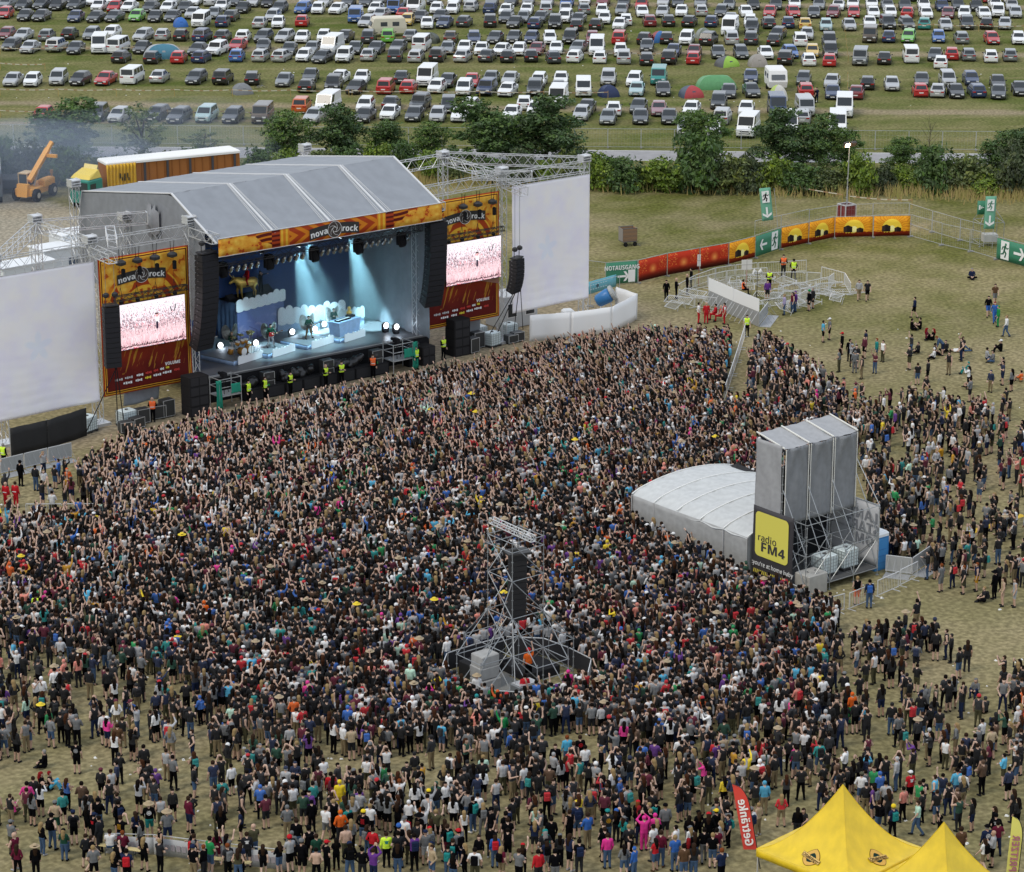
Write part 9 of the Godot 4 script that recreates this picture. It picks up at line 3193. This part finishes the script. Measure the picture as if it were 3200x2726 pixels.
		[W(-22.59,-118.45),"R","cross_legged","tee","black","long","black","dyed red",{"long": true,"slim": true},"long red haired person sitting at left"],
		[W(-22.87,-121.07),"L","cross_legged","hoodie","black","long","black","grey",{},"person in black sitting with crossed legs at left"],
		[W(-17.07,-139.70),"S","stand","hood_up","orange","long","orange","dark",{},"person in a brown orange hooded suit at left centre"],
		[W(-26.59,-140.79),"S","right_up","tee","neon yellow","short","denim","dark",{},"person in neon yellow shirt with one arm up at far left"],
		[W(-33.58,-169.25),"S","stand","hoodie","black","long","black","grey",{"vest": "neon yellow"},"steward in yellow vest at the far left barrier"],
		[W(-31.92,-160.94),"S","stand","hoodie","red","long","red","shaved",{"vest": "red"},"medic in red at far left, nearer the edge"],
		[W(-31.34,-161.07),"S","stand","hoodie","red","long","red","brown",{"vest": "red"},"medic in red at far left, farther from the edge"],
		[W(-31.81,-165.50),"S","stand","hoodie","black","long","black","dark",{"hat": "cap"},"person in black cap standing at the far left"],
		[W(-30.66,-164.50),"S","stand","hoodie","charcoal","long","denim","dark",{},"person in charcoal and jeans standing at the far left"],
		[W(-20.37,-111.29),"S","bench","tee","grey","long","denim","brown",{},"person in grey shirt by the beer bench"],
		[W(-18.26,-111.29),"S","bench","tee","white","long","denim","brown",{},"person in white sitting on the beer bench"],
		[W(-17.66,-111.16),"S","bench","hoodie","maroon","long","black","ginger",{},"person in maroon sitting on the beer bench"],
		[W(30.52,-304.50),"L","stand","tee","white","long","black","dark",{},"camper standing beside the white and lime tent"],
		[W(35.05,-308.28),"L","stand","tee","black","long","black","shaved",{},"camper in black beside the open red estate car"],
		[W(35.25,-308.71),"C","stand","tee","navy","long","navy","dark",{},"camper in navy beside the open red estate car"]
	]
	for q in list:   # place,facing (S to the stage,C this way,L,R,B away),pose,top,colour,legs,colour,hair,extras,label
		var at: Vector3 = q[0]
		var face: float = {"S": toward_stage(at),"C": 0.0,"L": -P / 2,"R": P / 2,"B": P,"LC": -0.7,"RC": 0.7}[q[1]]
		var o := {"pose": q[2],"top": q[3],"top_color": q[4],"legs": q[5],"legs_color": q[6],"hair": q[7]}
		o.merge(q[8],true)
		var t := person(at,face,o,q[9])
		if q[2] == "lie":
			t.basis = Basis(Vector3.UP,face) * Basis(Vector3.RIGHT,-P / 2)
			t.position.y = 0.13
		if q[2] == "ride": t.position.y = 0.0

func security(at: Vector3,face: float,vest: String,label: String) -> void:
	person(at,face,{"pose": ["stand","folded","drink"][rng.randi() % 3],"top": "hoodie","top_color": "black","legs": "long","legs_color": "black","hair": ["dark","brown","shaved"][rng.randi() % 3],"vest": vest,"height": 1.03},label,"stewards in safety vests")

func stage_people() -> void:
	var n := 0
	for s in [10.8,12.2,14.4,17.5,18.9,25.7]:
		n += 1
		security(st(s,0,-1.9),STAGE_TURN + rng.randf_range(-0.5,0.5),"neon yellow","steward in yellow vest before the stage, %s from the left" % ordinal(n))
	security(st(21.8,0,-1.8),STAGE_TURN - 0.6,"neon orange","steward in orange vest before the stage beside a gear rack")
	security(st(7.2,0,-1.1),STAGE_TURN,"neon yellow","steward in yellow vest beside the left stage tower")
	security(st(29.0,0,-0.9),STAGE_TURN,"neon yellow","steward in yellow vest beside the right stage tower")
	security(st(3.1,0,-1.5),STAGE_TURN + 2.6,"neon orange","steward in orange vest below the left banner")
	# the band
	var wing := G.new(true)
	var pts := []
	for k in 14:
		var a := TAU * k / 14
		pts.append(Vector3(0.34 + 0.30 * cos(a) + 0.08 * sin(a),1.25 + 0.62 * sin(a),-0.2 - 0.12 * cos(a)))
	wing.fan(pts,false)
	wing.fan(pts,true)
	var wing_mesh := wing.done()
	var list := [[15.95,2.35,2.9,"guitar","dark green","light grey","dark","musician in green jacket with white wings holding a red guitar",true],[19.55,2.35,3.2,"guitar","dark green","khaki","dark","musician in green jacket with white wings playing guitar on right riser",true],[22.3,2.35,3.9,"folded","dark green","black","brown","keyboard player in green jacket with white wings behind the draped table",false],[13.2,2.45,3.9,"drum","dark green","white","blond","drummer in green jacket seated behind the amber drum kit",false]]
	for q in list:
		var t := person(st(q[0],q[1],q[2]),STAGE_TURN - 0.1,{"pose": q[3],"top": "hoodie","top_color": q[4],"legs": "long","legs_color": q[5],"hair": q[6],"shoes": "black"},q[7])
		for s in [-1,1]:
			var w := obj("wing",wing_mesh,mc(0.72,0.74,0.70,0.8),t)
			w.scale = Vector3(s,1,1)
		if q[3] == "guitar":
			var gt := thing("guitar","%s guitar held by the winged musician on the %s riser" % (["red","left"] if q[8] and q[0] < 17 else ["dark","right"]),"guitar",st(q[0],q[1] + 1.05,q[2] - 0.24),STAGE_TURN - 0.1)
			var g := G.new()
			g.bevel(Vector3(-0.08,0,0),Vector3(0.42,0.32,0.06),0.05)
			obj("body",g.done(),mc(0.35,0.02,0.02,0.3) if q[0] < 17 else mc(0.03,0.03,0.03,0.3),gt)
			g = G.new()
			g.bar(Vector3(0.1,0,0),Vector3(0.72,0.14,0.02),0.025,4)
			g.box(Vector3(0.78,0.15,0.02),Vector3(0.16,0.07,0.03))
			obj("neck",g.done(),mc(0.16,0.08,0.03,0.4),gt)
	var plinth := Transform3D(Basis(Vector3.UP,STAGE_TURN + 0.2),st(15.55,1.95,6.75))
	person(plinth * Vector3(3.3,3.03,-0.8),STAGE_TURN + 0.3,{"pose": "point","top": "hoodie","top_color": "black","legs": "long","legs_color": "black","hair": "dark"},"singer in black pointing outward behind the golden bull")
	person(plinth * Vector3(2.05,3.03 + 0.55,-0.9),STAGE_TURN - PI / 2 - 0.15,{"pose": "ride","top": "hood_up","top_color": "red","legs": "long","legs_color": "red","hair": "dark"},"performer in a red hooded robe riding the golden bull")

const WHERE := ["at far left bottom","at left bottom","near the benches","left of centre bottom","at centre bottom","right of centre bottom","near the red flag","behind the yellow tents","near the yellow flag"]

func where(p: Vector3) -> String:
	var x := p.x / -p.z
	if x < -0.165: return WHERE[0]
	if x < -0.13: return WHERE[1]
	if x < -0.09: return WHERE[2]
	if x < -0.045: return WHERE[3]
	if x < 0.02: return WHERE[4]
	if x < 0.07: return WHERE[5]
	if x < 0.11: return WHERE[6]
	if x < 0.15: return WHERE[7]
	return WHERE[8]

var front_edge := -120.0
var standing := []   # where the individuals stand,so that the crowd keeps clear of them

func near_any(p: Vector3,r: float) -> bool:
	for q in standing:
		if absf(q.x - p.x) < r and absf(q.z - p.z) < r: return true
	return false

func front_people() -> void:
	for c in get_children():
		if c.has_meta("category") and c.get_meta("category") == "person": standing.append(c.position)
	var used := {}
	var made := 0
	var spots := []
	for j in 70:
		for i in 190:
			spots.append(Vector3(-28.0 + (i + 0.5 * (j % 2) + rng.randf_range(-0.35,0.35)) * 0.3,0,-107.4 - (j + rng.randf_range(-0.35,0.35)) * 0.3))
	spots.sort_custom(func(a,b): return a.z > b.z)
	for p in spots:   # the nearest first
		if made >= 181: break
		if absf(p.x / -p.z) > 0.205: continue
		if p.z > -108.2 or density(p) * 0.09 < rng.randf(): continue
		if near_any(p,0.42): continue
		front_edge = p.z
		var o := {}
		var label := ""
		var found := false
		for attempt in 14:
			o = random_look(p)
			var words := "%s %s and %s %s" % [o.top_color,{"tee": "shirt","tank": "tank top","hoodie": "hoodie","hood_up": "raised hood","bare": "bare back"}[o.top],o.legs_color,{"long": "trousers","short": "shorts","bare": "short skirt"}[o.legs]]
			var head := ""
			if o.has("hat"): head = "%s %s" % [o.hat_color,o.hat]
			elif o.top != "hood_up": head = "shaved head" if o.hair == "shaved" else "%s%s hair" % ["long " if o.long else "short ",o.hair]
			var doing: String = {"stand": "","pockets": "","folded": "arms folded","drink": "holding a drink","right_up": "one arm raised","left_up": "one arm raised","both_up": "both arms up","clap": "clapping overhead","film": "hands at face","walk": "walking","reach": "one arm stretched"}[o.pose]
			var extra := ""
			if o.has("bag"): extra = "%s backpack" % o.bag
			elif o.has("print"): extra = "%s back print" % o.print
			var bits := ["person in " + words]
			for b in [head,extra,doing]:
				if b != "": bits.append(b)
			var short := ", ".join(bits)
			label = short + ", " + where(p)
			if label.split(" ",false).size() > 16: label = ", ".join([bits[0]] + bits.slice(1,3) + [where(p)])
			if label.split(" ",false).size() > 16 or used.has(label): continue
			found = true
			break
		if not found: continue
		used[label] = true
		person(p,o.turn,o,label,"people standing at the bottom edge of the crowd")
		standing.append(p)
		made += 1

func random_look(p: Vector3) -> Dictionary:
	var woman := rng.randf() < 0.38
	var o := {"skin": rng.randi() % 3,"slim": woman,"long": woman and rng.randf() < 0.85 or rng.randf() < 0.06,"height": rng.randf_range(0.90,0.97) if woman else rng.randf_range(0.97,1.08)}
	o.top = pick_weighted(["tee",48,"hoodie",34,"tank",11,"hood_up",5,"bare",2])
	if woman and o.top == "bare": o.top = "tank"
	o.top_color = pick_weighted(TOP_MIX)
	if o.top == "bare": o.top_color = "plain"
	o.legs = pick_weighted(["long",52,"short",46,"bare",2 if woman else 0])
	o.legs_color = pick_weighted(LEG_MIX)
	o.hair = pick_weighted(HAIR_MIX)
	if woman and o.hair == "shaved": o.hair = "blond"
	if o.hair == "shaved": o.long = false
	o.pose = pick_weighted(["stand",30,"pockets",20,"folded",16,"drink",14,"right_up",3,"left_up",2,"both_up",2,"clap",2,"film",5,"walk",5])
	if o.top != "hood_up" and rng.randf() < 0.2:
		o.hat = pick_weighted(["cap",6,"straw hat",1,"beanie",2])
		o.hat_color = "beige" if o.hat == "straw hat" and rng.randf() < 0.75 else pick_weighted(["black",5,"red",2,"white",2,"grey",3,"blue",1,"navy",2,"yellow",0.8,"teal",0.8])
	if rng.randf() < 0.13: o.bag = pick_weighted(["black",5,"grey",2,"navy",2,"red",1,"teal",1])
	elif o.top_color in ["black","charcoal","navy"] and not o.long and o.top != "bare" and rng.randf() < 0.42:
		o.print = pick_weighted(["light grey",6,"white",4,"red",1,"mustard",1])
		o.print_kind = rng.randi() % 3
	o.shoes = pick_weighted(["black",5,"charcoal",3,"brown",2,"white",2,"light grey",1])
	o.turn = toward_stage(p) + rng.randfn() * 0.5 + (PI * rng.randf() if rng.randf() < 0.12 else 0.0)
	return o

# ---- the rest of the crowd
var areas := [
	[3.10,[Vector2(-26.1,-172.1),Vector2(-3.0,-190.5),Vector2(2.4,-195.9),Vector2(8.9,-200.1),Vector2(17.1,-200.5),Vector2(15.2,-184.5),Vector2(14.1,-181.6),Vector2(6.5,-174.8),Vector2(0.2,-168.7),Vector2(-6.4,-163.6),Vector2(-13.5,-158.3),Vector2(-25.8,-157.8),Vector2(-28.1,-165.5)]],
	[3.00,[Vector2(-31.8,-154.8),Vector2(-25.8,-157.5),Vector2(-13.5,-157.7),Vector2(-6.3,-163.0),Vector2(0.2,-168.0),Vector2(6.5,-174.0),Vector2(14.2,-181.0),Vector2(15.8,-182.3),Vector2(18.3,-179.1),Vector2(20.4,-170.3),Vector2(15.5,-143.2),Vector2(18.3,-140.7),Vector2(15.9,-129.2),Vector2(7.9,-123.0),Vector2(-1.6,-123.0),Vector2(-11.3,-125.8),Vector2(-22.5,-135.4),Vector2(-28.4,-136.3)]],
	[1.70,[Vector2(19.1,-201.0),Vector2(22.6,-190.6),Vector2(25.3,-178.4),Vector2(26.1,-166.8),Vector2(23.9,-149.1),Vector2(21.8,-148.5),Vector2(23.0,-166.8),Vector2(16.8,-168.2),Vector2(16.4,-180.7),Vector2(18.2,-196.8)]],
	[0.85,[Vector2(24.0,-186.3),Vector2(27.6,-185.5),Vector2(36.4,-178.4),Vector2(30.3,-145.8),Vector2(25.1,-145.8),Vector2(23.8,-149.1),Vector2(25.1,-173.9)]],
	[0.22,[Vector2(23.0,-194.1),Vector2(31.0,-201.0),Vector2(39.8,-196.8),Vector2(36.4,-178.4),Vector2(25.1,-183.9)]],
	[0.50,[Vector2(-33.8,-166.8),Vector2(-28.9,-168.9),Vector2(-25.7,-157.2),Vector2(-31.6,-154.8)]],
	[0.75,[Vector2(-28.9,-138.2),Vector2(-17.1,-136.8),Vector2(-14.5,-125.0),Vector2(-14.2,-113.8),Vector2(-11.8,-106.4),Vector2(-23.0,-106.4)]],
	[1.45,[Vector2(-17.5,-137.3),Vector2(-11.8,-131.8),Vector2(-1.6,-127.5),Vector2(8.2,-127.5),Vector2(14.3,-131.3),Vector2(16.8,-131.3),Vector2(15.5,-117.4),Vector2(12.3,-106.4),Vector2(-12.6,-106.4),Vector2(-15.5,-125.0)]],
	[0.85,[Vector2(16.9,-135.4),Vector2(22.1,-138.7),Vector2(27.4,-130.0),Vector2(23.0,-106.4),Vector2(12.3,-106.4),Vector2(16.0,-121.1)]]
]

func density(p: Vector3) -> float:   # people per square metre
	var q := Vector2(p.x,p.z)
	for b in [[Vector2(6.8,-156.5),Vector2(14.8,-162.8),Vector2(21.6,-154.3),Vector2(20.6,-153.5),Vector2(24.7,-148.3),Vector2(17.3,-142.5),Vector2(14.9,-144.4),Vector2(12.9,-147.4)],[Vector2(-4.9,-132.6),Vector2(0.9,-137.2),Vector2(5.4,-131.5),Vector2(-0.4,-126.9)],[Vector2(18.2,-204.4),Vector2(15.1,-183.9),Vector2(16.0,-183.9),Vector2(18.2,-196.8),Vector2(20.2,-202.5)],[Vector2(1.1,-125.0),Vector2(4.5,-124.6),Vector2(4.0,-120.3),Vector2(1.6,-121.1)],[Vector2(-24.4,-122.6),Vector2(-20.3,-123.8),Vector2(-19.5,-118.5),Vector2(-22.9,-116.6)],[Vector2(1.0,-202.5),Vector2(10.2,-208.4),Vector2(10.2,-201.0),Vector2(1.0,-197.7)],[Vector2(10.6,-111.5),Vector2(15.1,-113.8),Vector2(20.2,-110.5),Vector2(20.2,-105.8),Vector2(10.2,-105.8)]]:
		if Geometry2D.is_point_in_polygon(q,PackedVector2Array(b)): return 0.0
	var best := 0.0
	for a in areas:
		if Geometry2D.is_point_in_polygon(q,PackedVector2Array(a[1])): best = maxf(best,a[0])
	var patch := noise.get_noise_2d(p.x * 2.2 + 500,p.z * 2.2) * 0.5 + 0.5
	return best * (1.0 if best > 2.8 else clampf(patch * 2.0,0.55,1.0) if best > 1.9 else clampf(patch * 2.6 - 0.35,0.1,1.3))

func crowd() -> void:
	var kinds := []   # mesh variants; the shirt is tinted per person
	var r := RandomNumberGenerator.new()
	r.seed = 99
	var tint := StandardMaterial3D.new()
	tint.vertex_color_use_as_albedo = true
	tint.roughness = 0.9
	var pose_list := ["stand","pockets","folded","drink","right_up","left_up","reach","both_up","clap","film","sit","cross_legged"]
	for k in 10:   # more ways of holding the arms up
		var arms := []
		for s in [1,-1]:
			var sh := Vector3(s * 0.19,1.41,0)
			var e := sh + Vector3(s * r.randf_range(-0.1,0.6),r.randf_range(0.25,1.0),r.randf_range(0.0,0.9)).normalized() * 0.28
			var w := e + Vector3(r.randf_range(-0.45,0.3) * s,r.randf_range(0.7,1.0),r.randf_range(-0.15,0.5)).normalized() * 0.26
			if k % 5 < 4 and (k % 2 == 0) == (s == 1):
				e = Vector3(s * 0.26,1.15,0.03)
				w = Vector3(s * r.randf_range(0.1,0.26),r.randf_range(0.9,1.2),r.randf_range(0.1,0.3))
			arms.append([e.x,e.y,e.z,w.x,w.y,w.z])
		poses["raised%d" % k] = {"arms": arms}
		pose_list.append("raised%d" % k)
	for pose in pose_list:
		var many: int = {"right_up": 4,"left_up": 4,"reach": 4,"both_up": 4,"clap": 2,"film": 2,"sit": 2,"cross_legged": 2,"drink": 3,"folded": 4,"pockets": 4,"stand": 6}.get(pose,3)
		for k in many:
			var woman := k % 3 == 1
			var long := woman or (k % 5 == 4)
			var f := figure(pose,long,woman)
			var top: Array = TOPS[["tee","tee","hoodie","tank","hoodie","hood_up"][(k + pose_list.find(pose)) % 6]]
			var low: Array = LEGS["long" if (k + pose_list.find(pose)) % 2 else "short"]
			var bare := [0,9]
			for z in [1,2,3]:
				if not z in top: bare.append(z)
			for z in [5,6]:
				if not z in low: bare.append(z)
			var h: Array = HAIR[["brown","dark","dark","brown","blond","auburn","dark","brown","dark","brown","dark"][(k * 3 + pose_list.find(pose)) % 11]]
			var lc: Array = CLOTHES[["denim","black","charcoal","khaki","black","navy","olive"][(k * 2 + pose_list.find(pose)) % 7]]
			var me := ArrayMesh.new()
			var sets := [[top,tint],[bare,skin_of(k % 3)],[low,mc(lc[0],lc[1],lc[2],0.9)],[[7],cloth_of("charcoal")]]
			if not 8 in top: sets.append([[8],mc(h[0],h[1],h[2],0.7)])
			for s in sets:
				var part := f.pick(s[0],0.004)
				if part == null: continue
				me.add_surface_from_arrays(Mesh.PRIMITIVE_TRIANGLES,part.surface_get_arrays(0))
				me.surface_set_material(me.get_surface_count() - 1,s[1])
			kinds.append({"pose": pose,"mesh": me,"at": [],"tint": []})
	var by_pose := {}
	for k in kinds:
		if not by_pose.has(k.pose): by_pose[k.pose] = []
		by_pose[k.pose].append(k)
	var hats := {"straw hat": [[],[]],"cap": [[],[]],"beanie": [[],[]]}
	var bags := [[],[]]
	var step := 0.56
	var lo := Vector3(-46,0,-208)
	var total := 0
	for j in int(101.0 / step):
		for i in int(96.0 / step):
			var p := lo + Vector3((i + 0.5 * (j % 2) + r.randf_range(-0.36,0.36)) * step,0,(j + r.randf_range(-0.36,0.36)) * step)
			var d := density(p)
			if d <= 0 or p.z > front_edge or r.randf() > d * step * step: continue
			if near_any(p,0.40): continue
			var sight := Vector2(p.x / -p.z,0)
			if absf(sight.x) > 0.24: continue
			var front := (Basis(Vector3.UP,-STAGE_TURN) * (p - STAGE_AT)).z
			var up := clampf(0.88 - (front - 5.0) / 44.0,0.06,0.88)
			if p.x > 12: up *= 0.35
			var pose := ""
			var w := r.randf()
			if w < up: pose = "raised%d" % (r.randi() % 10) if r.randf() < 0.66 else ["right_up","left_up","reach","both_up","clap","reach"][r.randi() % 6]
			elif d < 0.35 and r.randf() < 0.18: pose = ["sit","cross_legged"][r.randi() % 2]
			else: pose = ["stand","stand","pockets","folded","drink","folded","film","pockets","stand"][r.randi() % 9]
			var k = by_pose[pose][r.randi() % by_pose[pose].size()]
			var size := r.randf_range(0.93,1.06)
			var turn := toward_stage(p) + r.randfn() * (0.22 if d > 2 else 0.5)
			if d < 2.0 and r.randf() < 0.12: turn += r.randf() * TAU
			var seat := pose in ["sit","cross_legged"]
			var b := Basis(Vector3.UP,turn).scaled(Vector3.ONE * size)
			k.at.append(Transform3D(b,p))
			rng.seed = 7919 * total + 3
			var c: Array = CLOTHES[pick_weighted(TOP_MIX)]
			var v := r.randf_range(0.8,1.25)
			k.tint.append(Color(c[0] * v,c[1] * v,c[2] * v))
			total += 1
			if not seat and r.randf() < 0.075:
				var hk: String = ["cap","cap","straw hat","beanie","cap","beanie","cap","cap"][r.randi() % 8]
				hats[hk][0].append(Transform3D(b,p + Vector3(0,1.70 * size,0)))
				var hc: Array = CLOTHES[["black","grey","black","white","navy","charcoal","grey","red","black","olive","white","maroon"][r.randi() % 12] if hk != "straw hat" else ["beige","beige","beige","beige","yellow"][r.randi() % 5]]
				hats[hk][1].append(Color(hc[0],hc[1],hc[2]))
			if not seat and r.randf() < 0.07:
				bags[0].append(Transform3D(b,p + b * Vector3(0,1.24,-0.19)))
				var bc: Array = CLOTHES[["black","grey","navy","red","teal","blue","charcoal"][r.randi() % 7]]
				bags[1].append(Color(bc[0],bc[1],bc[2]))
	print("crowd ",total," individuals ",standing.size())
	var root := Node3D.new()
	root.name = "crowd"
	root.set_meta("kind","stuff")
	add_child(root)
	for k in kinds: add_copies(root,"people",k.mesh,k.at,k.tint,null)
	for h in hats: add_copies(root,"hats",hat_mesh(h),hats[h][0],hats[h][1],tint)
	add_copies(root,"backpacks",bag_mesh(),bags[0],bags[1],tint)

func add_copies(root: Node3D,called: String,me: Mesh,at: Array,tints: Array,m: Material) -> void:
	if at.is_empty(): return
	var mm := MultiMesh.new()
	mm.transform_format = MultiMesh.TRANSFORM_3D
	mm.use_colors = true
	mm.mesh = me
	mm.instance_count = at.size()
	for i in at.size():
		mm.set_instance_transform(i,at[i])
		mm.set_instance_color(i,tints[i])
	var mi := MultiMeshInstance3D.new()
	mi.name = called
	mi.multimesh = mm
	if m: mi.material_override = m
	root.add_child(mi,true)
